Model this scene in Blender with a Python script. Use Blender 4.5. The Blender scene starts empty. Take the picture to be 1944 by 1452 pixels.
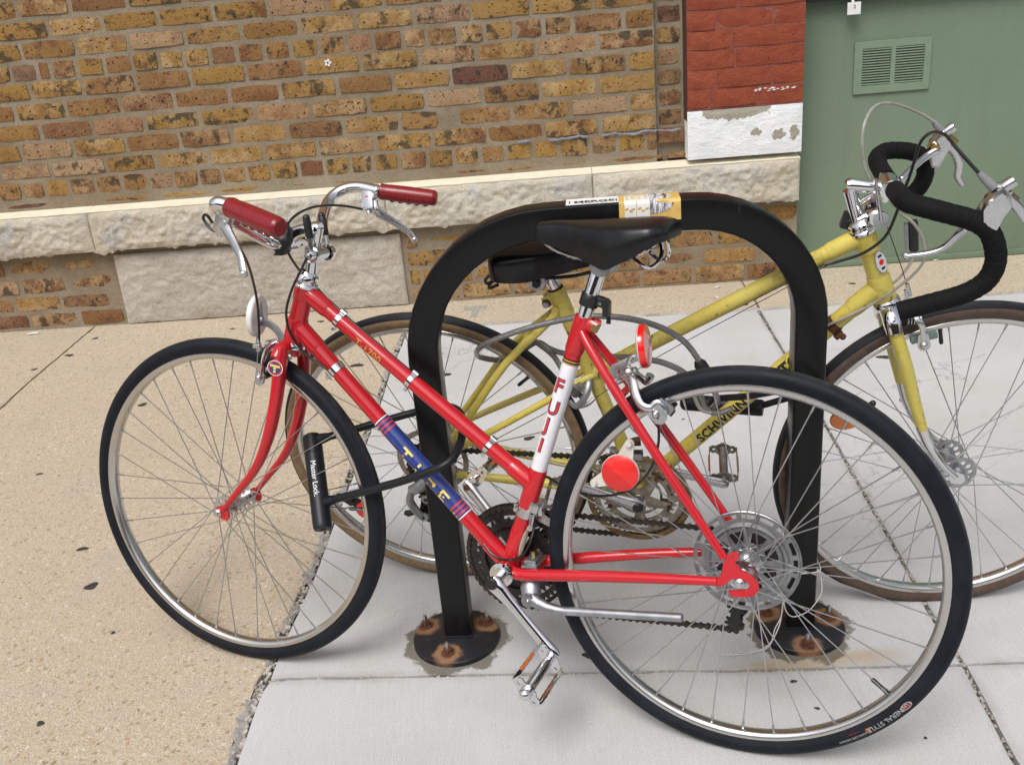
import bpy, bmesh, math, random
from math import sin, cos, pi, radians, hypot, atan2
from mathutils import Vector, Matrix, noise
random.seed(7)
scene = bpy.context.scene
col = scene.collection
V = Vector

# ------------------------------------------------------------------ camera, sky, sun, exposure
CAM_H, PITCH, ROLL, FPX = 1.26593, 0.390492, -0.090575, 1815.9
cd = bpy.data.cameras.new('camera')
cam = bpy.data.objects.new('camera', cd)
col.objects.link(cam)
cd.sensor_fit = 'HORIZONTAL'
cd.sensor_width = 36.0
cd.lens = FPX / 1944 * 36.0
cd.clip_start, cd.clip_end = 0.05, 500
f_ = V((0, cos(PITCH), -sin(PITCH)))
r0 = V((1, 0, 0)); u0 = r0.cross(f_)
r_ = cos(ROLL) * r0 + sin(ROLL) * u0
u_ = -sin(ROLL) * r0 + cos(ROLL) * u0
cam.matrix_world = Matrix(((r_.x, u_.x, -f_.x, 0), (r_.y, u_.y, -f_.y, 0), (r_.z, u_.z, -f_.z, CAM_H), (0, 0, 0, 1)))
scene.camera = cam

SUN_EL, SUN_AZ = radians(58), radians(205)      # azimuth: clockwise from +Y, where the light comes from
w = bpy.data.worlds.new('World'); scene.world = w; w.use_nodes = True
wn = w.node_tree.nodes; wl = w.node_tree.links; wn.clear()
sky = wn.new('ShaderNodeTexSky'); sky.sky_type = 'NISHITA'; sky.sun_disc = False
sky.sun_elevation = SUN_EL; sky.sun_rotation = SUN_AZ
sky.air_density = 1.0; sky.dust_density = 4.0; sky.ozone_density = 1.0
hs = wn.new('ShaderNodeHueSaturation'); hs.inputs['Saturation'].default_value = 0.42   # thin overcast: the blue is nearly gone
bg = wn.new('ShaderNodeBackground'); bg.inputs['Strength'].default_value = 0.13
wo = wn.new('ShaderNodeOutputWorld')
wl.new(sky.outputs[0], hs.inputs['Color']); wl.new(hs.outputs[0], bg.inputs['Color']); wl.new(bg.outputs[0], wo.inputs[0])
sd = bpy.data.lights.new('sun', 'SUN'); sd.energy = 1.55; sd.angle = radians(28); sd.color = (1.0, 0.975, 0.94)
sun = bpy.data.objects.new('sun', sd); col.objects.link(sun)
sdir = V((sin(SUN_AZ) * cos(SUN_EL), cos(SUN_AZ) * cos(SUN_EL), sin(SUN_EL)))
sun.rotation_euler = sdir.to_track_quat('Z', 'Y').to_euler()
sun.location = (0, 0, 12)
vs = scene.view_settings
vs.view_transform = 'Standard'; vs.look = 'None'; vs.gamma = 1.0; vs.use_curve_mapping = False
vs.exposure = 0.32
scene.cycles.max_bounces = 6
scene.cycles.sample_clamp_indirect = 6

# ------------------------------------------------------------------ node materials
class NT:
    def __init__(self, name):
        self.m = bpy.data.materials.new(name); self.m.use_nodes = True
        self.t = self.m.node_tree; self.n = self.t.nodes; self.n.clear()
        self.out = self.n.new('ShaderNodeOutputMaterial')
        self.p = self.n.new('ShaderNodeBsdfPrincipled')
        self.t.links.new(self.p.outputs[0], self.out.inputs[0])
        self._tc = None
    def set(self, **k):
        for a, b in k.items():
            i = self.p.inputs[a.replace('_', ' ')]
            if hasattr(b, 'is_output'): self.t.links.new(b, i)
            else: i.default_value = (*b, 1) if isinstance(b, tuple) and len(b) == 3 and i.type == 'RGBA' else b
        return self
    def lk(self, sock, val):
        if hasattr(val, 'is_output'): self.t.links.new(val, sock)
        elif isinstance(val, tuple) and sock.type == 'RGBA': sock.default_value = (*val[:3], 1)
        else: sock.default_value = val
    def obj(self):
        if not self._tc: self._tc = self.n.new('ShaderNodeTexCoord')
        return self._tc.outputs['Object']
    def rnd(self):
        return self.n.new('ShaderNodeObjectInfo').outputs['Random']
    def vmath(self, op, a, b=None):
        n = self.n.new('ShaderNodeVectorMath'); n.operation = op
        self.lk(n.inputs[0], a)
        if b is not None: self.lk(n.inputs[1], b)
        return n.outputs['Value'] if op in ('LENGTH', 'DISTANCE', 'DOT_PRODUCT') else n.outputs[0]
    def math(self, op, a, b=0.0, c=None, clamp=False):
        n = self.n.new('ShaderNodeMath'); n.operation = op; n.use_clamp = clamp
        self.lk(n.inputs[0], a); self.lk(n.inputs[1], b)
        if c is not None: self.lk(n.inputs[2], c)
        return n.outputs[0]
    def noise(self, scale, detail=4, rough=.55, vec=None, dist=0, color=False):
        n = self.n.new('ShaderNodeTexNoise'); n.inputs['Scale'].default_value = scale
        n.inputs['Detail'].default_value = detail; n.inputs['Roughness'].default_value = rough
        n.inputs['Distortion'].default_value = dist
        self.lk(n.inputs['Vector'], vec if vec is not None else self.obj())
        return n.outputs['Color' if color else 'Fac']
    def voro(self, scale, vec=None, out='Color', feature='F1', rnd=1.0):
        n = self.n.new('ShaderNodeTexVoronoi'); n.feature = feature; n.inputs['Scale'].default_value = scale
        n.inputs['Randomness'].default_value = rnd
        self.lk(n.inputs['Vector'], vec if vec is not None else self.obj())
        return n.outputs[out]
    def ramp(self, fac, stops, interp='LINEAR'):
        n = self.n.new('ShaderNodeValToRGB'); n.color_ramp.interpolation = interp
        e = n.color_ramp.elements
        while len(e) < len(stops): e.new(0.5)
        for k, (p, c) in enumerate(stops):
            e[k].position = p
            e[k].color = (*c, 1) if isinstance(c, tuple) else (c, c, c, 1)
        self.lk(n.inputs[0], fac)
        return n.outputs[0]
    def mix(self, fac, a, b, mode='MIX'):
        n = self.n.new('ShaderNodeMix'); n.data_type = 'RGBA'; n.blend_type = mode
        self.lk(n.inputs[0], fac); self.lk(n.inputs[6], a); self.lk(n.inputs[7], b)
        return n.outputs[2]
    def bump(self, h, strength=.5, dist=.002, prev=None):
        n = self.n.new('ShaderNodeBump'); n.inputs['Strength'].default_value = strength; n.inputs['Distance'].default_value = dist
        self.lk(n.inputs['Height'], h)
        if prev is not None: self.lk(n.inputs['Normal'], prev)
        self.lk(self.p.inputs['Normal'], n.outputs[0])
        return n.outputs[0]
    def scale(self, v):
        n = self.n.new('ShaderNodeMapping'); n.inputs['Scale'].default_value = v
        self.lk(n.inputs['Vector'], self.obj()); return n.outputs[0]
    def sep(self, vec):
        n = self.n.new('ShaderNodeSeparateXYZ'); self.lk(n.inputs[0], vec); return n.outputs

def mul(c, k): return tuple(min(1, x * k) for x in c)

def plain(name, c, rough=.5, metal=0.0, var=.12, scale=40, bump=0.0, bscale=300, coat=0.0, coat_r=.1, rvar=.0, spec=None):
    t = NT(name)
    n = t.noise(scale, 4)
    t.set(Base_Color=t.mix(t.ramp(n, [(.3, 0.0), (.7, 1.0)]), mul(c, 1 - var), mul(c, 1 + var)), Metallic=metal)
    if rvar: t.set(Roughness=t.math('ADD', t.math('MULTIPLY', t.noise(scale * 2.3, 3), rvar), rough - rvar / 2))
    else: t.set(Roughness=rough)
    if coat: t.set(Coat_Weight=coat, Coat_Roughness=coat_r)
    if spec is not None: t.p.inputs['Specular IOR Level'].default_value = spec
    if bump: t.bump(t.noise(bscale, 3), bump, .001)
    return t.m

M = {}
M['chrome'] = plain('chrome', (.74, .74, .75), .08, 1, .03, 20, 0, rvar=.06)
M['alloy'] = plain('brushed_alloy', (.62, .62, .63), .27, 1, .07, 40, 0, rvar=.14)
M['dull_alloy'] = plain('dull_cast_alloy', (.40, .41, .43), .46, 1, .2, 50, .08, 160, rvar=.2)
M['spoke'] = plain('zinc_spoke', (.52, .52, .53), .34, 1, .1, 60)
M['rim_alloy'] = plain('rim_alloy', (.60, .585, .56), .25, 1, .06, 9, 0, rvar=.10)
M['steel_dark'] = plain('oily_dark_steel', (.035, .032, .030), .42, .6, .3, 90, .1, 400, rvar=.2)
M['chain'] = plain('oily_chain', (.045, .036, .028), .45, .55, .4, 200, .1, 400)
M['black_plastic'] = plain('black_plastic', (.012, .012, .013), .38, 0, .2, 60, .05, 500)
M['black_vinyl'] = plain('black_vinyl', (.0065, .0065, .0075), .31, 0, .2, 60, .05, 700, rvar=.06, spec=.38)
M['cable_black'] = plain('black_cable_housing', (.011, .011, .011), .3, 0, .1, 60)
M['cable_grey'] = plain('grey_cable_housing', (.32, .30, .26), .45, 0, .2, 60)
M['lock_black'] = plain('lock_rubber', (.008, .009, .012), .42, 0, .2, 60, .05, 600, spec=.35)
M['white_plastic'] = plain('white_plastic', (.58, .55, .50), .4, 0, .08, 40)
M['grip_red'] = plain('red_rubber_grip', (.21, .010, .014), .28, 0, .12, 60, .05, 300, rvar=.08)
M['lens_red'] = plain('red_reflector_lens', (.78, .015, .012), .16, 0, .10, 30, coat=.6)
M['lens_orange'] = plain('orange_reflector_lens', (.50, .125, .012), .18, 0, .2, 40, coat=.6)
M['white_ink'] = plain('white_ink', (.75, .75, .74), .5, 0, .15, 300)
M['black_ink'] = plain('black_ink', (.012, .012, .012), .5, 0, .1, 100)
M['red_ink'] = plain('red_ink', (.52, .03, .04), .4, 0, .1, 100)
M['gold_ink'] = plain('gold_ink', (.55, .33, .06), .4, .2, .15, 200)
M['yellow_ink'] = plain('yellow_ink', (.78, .60, .12), .4, 0, .1, 100)
M['grey_ink'] = plain('grey_ink', (.30, .30, .30), .5, 0, .1, 100)
M['white_band'] = plain('white_band', (.74, .75, .78), .3, 0, .06, 60, coat=.5, coat_r=.15)
M['blue_band'] = plain('blue_band', (.018, .04, .20), .3, 0, .18, 90, coat=.6, coat_r=.12)
M['gum_tape'] = plain('black_bar_tape', (.0045, .0045, .005), .8, 0, .25, 200, .3, 500, spec=.22)
M['string'] = plain('white_string', (.62, .60, .57), .8, 0, .15, 500, .3, 900)
M['paper'] = plain('white_paper', (.74, .73, .70), .7, 0, .08, 60)
M['gum'] = plain('dark_gum', (.035, .032, .030), .75, 0, .35, 120, .2, 300)
M['grit'] = plain('joint_grit', (.36, .33, .29), .9, 0, .6, 60, .3, 300)
M['dirt'] = plain('joint_dirt', (.13, .12, .10), .95, 0, .4, 60, .4, 200)
M['brass'] = plain('tarnished_brass', (.42, .30, .12), .35, 1, .2, 80)
M['zinc_bolt'] = plain('zinc_bolt', (.5, .53, .55), .3, 1, .2, 90)
M['rust'] = plain('rusty_iron', (.10, .038, .018), .85, .1, .5, 120, .4, 300)
M['amber_gum'] = plain('tan_sidewall', (.20, .135, .07), .6, 0, .25, 60, .1, 400)
M['brown_gum'] = plain('brown_sidewall', (.075, .048, .033), .6, 0, .3, 60, .15, 400)
M['clear_plastic'] = plain('white_reflector_back', (.70, .69, .66), .3, 0, .06, 40)

def red_paint():
    t = NT('red_enamel')
    n = t.noise(14, 4); fine = t.noise(160, 3)
    c = t.mix(t.ramp(n, [(.3, 0.0), (.7, 1.0)]), (.46, .006, .013), (.54, .008, .016))
    dull = t.ramp(t.noise(7, 6, .7), [(.5, 0.0), (.72, 1.0)])
    c = t.mix(t.math('MULTIPLY', dull, .35), c, (.30, .012, .014))
    chip = t.ramp(t.noise(70, 6, .75), [(.665, 0.0), (.69, 1.0)])
    c = t.mix(t.math('MULTIPLY', chip, .85), c, t.mix(t.noise(30, 2), (.10, .02, .018), (.50, .20, .17)))
    t.set(Base_Color=c, Roughness=.4, Coat_Weight=t.math('SUBTRACT', 1.0, t.math('MULTIPLY', chip, .8)), Coat_Roughness=t.math('ADD', .04, t.math('MULTIPLY', dull, .10)))
    t.p.inputs['Specular IOR Level'].default_value = .2
    t.bump(fine, .03, .0006)
    return t.m
M['red'] = red_paint()

def yellow_paint():
    t = NT('worn_yellow_enamel')
    c = t.mix(t.ramp(t.noise(9, 4), [(.3, 0.0), (.7, 1.0)]), (.58, .465, .075), (.66, .555, .125))
    grime = t.ramp(t.noise(38, 6, .7), [(.54, 0.0), (.70, 1.0)])
    c = t.mix(t.math('MULTIPLY', grime, .45), c, (.22, .14, .03))
    chip = t.ramp(t.noise(62, 6, .72, vec=t.scale((1, 1, .45))), [(.615, 0.0), (.635, 1.0)])
    c = t.mix(chip, c, t.mix(t.noise(120, 2), (.07, .035, .02), (.12, .11, .09)))
    t.set(Base_Color=c, Roughness=.42, Coat_Weight=.3, Coat_Roughness=.25)
    t.bump(t.math('SUBTRACT', t.noise(200, 2), chip), .15, .0006)
    return t.m
M['yellow'] = yellow_paint()

def rubber(name, c=(.0065, .008, .0115)):
    t = NT(name)
    g = t.ramp(t.noise(25, 5, .65), [(.42, 0.0), (.7, 1.0)])
    rad = t.vmath('LENGTH', t.vmath('MULTIPLY', t.obj(), (1., 0., 1.)))
    dust = t.math('MULTIPLY', t.ramp(rad, [(.3415, 0.0), (.3445, 1.0)]) if False else t.math('MULTIPLY', t.math('SUBTRACT', rad, .3405), 260.0, clamp=True), t.ramp(t.noise(40, 5, .7), [(.35, .25), (.7, 1.0)]))
    t.set(Base_Color=t.mix(t.math('MULTIPLY', dust, .75), t.mix(g, c, mul(c, 1.8)), (.055, .053, .050)), Roughness=t.math('ADD', t.math('MULTIPLY', g, .15), .52))
    t.p.inputs['Specular IOR Level'].default_value = .20
    t.bump(t.noise(420, 3), .2, .0006)
    return t.m
M['rubber'] = rubber('black_tyre_rubber')

def rack_paint():
    t = NT('black_rack_enamel')
    g = t.noise(120, 3)
    s = t.ramp(t.noise(7, 7, .75, vec=t.scale((6, 6, 1))), [(.62, 0.0), (.66, 1.0)])
    t.set(Base_Color=t.mix(t.math('MULTIPLY', s, .7), (.0055, .0055, .006), (.032, .031, .030)),
          Roughness=t.math('ADD', t.math('MULTIPLY', g, .14), .26), Coat_Weight=.05, Coat_Roughness=.08)
    t.p.inputs['Specular IOR Level'].default_value = .26
    t.bump(t.noise(260, 2), .06, .0006)
    return t.m
M['rack'] = rack_paint()

def flange_paint(spots):
    """black paint, rusted in a patch of its own round each anchor bolt"""
    t = NT('rusty_black_plate')
    wob = t.vmath('SCALE', t.vmath('SUBTRACT', t.noise(55, 4, color=True), (.5, .5, .5)), None)
    wob.node.inputs['Scale'].default_value = .022
    pos = t.vmath('ADD', t.obj(), wob)
    d = None
    for s in spots:
        k = t.vmath('DISTANCE', pos, s)
        d = k if d is None else t.math('MINIMUM', d, k)
    rust = t.ramp(d, [(.025, 1.0), (.033, 0.0)])
    core = t.ramp(d, [(.013, 1.0), (.021, 0.0)])
    fleck = t.ramp(t.noise(45, 6, .7), [(.60, 0.0), (.70, 1.0)])
    c = t.mix(t.math('MULTIPLY', fleck, .55), (.011, .012, .016), (.09, .045, .03))
    c = t.mix(rust, c, t.mix(t.noise(140, 4), (.17, .075, .03), (.30, .17, .09)))
    c = t.mix(core, c, (.075, .026, .014))
    t.set(Base_Color=c, Roughness=t.math('ADD', t.math('MULTIPLY', rust, .4), .38))
    t.bump(t.noise(150, 4), .25, .001)
    return t.m

def brick_mat(name, stops, spot=.62, pits=True):
    t = NT(name)
    r = t.rnd()
    off = t.n.new('ShaderNodeCombineXYZ')
    t.lk(off.inputs[0], t.math('MULTIPLY', r, 53.0)); t.lk(off.inputs[1], t.math('MULTIPLY', r, 91.0)); t.lk(off.inputs[2], t.math('MULTIPLY', r, 17.0))
    pos = t.vmath('ADD', t.obj(), off.outputs[0])
    c = t.ramp(r, stops, 'LINEAR')
    r2 = t.math('FRACT', t.math('MULTIPLY', r, 37.7))
    # blotches: a paler sandy film, a redder or browner heart
    b1 = t.ramp(t.noise(16, 5, .65, vec=pos), [(.42, 0.0), (.60, 1.0)])
    c = t.mix(t.math('MULTIPLY', b1, t.math('MULTIPLY', t.math('POWER', r2, 2.0), .85)), c, (.42, .295, .155))
    r3 = t.math('FRACT', t.math('MULTIPLY', r, 91.3))
    b2 = t.ramp(t.noise(13, 5, .7, vec=t.vmath('ADD', pos, (5., 3., 1.))), [(.50, 0.0), (.60, 1.0)])
    c = t.mix(t.math('MULTIPLY', b2, t.math('MULTIPLY', r3, .85)), c, (.14, .062, .034))
    green = t.math('MULTIPLY', t.ramp(t.noise(21, 3, .5, vec=t.vmath('ADD', pos, (7., 2., 6.))), [(.60, 0.0), (.68, 1.0)]), t.ramp(t.math('FRACT', t.math('MULTIPLY', r, 7.3)), [(.78, 0.0), (.82, 1.0)]))
    c = t.mix(t.math('MULTIPLY', green, .5), c, (.12, .125, .045))
    r4 = t.math('FRACT', t.math('MULTIPLY', r, 13.9))
    b3 = t.math('MULTIPLY', t.ramp(t.noise(19, 4, .6, vec=t.vmath('ADD', pos, (1., 9., 4.))), [(.54, 0.0), (.61, 1.0)]), t.ramp(r4, [(.42, 0.0), (.50, 1.0)]))
    c = t.mix(t.math('MULTIPLY', b3, .82), c, (.048, .042, .032))
    fine = t.noise(150, 4, .7, vec=pos)
    c = t.mix(.55, c, t.mix(fine, mul((.5, .5, .5), .35), (.95, .95, .95)), 'OVERLAY')
    # iron spots
    sp = t.ramp(t.noise(95, 3, .6, vec=t.vmath('ADD', pos, (3., 3., 8.))), [(spot, 0.0), (spot + .035, 1.0)])
    c = t.mix(sp, c, (.035, .022, .015))
    # lime mortar dragged over the arrises
    zz = t.math('ABSOLUTE', t.math('MULTIPLY', t.sep(t.obj())[2], 33.0))
    smear = t.ramp(t.math('ADD', zz, t.math('MULTIPLY', t.math('SUBTRACT', t.noise(24, 5, .65, vec=pos), .5), 1.5)), [(1.02, 0.0), (1.18, 1.0)]) if pits else 0.0
    c = t.mix(smear, c, (.26, .21, .145))
    t.set(Base_Color=c, Roughness=.92)
    t.p.inputs['Specular IOR Level'].default_value = .2
    h = t.math('SUBTRACT', t.noise(70, 6, .75, vec=pos), t.math('MULTIPLY', sp, .5))
    t.bump(h, .9, .006)
    return t.m
M['brick'] = brick_mat('common_brick', [(0.0, (0.251, 0.145, 0.046)), (.15, (0.320, 0.189, 0.055)), (.28, (0.217, 0.109, 0.047)), (.38, (0.303, 0.180, 0.058)), (.48, (0.173, 0.079, 0.045)), (.58, (0.286, 0.171, 0.047)), (.68, (0.233, 0.131, 0.055)), (.76, (0.346, 0.236, 0.143)), (.83, (0.121, 0.055, 0.041)), (.90, (0.268, 0.153, 0.048)), (.96, (0.294, 0.167, 0.092)), (1.0, (0.191, 0.109, 0.055))])

def mortar():
    t = NT('lime_mortar')
    p = t.obj()
    c = t.mix(t.ramp(t.noise(5, 5, .6), [(.35, 0.0), (.65, 1.0)]), (.225, .180, .122), (.30, .255, .19))
    c = t.mix(t.math('MULTIPLY', t.ramp(t.noise(1.6, 5, .6), [(.48, 0.0), (.66, 1.0)]), .6), c, (.20, .15, .09))
    c = t.mix(.6, c, t.mix(t.noise(130, 4, .75), (.12, .12, .12), (.9, .9, .9)), 'OVERLAY')
    t.set(Base_Color=c, Roughness=.95); t.p.inputs['Specular IOR Level'].default_value = .15
    t.bump(t.noise(60, 7, .75), .8, .006)
    return t.m
M['mortar'] = mortar()

def red_brick():
    t = NT('red_painted_brick')
    r = t.rnd()
    c = t.mix(r, (.31, .072, .034), (.39, .098, .046))
    c = t.mix(t.ramp(t.noise(11, 5, .7), [(.4, 0.0), (.7, 1.0)]), c, (.24, .046, .024))
    c = t.mix(.80, c, t.mix(t.noise(90, 6, .8), (.05, .05, .05), (.95, .95, .95)), 'OVERLAY')
    sp = t.ramp(t.noise(75, 3, .6), [(.67, 0.0), (.70, 1.0)])
    c = t.mix(sp, c, (.07, .018, .012))
    z = t.sep(t.obj())
    t.set(Base_Color=c, Roughness=.78); t.p.inputs['Specular IOR Level'].default_value = .3
    t.bump(t.noise(55, 7, .8), 1.0, .012)
    return t.m
M['red_brick'] = red_brick()
M['red_mortar'] = plain('red_painted_mortar', (.235, .070, .048), .85, 0, .25, 60, .4, 120)
M['shaded_return'] = plain('shaded_red_brown_return', (.075, .022, .016), .8, 0, .3, 30, .4, 90)  # red-brown painted pier side, its shade put into the colour

def white_base():
    """white paint over a cement-grey plinth, flaked off in patches of its own"""
    t = NT('flaking_white_paint')
    s = t.sep(t.obj())
    wob = t.math('MULTIPLY', t.math('SUBTRACT', t.noise(26, 5, .65), .5), .075)
    wob2 = t.math('MULTIPLY', t.math('SUBTRACT', t.noise(48, 4, .65), .5), .05)
    X, Z = s[0], s[2]
    # wide flake along the upper edge
    e1 = t.math('MULTIPLY', t.math('LESS_THAN', t.math('ADD', t.math('ABSOLUTE', t.math('SUBTRACT', X, 1.000)), t.math('MULTIPLY', wob, 1.2)), .135),
                t.math('GREATER_THAN', Z, t.math('ADD', t.math('ADD', .694, wob), t.math('MULTIPLY', t.math('ABSOLUTE', t.math('SUBTRACT', X, 1.01)), .15))))
    m = e1
    for (cx, cz, rx, rz) in ((1.088, .640, .020, .016), (1.178, .625, .028, .020), (1.238, .628, .017, .030)):
        d = t.math('ADD', t.math('POWER', t.math('DIVIDE', t.math('ADD', t.math('SUBTRACT', X, cx), wob2), rx), 2.0), t.math('POWER', t.math('DIVIDE', t.math('ADD', t.math('SUBTRACT', Z, cz), wob2), rz), 2.0))
        m = t.math('MAXIMUM', m, t.math('LESS_THAN', d, 1.0))
    grey = t.mix(t.noise(60, 5, .7), (.25, .225, .17), (.42, .39, .31))
    wh = t.mix(t.ramp(t.noise(10, 4), [(.35, 0.0), (.7, 1.0)]), (.74, .76, .77), (.82, .83, .83))
    wh = t.mix(t.math('MULTIPLY', t.ramp(t.noise(40, 5, .7), [(.62, 0.0), (.72, 1.0)]), .35), wh, (.50, .48, .42))
    t.set(Base_Color=t.mix(m, wh, grey), Roughness=.75)
    t.bump(t.math('SUBTRACT', t.noise(38, 6, .7, vec=t.scale((1, 1, 2.2))), t.math('MULTIPLY', m, .35)), .75, .008)
    return t.m
M['white_base'] = white_base()

def limestone(name, a, b, g, cool=.5):
    t = NT(name)
    c = t.mix(t.ramp(t.noise(4.5, 6, .65), [(.36, 0.0), (.66, 1.0)]), a, b)
    c = t.mix(t.math('MULTIPLY', t.ramp(t.noise(8, 6, .7, vec=t.vmath('ADD', t.obj(), (3., 7., 2.))), [(.5, 0.0), (.62, 1.0)]), cool), c, g)
    c = t.mix(.45, c, t.mix(t.noise(70, 6, .75), (.15, .15, .15), (.85, .85, .85)), 'OVERLAY')
    t.set(Base_Color=c, Roughness=.9); t.p.inputs['Specular IOR Level'].default_value = .2
    t.bump(t.noise(30, 9, .75), 1.0, .018)
    return t.m
M['ledge_stone'] = limestone('rock_faced_limestone', (.58, .515, .395), (.65, .605, .515), (.52, .515, .50), .75)
M['ledge_top'] = plain('dressed_limestone', (.72, .66, .52), .85, 0, .08, 20, .3, 120)
M['block_stone'] = limestone('weathered_limestone', (.51, .465, .395), (.58, .54, .47), (.47, .40, .31), .5)

def green_paint():
    t = NT('sage_green_wall_paint')
    c = t.mix(t.ramp(t.noise(1.1, 4, .5), [(.35, 0.0), (.68, 1.0)]), (.140, .196, .130), (.162, .220, .150))
    c = t.mix(.35, c, t.mix(t.noise(170, 4, .7), (.25, .25, .25), (.75, .75, .75)), 'OVERLAY')
    streak = t.ramp(t.noise(3.2, 6, .7, vec=t.scale((5, 1, .45))), [(.52, 0.0), (.72, 1.0)])
    c = t.mix(t.math('MULTIPLY', streak, .35), c, (.115, .160, .105))
    nick = t.ramp(t.noise(55, 5, .7), [(.70, 0.0), (.72, 1.0)])
    c = t.mix(t.math('MULTIPLY', nick, .5), c, (.24, .29, .22))
    z = t.sep(t.obj())[2]
    scuff = t.math('MULTIPLY', t.ramp(t.noise(30, 5, .7), [(.55, 0.0), (.7, 1.0)]), t.ramp(z, [(.02, 1.0), (.09, 0.0)]))
    c = t.mix(t.math('MULTIPLY', scuff, .5), c, (.10, .10, .075))
    t.set(Base_Color=c, Roughness=.6)
    t.bump(t.noise(240, 5, .7), .25, .002)
    return t.m
M['green'] = green_paint()
M['vent_green'] = plain('vent_green', (.182, .246, .166), .5, 0, .06, 30, .05, 300)
M['cavity_shade'] = plain('cavity_shade', (.012, .016, .012), .9, 0, .2, 30)  # near-black colour standing in for the shade inside the vent
M['sill_black'] = plain('tarred_sill', (.014, .012, .012), .6, 0, .3, 40, .3, 120)

PLATES = ((-.166, 1.677, .091), (.543, 1.611, .090))
def stains(t, c, amount=1.0):
    """dark damp grime that has washed out from under the two bolted plates"""
    wob = t.math('MULTIPLY', t.math('SUBTRACT', t.noise(20, 5, .6), .5), .095)
    for (x, y, r) in PLATES:
        d = t.math('ADD', t.vmath('DISTANCE', t.obj(), (x, y - .004, 0.)), wob)
        c = t.mix(t.math('MULTIPLY', t.ramp(d, [(r + .012, 1.0), (r + .019, 0.0)]), .80 * amount), c, (.10, .085, .055))
    return c

def concrete():
    t = NT('pale_broomed_concrete')
    c = t.mix(t.ramp(t.noise(1.7, 5, .6), [(.35, 0.0), (.68, 1.0)]), (.455, .453, .447), (.525, .527, .527))
    c = t.mix(t.math('MULTIPLY', t.ramp(t.noise(.9, 5, .65), [(.5, 0.0), (.7, 1.0)]), .35), c, (.45, .42, .375))
    c = t.mix(.62, c, t.mix(t.noise(300, 5, .8), (.08, .08, .08), (.92, .92, .92)), 'OVERLAY')
    c = t.mix(.25, c, t.mix(t.noise(46, 4, .65, vec=t.scale((7, .3, 1))), (.25, .25, .25), (.75, .75, .75)), 'OVERLAY')
    pit = t.ramp(t.noise(210, 2, .5), [(.71, 0.0), (.75, 1.0)])
    c = t.mix(t.math('MULTIPLY', pit, .7), c, (.14, .13, .12))
    blot = t.ramp(t.noise(2.6, 7, .72, vec=t.vmath('ADD', t.obj(), (4., 1., 0.))), [(.53, 0.0), (.70, 1.0)])
    c = t.mix(t.math('MULTIPLY', blot, .35), c, (.36, .345, .32))
    hair = t.ramp(t.voro(.9, out='Distance', feature='DISTANCE_TO_EDGE', vec=t.vmath('ADD', t.obj(), t.vmath('MULTIPLY', t.vmath('SUBTRACT', t.noise(5, 5, .6, color=True), (.5, .5, .5)), (.35, .35, .35)))), [(.0, 1.0), (.0035, 0.0)])
    c = t.mix(t.math('MULTIPLY', hair, t.math('MULTIPLY', t.ramp(t.noise(1.1, 2), [(.5, 0.0), (.56, 1.0)]), .55)), c, (.16, .15, .13))
    q_ = t.sep(t.obj()); nz_ = t.math('MULTIPLY', t.math('SUBTRACT', t.noise(22, 5, .7), .5), .03)
    d1 = t.math('ABSOLUTE', t.math('ADD', t.math('SUBTRACT', q_[1], t.math('SUBTRACT', 1.543, t.math('MULTIPLY', q_[0], .1034))), nz_))
    d2 = t.math('ABSOLUTE', t.math('ADD', t.math('SUBTRACT', q_[0], t.math('ADD', .682, t.math('MULTIPLY', q_[1], .089))), nz_))
    jd = t.math('MULTIPLY', t.ramp(t.math('MINIMUM', d1, d2), [(.004, 1.0), (.022, 0.0)]), t.ramp(t.noise(7, 4, .6), [(.4, .15), (.65, .8)]))
    c = t.mix(t.math('MULTIPLY', jd, .6), c, (.25, .235, .20))
    # rusty-yellow run beside the right plate and along the joint
    s = t.sep(t.obj())
    run = t.math('MULTIPLY', t.ramp(t.math('ABSOLUTE', t.math('SUBTRACT', s[1], t.math('ADD', 1.497, t.math('MULTIPLY', t.noise(17, 4, .6), .02)))), [(.008, 1.0), (.03, 0.0)]),
                 t.ramp(t.math('ABSOLUTE', t.math('SUBTRACT', s[0], .55)), [(.10, 1.0), (.19, 0.0)]))
    c = t.mix(t.math('MULTIPLY', run, .6), c, (.40, .29, .15))
    c = stains(t, c)
    t.set(Base_Color=c, Roughness=.88); t.p.inputs['Specular IOR Level'].default_value = .25
    broom = t.noise(60, 4, .6, vec=t.scale((6, .35, 1)))
    b = t.bump(broom, .35, .002)
    t.bump(t.noise(260, 4, .7), .45, .0016, b)
    return t.m
M['concrete'] = concrete()

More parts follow.
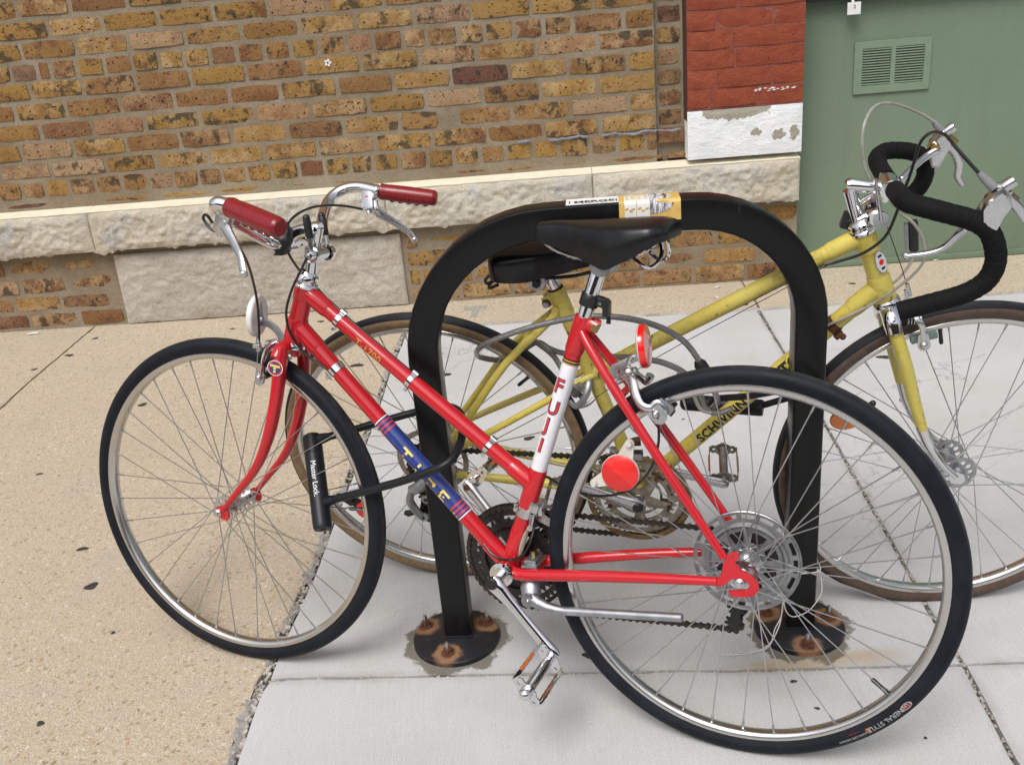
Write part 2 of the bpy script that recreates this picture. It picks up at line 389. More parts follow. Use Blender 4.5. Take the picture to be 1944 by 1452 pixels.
def tan_concrete():
    t = NT('tan_exposed_aggregate')
    cell = t.voro(380, out='Color'); sx = t.sep(cell)
    c = t.ramp(sx[0], [(0.0, (.37, .295, .205)), (.25, (.45, .37, .265)), (.55, (.49, .415, .31)), (.78, (.53, .465, .365)), (.92, (.57, .52, .44)), (1.0, (.22, .17, .125))])
    cell2 = t.sep(t.voro(150, out='Color'))
    c = t.mix(t.ramp(cell2[1], [(.86, 0.0), (.90, 1.0)]), c, t.ramp(cell2[2], [(0.0, (.64, .60, .52)), (.6, (.46, .33, .19)), (1.0, (.25, .18, .12))]))
    c = t.mix(t.math('MULTIPLY', t.ramp(t.noise(1.3, 6, .65), [(.40, 0.0), (.64, 1.0)]), .5), c, (.43, .355, .27))
    s = t.sep(t.obj())
    near_wall = t.math('MULTIPLY', t.ramp(s[1], [(.0, 0.0), (1.0, 1.0)]), 0.0)
    grey = t.ramp(t.noise(4, 7, .72), [(.55, 0.0), (.70, 1.0)])
    c = t.mix(t.math('MULTIPLY', grey, .35), c, (.36, .33, .29))
    c = t.mix(.3, c, t.mix(t.noise(160, 4, .7), (.1, .1, .1), (.9, .9, .9)), 'OVERLAY')
    t.set(Base_Color=c, Roughness=.9); t.p.inputs['Specular IOR Level'].default_value = .25
    t.bump(t.math('ADD', t.voro(300, out='Distance'), t.noise(120, 4, .7)), .5, .0025)
    return t.m
M['tan'] = tan_concrete()
M['old_mortar'] = limestone('crumbled_joint_concrete', (.44, .42, .38), (.52, .50, .47), (.28, .25, .21), .6)

# ------------------------------------------------------------------ mesh builder
def smooth_path(pts, k=6, closed=False):
    P = [V(p) for p in pts]; n = len(P); out = []
    if n < 3: return P
    for i in range(n if closed else n - 1):
        a, b = P[i], P[(i + 1) % n]
        p0 = P[i - 1] if (closed or i > 0) else a * 2 - b
        p3 = P[(i + 2) % n] if (closed or i + 2 < n) else b * 2 - a
        for j in range(k):
            t = j / k
            out.append(.5 * ((2 * a) + (b - p0) * t + (2 * p0 - 5 * a + 4 * b - p3) * t * t + (3 * a - p0 - 3 * b + p3) * t ** 3))
    if not closed: out.append(P[-1])
    return out

class MB:
    def __init__(self): self.v = []; self.f = []; self.m = []
    def add(self, vs, fs, mi=0):
        o = len(self.v); self.v += [tuple(x) for x in vs]
        self.f += [tuple(i + o for i in f) for f in fs]; self.m += [mi] * len(fs)
        return self
    def tube(self, pts, r, n=10, mi=0, closed=False, cap=True, ab=None, ref=None, k=0):
        """swept tube; r is one radius or one per point; ab = (a, b) section radii along/against ref"""
        if k: 
            if isinstance(r, (list, tuple)):
                m = len(pts); rr = []
                for i in range(m - 1):
                    rr += [r[i] + (r[i + 1] - r[i]) * j / k for j in range(k)]
                r = rr + [r[-1]]
            pts = smooth_path(pts, k, closed)
        P = [V(p) for p in pts]; N = len(P)
        R = list(r) if isinstance(r, (list, tuple)) else [r] * N
        vs, fs = [], []; prev = None
        for i in range(N):
            if closed: d = P[(i + 1) % N] - P[i - 1]
            else: d = P[min(i + 1, N - 1)] - P[max(i - 1, 0)]
            d = d.normalized() if d.length > 1e-9 else V((0, 0, 1))
            if ref is not None: s = d.cross(V(ref)); 
            elif prev is None: s = d.cross(V((0, 0, 1)) if abs(d.z) < .9 else V((1, 0, 0)))
            else: s = d.cross(prev.cross(d)) if False else (prev - d * prev.dot(d))
            if s.length < 1e-6: s = d.orthogonal()
            s.normalize(); t = d.cross(s); prev = s
            a, b = ab if ab else (1, 1)
            for j in range(n):
                q = 2 * pi * (j + .5) / n
                vs.append(P[i] + s * (cos(q) * R[i] * a) + t * (sin(q) * R[i] * b))
        for i in range(N if closed else N - 1):
            for j in range(n):
                a_, b_ = i * n + j, i * n + (j + 1) % n; c_ = ((i + 1) % N) * n
                fs.append((a_, b_, c_ + (j + 1) % n, c_ + j))
        if cap and not closed:
            fs.append(tuple(range(n))[::-1]); fs.append(tuple((N - 1) * n + j for j in range(n)))
        return self.add(vs, fs, mi)
    def cyl(self, a, b, r, n=14, mi=0): return self.tube([a, b], r, n, mi)
    def lathe(self, prof, c=(0, 0, 0), axis=(0, 1, 0), n=48, mi=0, mis=None, closed=False):
        ax = V(axis).normalized(); s = ax.orthogonal().normalized()
        if abs(ax.y) > .99: s = V((1, 0, 0))
        t = ax.cross(s); c = V(c); k = len(prof)
        vs = [c + ax * h + (s * cos(2 * pi * i / n) + t * sin(2 * pi * i / n)) * r for i in range(n) for (r, h) in prof]
        for j in range(k if closed else k - 1):
            j2 = (j + 1) % k
            fs = []
            o = len(self.v)
            fs = [(i * k + j, i * k + j2, ((i + 1) % n) * k + j2, ((i + 1) % n) * k + j) for i in range(n)]
            self.f += [tuple(q + o for q in f) for f in fs]; self.m += [mis[j] if mis else mi] * n
        self.v += [tuple(x) for x in vs]
        return self
    def box(self, c, s, X=(1, 0, 0), Y=(0, 1, 0), mi=0, bev=0.0):
        X = V(X).normalized(); Y = V(Y); Y = (Y - X * Y.dot(X)).normalized(); Z = X.cross(Y); c = V(c)
        hx, hy, hz = s[0] / 2, s[1] / 2, s[2] / 2
        if not bev:
            vs = [c + X * (hx * a) + Y * (hy * b) + Z * (hz * d) for a in (-1, 1) for b in (-1, 1) for d in (-1, 1)]
            return self.add(vs, [(0, 1, 3, 2), (4, 6, 7, 5), (0, 4, 5, 1), (2, 3, 7, 6), (0, 2, 6, 4), (1, 5, 7, 3)], mi)
        bm = bmesh.new(); bmesh.ops.create_cube(bm, size=1)
        for v in bm.verts: v.co = V((v.co.x * s[0], v.co.y * s[1], v.co.z * s[2]))
        bmesh.ops.bevel(bm, geom=bm.edges[:], offset=bev, segments=2, affect='EDGES', profile=.6)
        bm.verts.index_update()
        vs = [c + X * v.co.x + Y * v.co.y + Z * v.co.z for v in bm.verts]; fs = [tuple(v.index for v in f.verts) for f in bm.faces]
        bm.free()
        return self.add(vs, fs, mi)
    def ball(self, c, r, mi=0, n=10, s=(1, 1, 1)):
        c = V(c); vs = [c + V((0, 0, r * s[2]))]; m = n // 2
        for i in range(1, m):
            a = pi * i / m
            vs += [c + V((sin(a) * cos(2 * pi * j / n) * r * s[0], sin(a) * sin(2 * pi * j / n) * r * s[1], cos(a) * r * s[2])) for j in range(n)]
        vs.append(c - V((0, 0, r * s[2]))); fs = [(0, 1 + j, 1 + (j + 1) % n) for j in range(n)]
        for i in range(m - 2):
            for j in range(n): fs.append((1 + i * n + j, 1 + (i + 1) * n + j, 1 + (i + 1) * n + (j + 1) % n, 1 + i * n + (j + 1) % n))
        L = len(vs) - 1
        fs += [(L, 1 + (m - 2) * n + (j + 1) % n, 1 + (m - 2) * n + j) for j in range(n)]
        return self.add(vs, fs, mi)
    def plate(self, outline, holes, t, c=(0, 0, 0), X=(1, 0, 0), Y=(0, 0, 1), mi=0, bev=0.0):
        """flat piece with real holes; outline and holes are 2-D polygons in the X,Y frame at c"""
        cu = bpy.data.curves.new('tmp', 'CURVE'); cu.dimensions = '2D'; cu.fill_mode = 'BOTH'; cu.extrude = max(t / 2 - bev, 1e-5)
        if bev: cu.bevel_depth = bev; cu.offset = -bev; cu.bevel_resolution = 1
        for poly in [outline] + list(holes):
            s = cu.splines.new('POLY'); s.points.add(len(poly) - 1); s.use_cyclic_u = True
            for p, q in zip(s.points, poly): p.co = (q[0], q[1], 0, 1)
        o = bpy.data.objects.new('tmp', cu); me = bpy.data.meshes.new_from_object(o)
        X = V(X).normalized(); Y = V(Y).normalized(); Z = X.cross(Y); c = V(c)
        self.add([c + X * v.co.x + Y * v.co.y + Z * v.co.z for v in me.vertices], [tuple(p.vertices) for p in me.polygons], mi)
        bpy.data.objects.remove(o); bpy.data.curves.remove(cu); bpy.data.meshes.remove(me)
        return self
    def build(self, name, mats, parent=None, loc=None, sharp=38):
        me = bpy.data.meshes.new(name); me.from_pydata(self.v, [], self.f)
        for k in (mats if isinstance(mats, (list, tuple)) else [mats]): me.materials.append(M[k] if isinstance(k, str) else k)
        me.polygons.foreach_set('material_index', self.m)
        me.update(); bm = bmesh.new(); bm.from_mesh(me)
        bmesh.ops.recalc_face_normals(bm, faces=bm.faces); bm.to_mesh(me); bm.free()
        me.polygons.foreach_set('use_smooth', [True] * len(me.polygons))
        me.set_sharp_from_angle(angle=radians(sharp))
        return link(name, me, parent, loc)

def link(name, me, parent=None, loc=None):
    o = bpy.data.objects.new(name, me); col.objects.link(o)
    if parent: o.parent = parent
    if loc is not None: o.location = loc
    return o
def tag(o, label, cat, group=None, kind=None):
    o['label'] = label; o['category'] = cat
    if group: o['group'] = group
    if kind: o['kind'] = kind
    return o
def empty(name, mat):
    o = bpy.data.objects.new(name, None); o.empty_display_size = .1; col.objects.link(o); o.matrix_world = mat; return o
def circ(r, n=32, a0=0.0, c=(0, 0)): return [(c[0] + r * cos(a0 + 2 * pi * i / n), c[1] + r * sin(a0 + 2 * pi * i / n)) for i in range(n)]
def slot(r1, r2, a, w, n=6):
    """arc-shaped hole between radii r1 and r2, centred on angle a, half width w"""
    A_ = [a - w + 2 * w * i / n for i in range(n + 1)]
    return [(r1 * cos(x), r1 * sin(x)) for x in A_] + [(r2 * cos(x), r2 * sin(x)) for x in A_[::-1]]
def text2d(s, size, bold=0.0, sub=.004, track=1.0):
    cu = bpy.data.curves.new('tmp', 'FONT'); cu.body = s; cu.size = size; cu.offset = bold * size; cu.align_x = 'CENTER'; cu.align_y = 'CENTER'
    cu.space_character = track; cu.resolution_u = 3
    o = bpy.data.objects.new('tmp', cu); me = bpy.data.meshes.new_from_object(o)
    bm = bmesh.new(); bm.from_mesh(me); bmesh.ops.triangulate(bm, faces=bm.faces)
    for _ in range(4):
        long = [e for e in bm.edges if e.calc_length() > sub]
        if not long: break
        bmesh.ops.subdivide_edges(bm, edges=long, cuts=1); bmesh.ops.triangulate(bm, faces=[f for f in bm.faces if len(f.verts) > 3])
    bm.verts.index_update()
    out = ([(v.co.x, v.co.y) for v in bm.verts], [tuple(v.index for v in f.verts) for f in bm.faces])
    bm.free(); bpy.data.objects.remove(o); bpy.data.curves.remove(cu); bpy.data.meshes.remove(me)
    return out
P={
 'barN':[(0.8424,-0.0,0.5371),(0.8363,0.04,0.5334),(0.8266,0.1,0.5496),(0.8139,0.18,0.5807),(0.8044,0.232,0.6041),(0.8023,0.25,0.616),(0.792,0.2515,0.6177),(0.7781,0.247,0.6116)],
 'gripN':[(0.7781,0.247,0.6116),(0.6677,0.278,0.5819)],
 'barF':[(0.8424,-0.0,0.5371),(0.8382,-0.04,0.5303),(0.8441,-0.11,0.5387),(0.8702,-0.17,0.5678),(0.8818,-0.215,0.5955),(0.8666,-0.24,0.6142),(0.8311,-0.248,0.6209),(0.7786,-0.247,0.6109)],
 'gripF':[(0.7786,-0.247,0.6109),(0.6685,-0.278,0.5946)],
 'levBodyN':[(0.7975,0.24,0.6022),(0.8008,0.235,0.581),(0.812,0.235,0.5726)],
 'levN':[(0.797,0.24,0.5815),(0.7694,0.258,0.5568),(0.7474,0.275,0.5359),(0.7369,0.285,0.5129)],
 'levBodyF':[(0.8084,-0.245,0.6049),(0.7995,-0.238,0.5893),(0.8031,-0.236,0.5757)],
 'levF':[(0.7873,-0.24,0.5711),(0.7639,-0.262,0.5502),(0.738,-0.28,0.5272),(0.7268,-0.285,0.5105)],
 'cabN':[(0.815,0.235,0.5726),(0.8299,0.235,0.5768),(0.8422,0.235,0.5935),(0.8314,0.24,0.5997),(0.8247,0.235,0.586)],
 'cabN2':[(0.7802,0.24,0.5608),(0.8203,0.16,0.5128),(0.8625,0.09,0.4661),(0.8878,0.05,0.4208),(0.9006,0.035,0.3681),(0.9073,0.03,0.3486)],
 'wireN':[(0.9073,0.03,0.3486),(0.9156,0.03,0.3053)],
 'cabF':[(0.8147,-0.235,0.5758),(0.8307,-0.2,0.5845),(0.8489,-0.16,0.5893),(0.8536,-0.1,0.5881),(0.8577,-0.05,0.5767),(0.857,-0.02,0.5595),(0.8652,-0.02,0.535),(0.8652,-0.03,0.5073),(0.846,-0.035,0.4741),(0.8159,-0.03,0.4504),(0.7767,-0.018,0.4214)],
 'shiftL':[(0.7712,0.032,0.5154),(0.7731,0.034,0.5409),(0.7769,0.036,0.5579),(0.778,0.036,0.5811)],
 'shiftR':[(0.7787,-0.028,0.5106),(0.7824,-0.03,0.5347),(0.7865,-0.03,0.5521),(0.7886,-0.03,0.58)],
 'shiftPiv':[(0.7686,0.036,0.5158),(0.7837,-0.036,0.5096)],
 'shCabL':[(0.7862,0.03,0.5092),(0.7992,0.032,0.4864),(0.8189,0.034,0.4545),(0.836,0.032,0.4196),(0.841,0.03,0.3945),(0.8378,0.028,0.3694),(0.8257,0.024,0.3442),(0.8019,0.02,0.3194),(0.7685,0.018,0.2986)],
 'clampBlk':[(0.8275,0.035,0.5434)],
 'reflF':[(0.9239,0.0,0.3913)],
 'reflArm':[(0.918,0.0,0.3792),(0.8974,-0.0,0.3719),(0.8811,0.0,0.3572),(0.8743,0.0,0.3422)],
 'chromeTop':[(0.8139,-0.0,0.5508),(0.7866,0.0,0.5557),(0.7738,0.0,0.55),(0.7895,0.0,0.5231),(0.8001,0.0,0.4794)],
 'brF':[(0.8862,0.0,0.3416),(0.8925,0.012,0.3386),(0.8931,0.03,0.3269),(0.894,0.04,0.3087),(0.9043,0.034,0.2842),(0.9091,0.035,0.2883)],
 'brF2':[(0.9005,0.0,0.341),(0.9286,-0.02,0.32),(0.9474,-0.03,0.3011),(0.9735,-0.033,0.2969)],
 'adjF':[(0.9065,0.03,0.3568),(0.9088,0.03,0.3465)],
 'padF':[(0.9052,0.02,0.2778),(0.8909,0.018,0.2917)],
 'brR':[(0.2015,0.004,0.3185),(0.1886,0.02,0.3114),(0.179,0.034,0.2932),(0.1679,0.04,0.2778),(0.1531,0.04,0.2744),(0.1423,0.038,0.2834),(0.134,0.036,0.2702),(0.1395,0.034,0.2542),(0.1499,0.034,0.2552)],
 'brR2':[(0.2098,0.0,0.3235),(0.1985,-0.02,0.3195),(0.1832,-0.032,0.3039),(0.1761,-0.033,0.2995),(0.1692,-0.03,0.3126)],
 'brRq':[(0.2026,0.0,0.3374),(0.1981,0.0,0.3573),(0.1892,0.0,0.3381)],
 'padR':[(0.1544,0.022,0.2668),(0.1344,0.018,0.2725)],
 'reflR':[(0.176,0.0,0.3681)],
 'reflBr':[(0.1777,0.0,0.3512),(0.1981,0.0,0.3421),(0.2251,0.0,0.3271),(0.2224,0.0,0.3109)],
 'cabR':[(0.142,0.03,0.2502),(0.1417,0.03,0.2142),(0.1513,0.025,0.1752),(0.1701,0.02,0.1439),(0.2022,0.0,0.1128),(0.2424,-0.01,0.0962),(0.2807,-0.01,0.0951),(0.3146,-0.01,0.1033),(0.3494,-0.012,0.1199)],
 'cabTT':[(0.7655,0.0,0.4246),(0.7289,0.0,0.3953),(0.6665,0.0,0.3468),(0.5946,0.0,0.2916),(0.5239,0.0,0.2341),(0.45,0.0,0.1758),(0.4193,0.0,0.1518),(0.3844,-0.012,0.1184),(0.3529,-0.022,0.1161)],
 'seatbolt':[(0.2577,0.012,0.3943)],
 'light':[(0.2636,0.0,0.4407),(0.2366,0.0,0.4248),(0.2339,0.0,0.4099)],
 'whrefl':[(0.2093,0.016,0.1509),(0.1938,0.016,0.2036),(0.2557,0.016,0.1272)],
 'ks':[(0.3767,0.0,-0.0356),(0.3742,0.03,-0.0838),(0.3557,0.035,-0.0993),(0.3306,0.042,-0.1075),(0.2999,0.046,-0.1069),(0.0905,0.07,-0.0727)],
 'crankL':[(0.4237,0.075,-0.0529),(0.3125,0.085,-0.1693)],
 'pedL':[(0.3161,0.095,-0.1767),(0.3267,0.175,-0.1915)],
 'crankR':[(0.5344,-0.08,0.0601)],
 'pedR':[(0.5236,-0.095,0.0743),(0.5151,-0.165,0.0814)],
 'chU':[(0.3116,-0.045,0.0396),(0.0758,-0.045,0.0297)],
 'chL':[(0.3977,-0.045,-0.1604),(0.0235,-0.045,-0.1396)],
 'rd':[(0.0198,-0.045,-0.1066),(0.01,-0.045,-0.1353),(0.0331,-0.045,-0.1208)],
 'fd':[(0.3744,-0.0,0.0646),(0.3716,-0.03,0.0711),(0.374,-0.02,0.0337)],
 'nosew':[(0.3489,0.0,0.5608),(0.351,0.0,0.5495),(0.2381,0.0,0.4928),(0.1306,-0.0,0.5755)],
 'dcable':[(0.4675,0.014,-0.0126),(0.448,0.02,-0.0283),(0.4208,0.024,-0.0333),(0.3951,0.024,-0.0257),(0.379,0.02,-0.0069),(0.3726,0.008,0.0194),(0.3755,-0.01,0.0374)],
 'T1700':[(0.7026,0.012,0.3593),(0.6635,0.012,0.3268)],
 'emblem':[(0.8496,0.045,0.3102)],
 'tyretext':[(-0.2698,0.012,-0.1862),(-0.2023,0.012,-0.2609),(-0.2175,0.012,-0.242),(-0.2479,0.012,-0.2144)],
 'valveR':[(-0.2318,0.0,-0.1863)],
 'TIME':[(0.6189,0.01,0.1591),(0.5932,0.01,0.1339),(0.5727,0.01,0.1154),(0.5551,0.01,0.0812)],
 'FUJI':[(0.3162,0.015,0.2904),(0.3283,0.015,0.2457),(0.3405,0.015,0.2098),(0.3556,0.015,0.1817)],
 'yBarR':[(0.8876,-0.012,0.5708),(0.8881,-0.05,0.5803),(0.8849,-0.11,0.594),(0.8868,-0.165,0.6045),(0.9122,-0.185,0.602),(0.9486,-0.192,0.5925),(0.9781,-0.195,0.5826),(1.0,-0.197,0.5659),(1.0127,-0.197,0.5359),(1.0147,-0.197,0.51),(1.0048,-0.197,0.4839),(0.9773,-0.197,0.464),(0.9338,-0.195,0.4483),(0.8851,-0.193,0.4324)],
 'yBarL':[(0.8851,0.012,0.5686),(0.8887,0.05,0.5642),(0.8872,0.11,0.5603),(0.8869,0.16,0.5629),(0.9026,0.18,0.5693),(0.9311,0.188,0.5671),(0.9551,0.193,0.5603),(0.9705,0.197,0.5482),(0.9794,0.197,0.5227),(0.9753,0.197,0.4994),(0.9632,0.197,0.4814),(0.943,0.197,0.4677)],
 'yHoodR':[(0.9855,-0.197,0.5897),(0.995,-0.197,0.6155),(1.0097,-0.197,0.6373)],
 'yHoodL':[(0.9761,0.197,0.5559),(0.9877,0.197,0.575),(1.0058,0.197,0.5974)],
 'yLevR':[(1.0154,-0.197,0.6211),(1.0357,-0.197,0.6017),(1.0589,-0.197,0.5639)],
 'ySafR':[(0.9741,-0.18,0.5682),(0.9623,-0.18,0.5559),(0.9459,-0.18,0.5366),(0.9244,-0.18,0.5268),(0.8906,-0.18,0.5225)],
 'yLevL':[(1.0088,0.2,0.5749),(1.0263,0.2,0.5543),(1.0358,0.2,0.5339),(1.0369,0.2,0.5088),(1.0481,0.2,0.4909)],
 'ySafL':[(0.991,0.18,0.5666),(0.9698,0.17,0.5573),(0.9402,0.12,0.5543),(0.9206,0.09,0.5484)],
 'yCabL':[(0.9911,0.197,0.6098),(0.9547,0.18,0.6369),(0.9068,0.14,0.6669),(0.8692,0.09,0.6813),(0.8483,0.05,0.6717),(0.8413,0.03,0.6451),(0.8469,0.03,0.6012),(0.8595,0.03,0.568)],
 'yFerL':[(0.9836,0.197,0.614),(0.9997,0.197,0.5958)],
 'yCabR':[(0.9935,-0.197,0.638),(0.9693,-0.19,0.662),(0.9453,-0.17,0.688),(0.9353,-0.14,0.6971),(0.9246,-0.1,0.6894),(0.9152,-0.07,0.6657),(0.912,-0.05,0.6251),(0.9075,-0.045,0.5972),(0.8986,-0.045,0.5617),(0.8936,-0.04,0.5323),(0.881,-0.035,0.493),(0.8499,-0.03,0.4627),(0.8086,-0.022,0.4435),(0.7872,-0.02,0.4372)],
 'yCab3':[(0.9034,-0.02,0.5287),(0.9257,-0.03,0.5131),(0.9426,-0.03,0.484),(0.9485,-0.03,0.45),(0.9382,-0.03,0.4257),(0.9114,-0.028,0.3953),(0.8753,-0.024,0.3633),(0.8244,-0.02,0.3304),(0.7894,-0.016,0.3103)],
 'yCab4':[(0.9386,0.03,0.4734),(0.9441,0.03,0.4334),(0.9341,0.02,0.4128),(0.9151,0.0,0.3971),(0.9028,0.0,0.3871)],
 'yWire':[(0.8895,-0.0,0.4954),(0.9205,-0.0,0.4153),(0.9383,0.0,0.3636)],
 'yStem':[(0.8217,0.0,0.5759),(0.8879,-0.0,0.5664),(0.8372,-0.0,0.5205)],
 'yShift':[(0.8602,-0.02,0.5905),(0.8676,-0.025,0.5507),(0.8732,-0.025,0.5224)],
 'yShiftB':[(0.8891,-0.02,0.5198),(0.9381,0.03,0.4783),(0.9392,0.03,0.4486)],
 'yHS':[(0.8426,0.0,0.5164),(0.8509,-0.0,0.4968),(0.8971,-0.0,0.3486)],
 'yFork':[(0.91,-0.03,0.327),(0.9332,-0.045,0.2511),(0.9584,-0.05,0.1644),(0.9683,-0.052,0.1252),(0.9914,-0.054,0.0735),(1.0233,-0.055,0.0324),(1.0503,-0.056,0.0129)],
 'yForkF':[(0.9035,0.03,0.2953),(0.938,0.05,0.1604),(0.9671,0.052,0.0743),(0.9945,0.053,0.0237),(1.0274,0.054,-0.0084),(1.0468,0.055,-0.0229)],
 'yBrkF':[(0.9309,-0.03,0.3393),(0.9499,-0.035,0.3416),(0.9563,-0.035,0.3206),(0.9612,-0.03,0.2966)],
 'yBrkF2':[(0.9255,0.0,0.3291),(0.9314,-0.0,0.3813)],
 'yQR':[(1.0191,0.07,0.0505),(1.0386,0.07,0.0319)],
 'yAxle':[(1.0573,-0.062,0.0065)],
 'ySad':[(0.3725,0.0,0.4639),(0.1791,0.0,0.4859),(0.2062,-0.0,0.4141)],
 'yPost':[(0.2963,0.0,0.412),(0.3179,0.0,0.3443)],
 'yBolt':[(0.288,0.0,0.3562)],
 'ySSn':[(0.3034,-0.015,0.3523),(0.1947,-0.04,0.2504),(0.0996,-0.056,0.1226),(0.0231,-0.06,0.0239)],
 'ySSf':[(0.2808,0.015,0.3372),(0.2031,0.03,0.2528),(0.0496,0.05,0.072)],
 'yMSn':[(0.36,-0.012,0.2106),(0.2782,-0.03,0.1659),(0.1345,-0.05,0.0929),(0.0362,-0.06,0.0338)],
 'yMSf':[(0.3197,0.015,0.1994),(0.2418,0.03,0.1499),(0.0719,0.05,0.0613)],
 'yRing':[(0.4484,-0.05,-0.0672)],
 'yCrankR':[(0.4473,-0.075,-0.0613),(0.3152,-0.075,-0.0073)],
 'yCrankL':[(0.6156,0.075,-0.1202)],
 'yPedL':[(0.6156,0.09,-0.1129),(0.6119,0.16,-0.0923)],
 'yRD':[(-0.0335,-0.06,-0.0335),(-0.0127,-0.055,-0.0437),(-0.0334,-0.055,-0.132),(-0.0713,-0.06,-0.0778)],
 'yValve':[(0.2358,0.0,0.2022)],
 'yRefl':[(-0.2028,-0.0,-0.1604)],
 'yOr':[(0.8353,0.0,0.1009)],
 'yCal':[(0.3441,0.0,0.2144),(0.363,-0.03,0.2081),(0.3556,-0.035,0.1683),(0.3277,-0.035,0.1495),(0.3134,-0.03,0.1773)],
 'ySCH':[(0.5588,-0.013,0.0616),(0.6527,-0.013,0.1539)],
 'yTO':[(0.7067,-0.013,0.2076),(0.741,-0.013,0.2444)],
 'yBadge':[(0.879,-0.016,0.4408)],
 'lockBody':[(-0.408,1.742,0.4746),(-0.386,1.6,0.3407)],
 'lockU':[(-0.3699,1.6286,0.3853),(-0.308,1.6001,0.4109),(-0.2318,1.5698,0.4409),(-0.169,1.5488,0.4675),(-0.1336,1.5436,0.4827),(-0.1128,1.5643,0.4936),(-0.1016,1.6055,0.5047),(-0.0991,1.6502,0.5162),(-0.1106,1.6994,0.5196),(-0.1415,1.738,0.5123),(-0.1974,1.7634,0.495),(-0.2568,1.7586,0.4856),(-0.326,1.7469,0.4757),(-0.3849,1.7267,0.4726)],
 'lock2Body':[(0.3719,1.7809,0.4507),(0.4912,1.7311,0.4502)],
 'lock2U':[(0.3767,1.6911,0.4861),(0.386,1.6645,0.509),(0.4343,1.6184,0.5295),(0.4846,1.5596,0.562),(0.5247,1.5382,0.5701),(0.562,1.5633,0.5508),(0.5894,1.6247,0.5136),(0.5942,1.6799,0.4851),(0.5533,1.712,0.4765),(0.491,1.7304,0.4552)],
 'cable1':[(0.379,1.6695,0.4876),(0.3819,1.6382,0.5175),(0.3716,1.6363,0.5463),(0.3589,1.6403,0.5746),(0.3451,1.6389,0.606),(0.3176,1.6397,0.6447),(0.2719,1.6517,0.6726),(0.212,1.6692,0.6877),(0.146,1.6903,0.6891),(0.0874,1.7061,0.6789),(0.0218,1.7138,0.6646),(-0.0354,1.7368,0.6394),(-0.0588,1.7613,0.6185),(-0.0655,1.8034,0.5922),(-0.0567,1.8357,0.571),(-0.0196,1.844,0.5596),(0.0196,1.8486,0.5692),(0.0577,1.8356,0.5934),(0.0829,1.8207,0.5827),(0.1112,1.8045,0.5758),(0.1702,1.78,0.5736),(0.2342,1.7096,0.5919),(0.2639,1.6867,0.5924),(0.2918,1.6756,0.5865),(0.3254,1.6651,0.568),(0.3498,1.6592,0.5334),(0.3651,1.6618,0.4924),(0.3865,1.6581,0.4819),(0.4128,1.6501,0.4928)],
 'cable2':[(0.0436,1.8372,0.6057),(0.0577,1.8356,0.5934),(0.0859,1.811,0.5735),(0.0985,1.7786,0.5607),(0.1178,1.7584,0.526),(0.1413,1.7472,0.494)],
 'sleeve':[(0.3588,1.6398,0.578),(0.3462,1.6395,0.6005)],
 'string':[(0.3762,1.537,0.0),(0.4303,1.5424,0.0),(0.4647,1.5524,0.0)],
}# ------------------------------------------------------------------ pavement
def pave(name, poly, mat, top, t=.09, bev=.004, wob=0.0, parent=None, step=.03):
    """one slab: an outline (world x, y) extruded down from top, its arris rounded"""
    pts = []
    n = len(poly)
    for i in range(n):
        a, b = V((*poly[i], 0)), V((*poly[(i + 1) % n], 0)); L = (b - a).length; k = max(1, min(60, int(L / step)))
        nr = V((-(b - a).y, (b - a).x, 0)).normalized()
        for j in range(k):
            q = a + (b - a) * (j / k)
            if wob and j: q += nr * random.uniform(-wob, wob)
            pts.append(q)
    bm = bmesh.new()
    f = bm.faces.new([bm.verts.new((p.x, p.y, top)) for p in pts])
    if f.normal.z < 0: f.normal_flip()
    top_e = f.edges[:]
    r = bmesh.ops.extrude_face_region(bm, geom=[f])
    down = [g for g in r['geom'] if isinstance(g, bmesh.types.BMVert)]
    # the extruded copy becomes the top; the original face stays below
    for v in bm.verts:
        if v not in down: v.co.z = top - t
    rim = [e for e in bm.edges if e.verts[0] in down and e.verts[1] in down and len(e.link_faces) == 2 and any(abs(fc.normal.z) < .5 or len(fc.verts) == 4 for fc in e.link_faces)]
    if bev:
        try: bmesh.ops.bevel(bm, geom=rim, offset=bev, segments=2, affect='EDGES', profile=.6, clamp_overlap=True)
        except Exception: pass
    bmesh.ops.recalc_face_normals(bm, faces=bm.faces)
    me = bpy.data.meshes.new(name); bm.to_mesh(me); bm.free(); me.materials.append(M[mat])
    return link(name, me, parent)

base = MB(); base.add([(-30, -30, -.013), (30, -30, -.013), (30, 30, -.013), (-30, 30, -.013)], [(0, 1, 2, 3)])
ground = base.build('ground', 'dirt'); ground['kind'] = 'structure'
pavement = empty('pavement', Matrix()); pavement['kind'] = 'structure'

crack = [(-.575, .3), (-.567, 1.368), (-.565, 1.5), (-.561, 1.568), (-.548, 1.668), (-.539, 1.785), (-.522, 1.927), (-.511, 2.082), (-.506, 2.199), (-.469, 2.702), (-.452, 3.035), (-.445, 3.273), (-.417, 3.651), (-.405, 3.745)]
topb = [(-.405, 3.745), (-.091, 3.718), (.075, 3.702), (.241, 3.688), (.63, 3.640), (.999, 3.598), (1.308, 3.566), (1.882, 3.525), (2.4, 3.475), (4.5, 3.28)]
hj = [(-.551, 1.600), (-.433, 1.589), (-.076, 1.551), (.226, 1.519), (.466, 1.492), (.722, 1.467), (.812, 1.459)]
dj = [(1.002, 3.595), (.965, 3.135), (.911, 2.545), (.878, 2.209), (.864, 2.061), (.849, 1.900), (.835, 1.763), (.818, 1.60), (.812, 1.459), (.784, 1.224), (.75, .3)]
def off(line, d):
    out = []
    for i, p in enumerate(line):
        a = V((*line[max(i - 1, 0)], 0)); b = V((*line[min(i + 1, len(line) - 1)], 0)); t = (b - a).normalized()
        out.append((p[0] - t.y * d, p[1] + t.x * d))
    return out
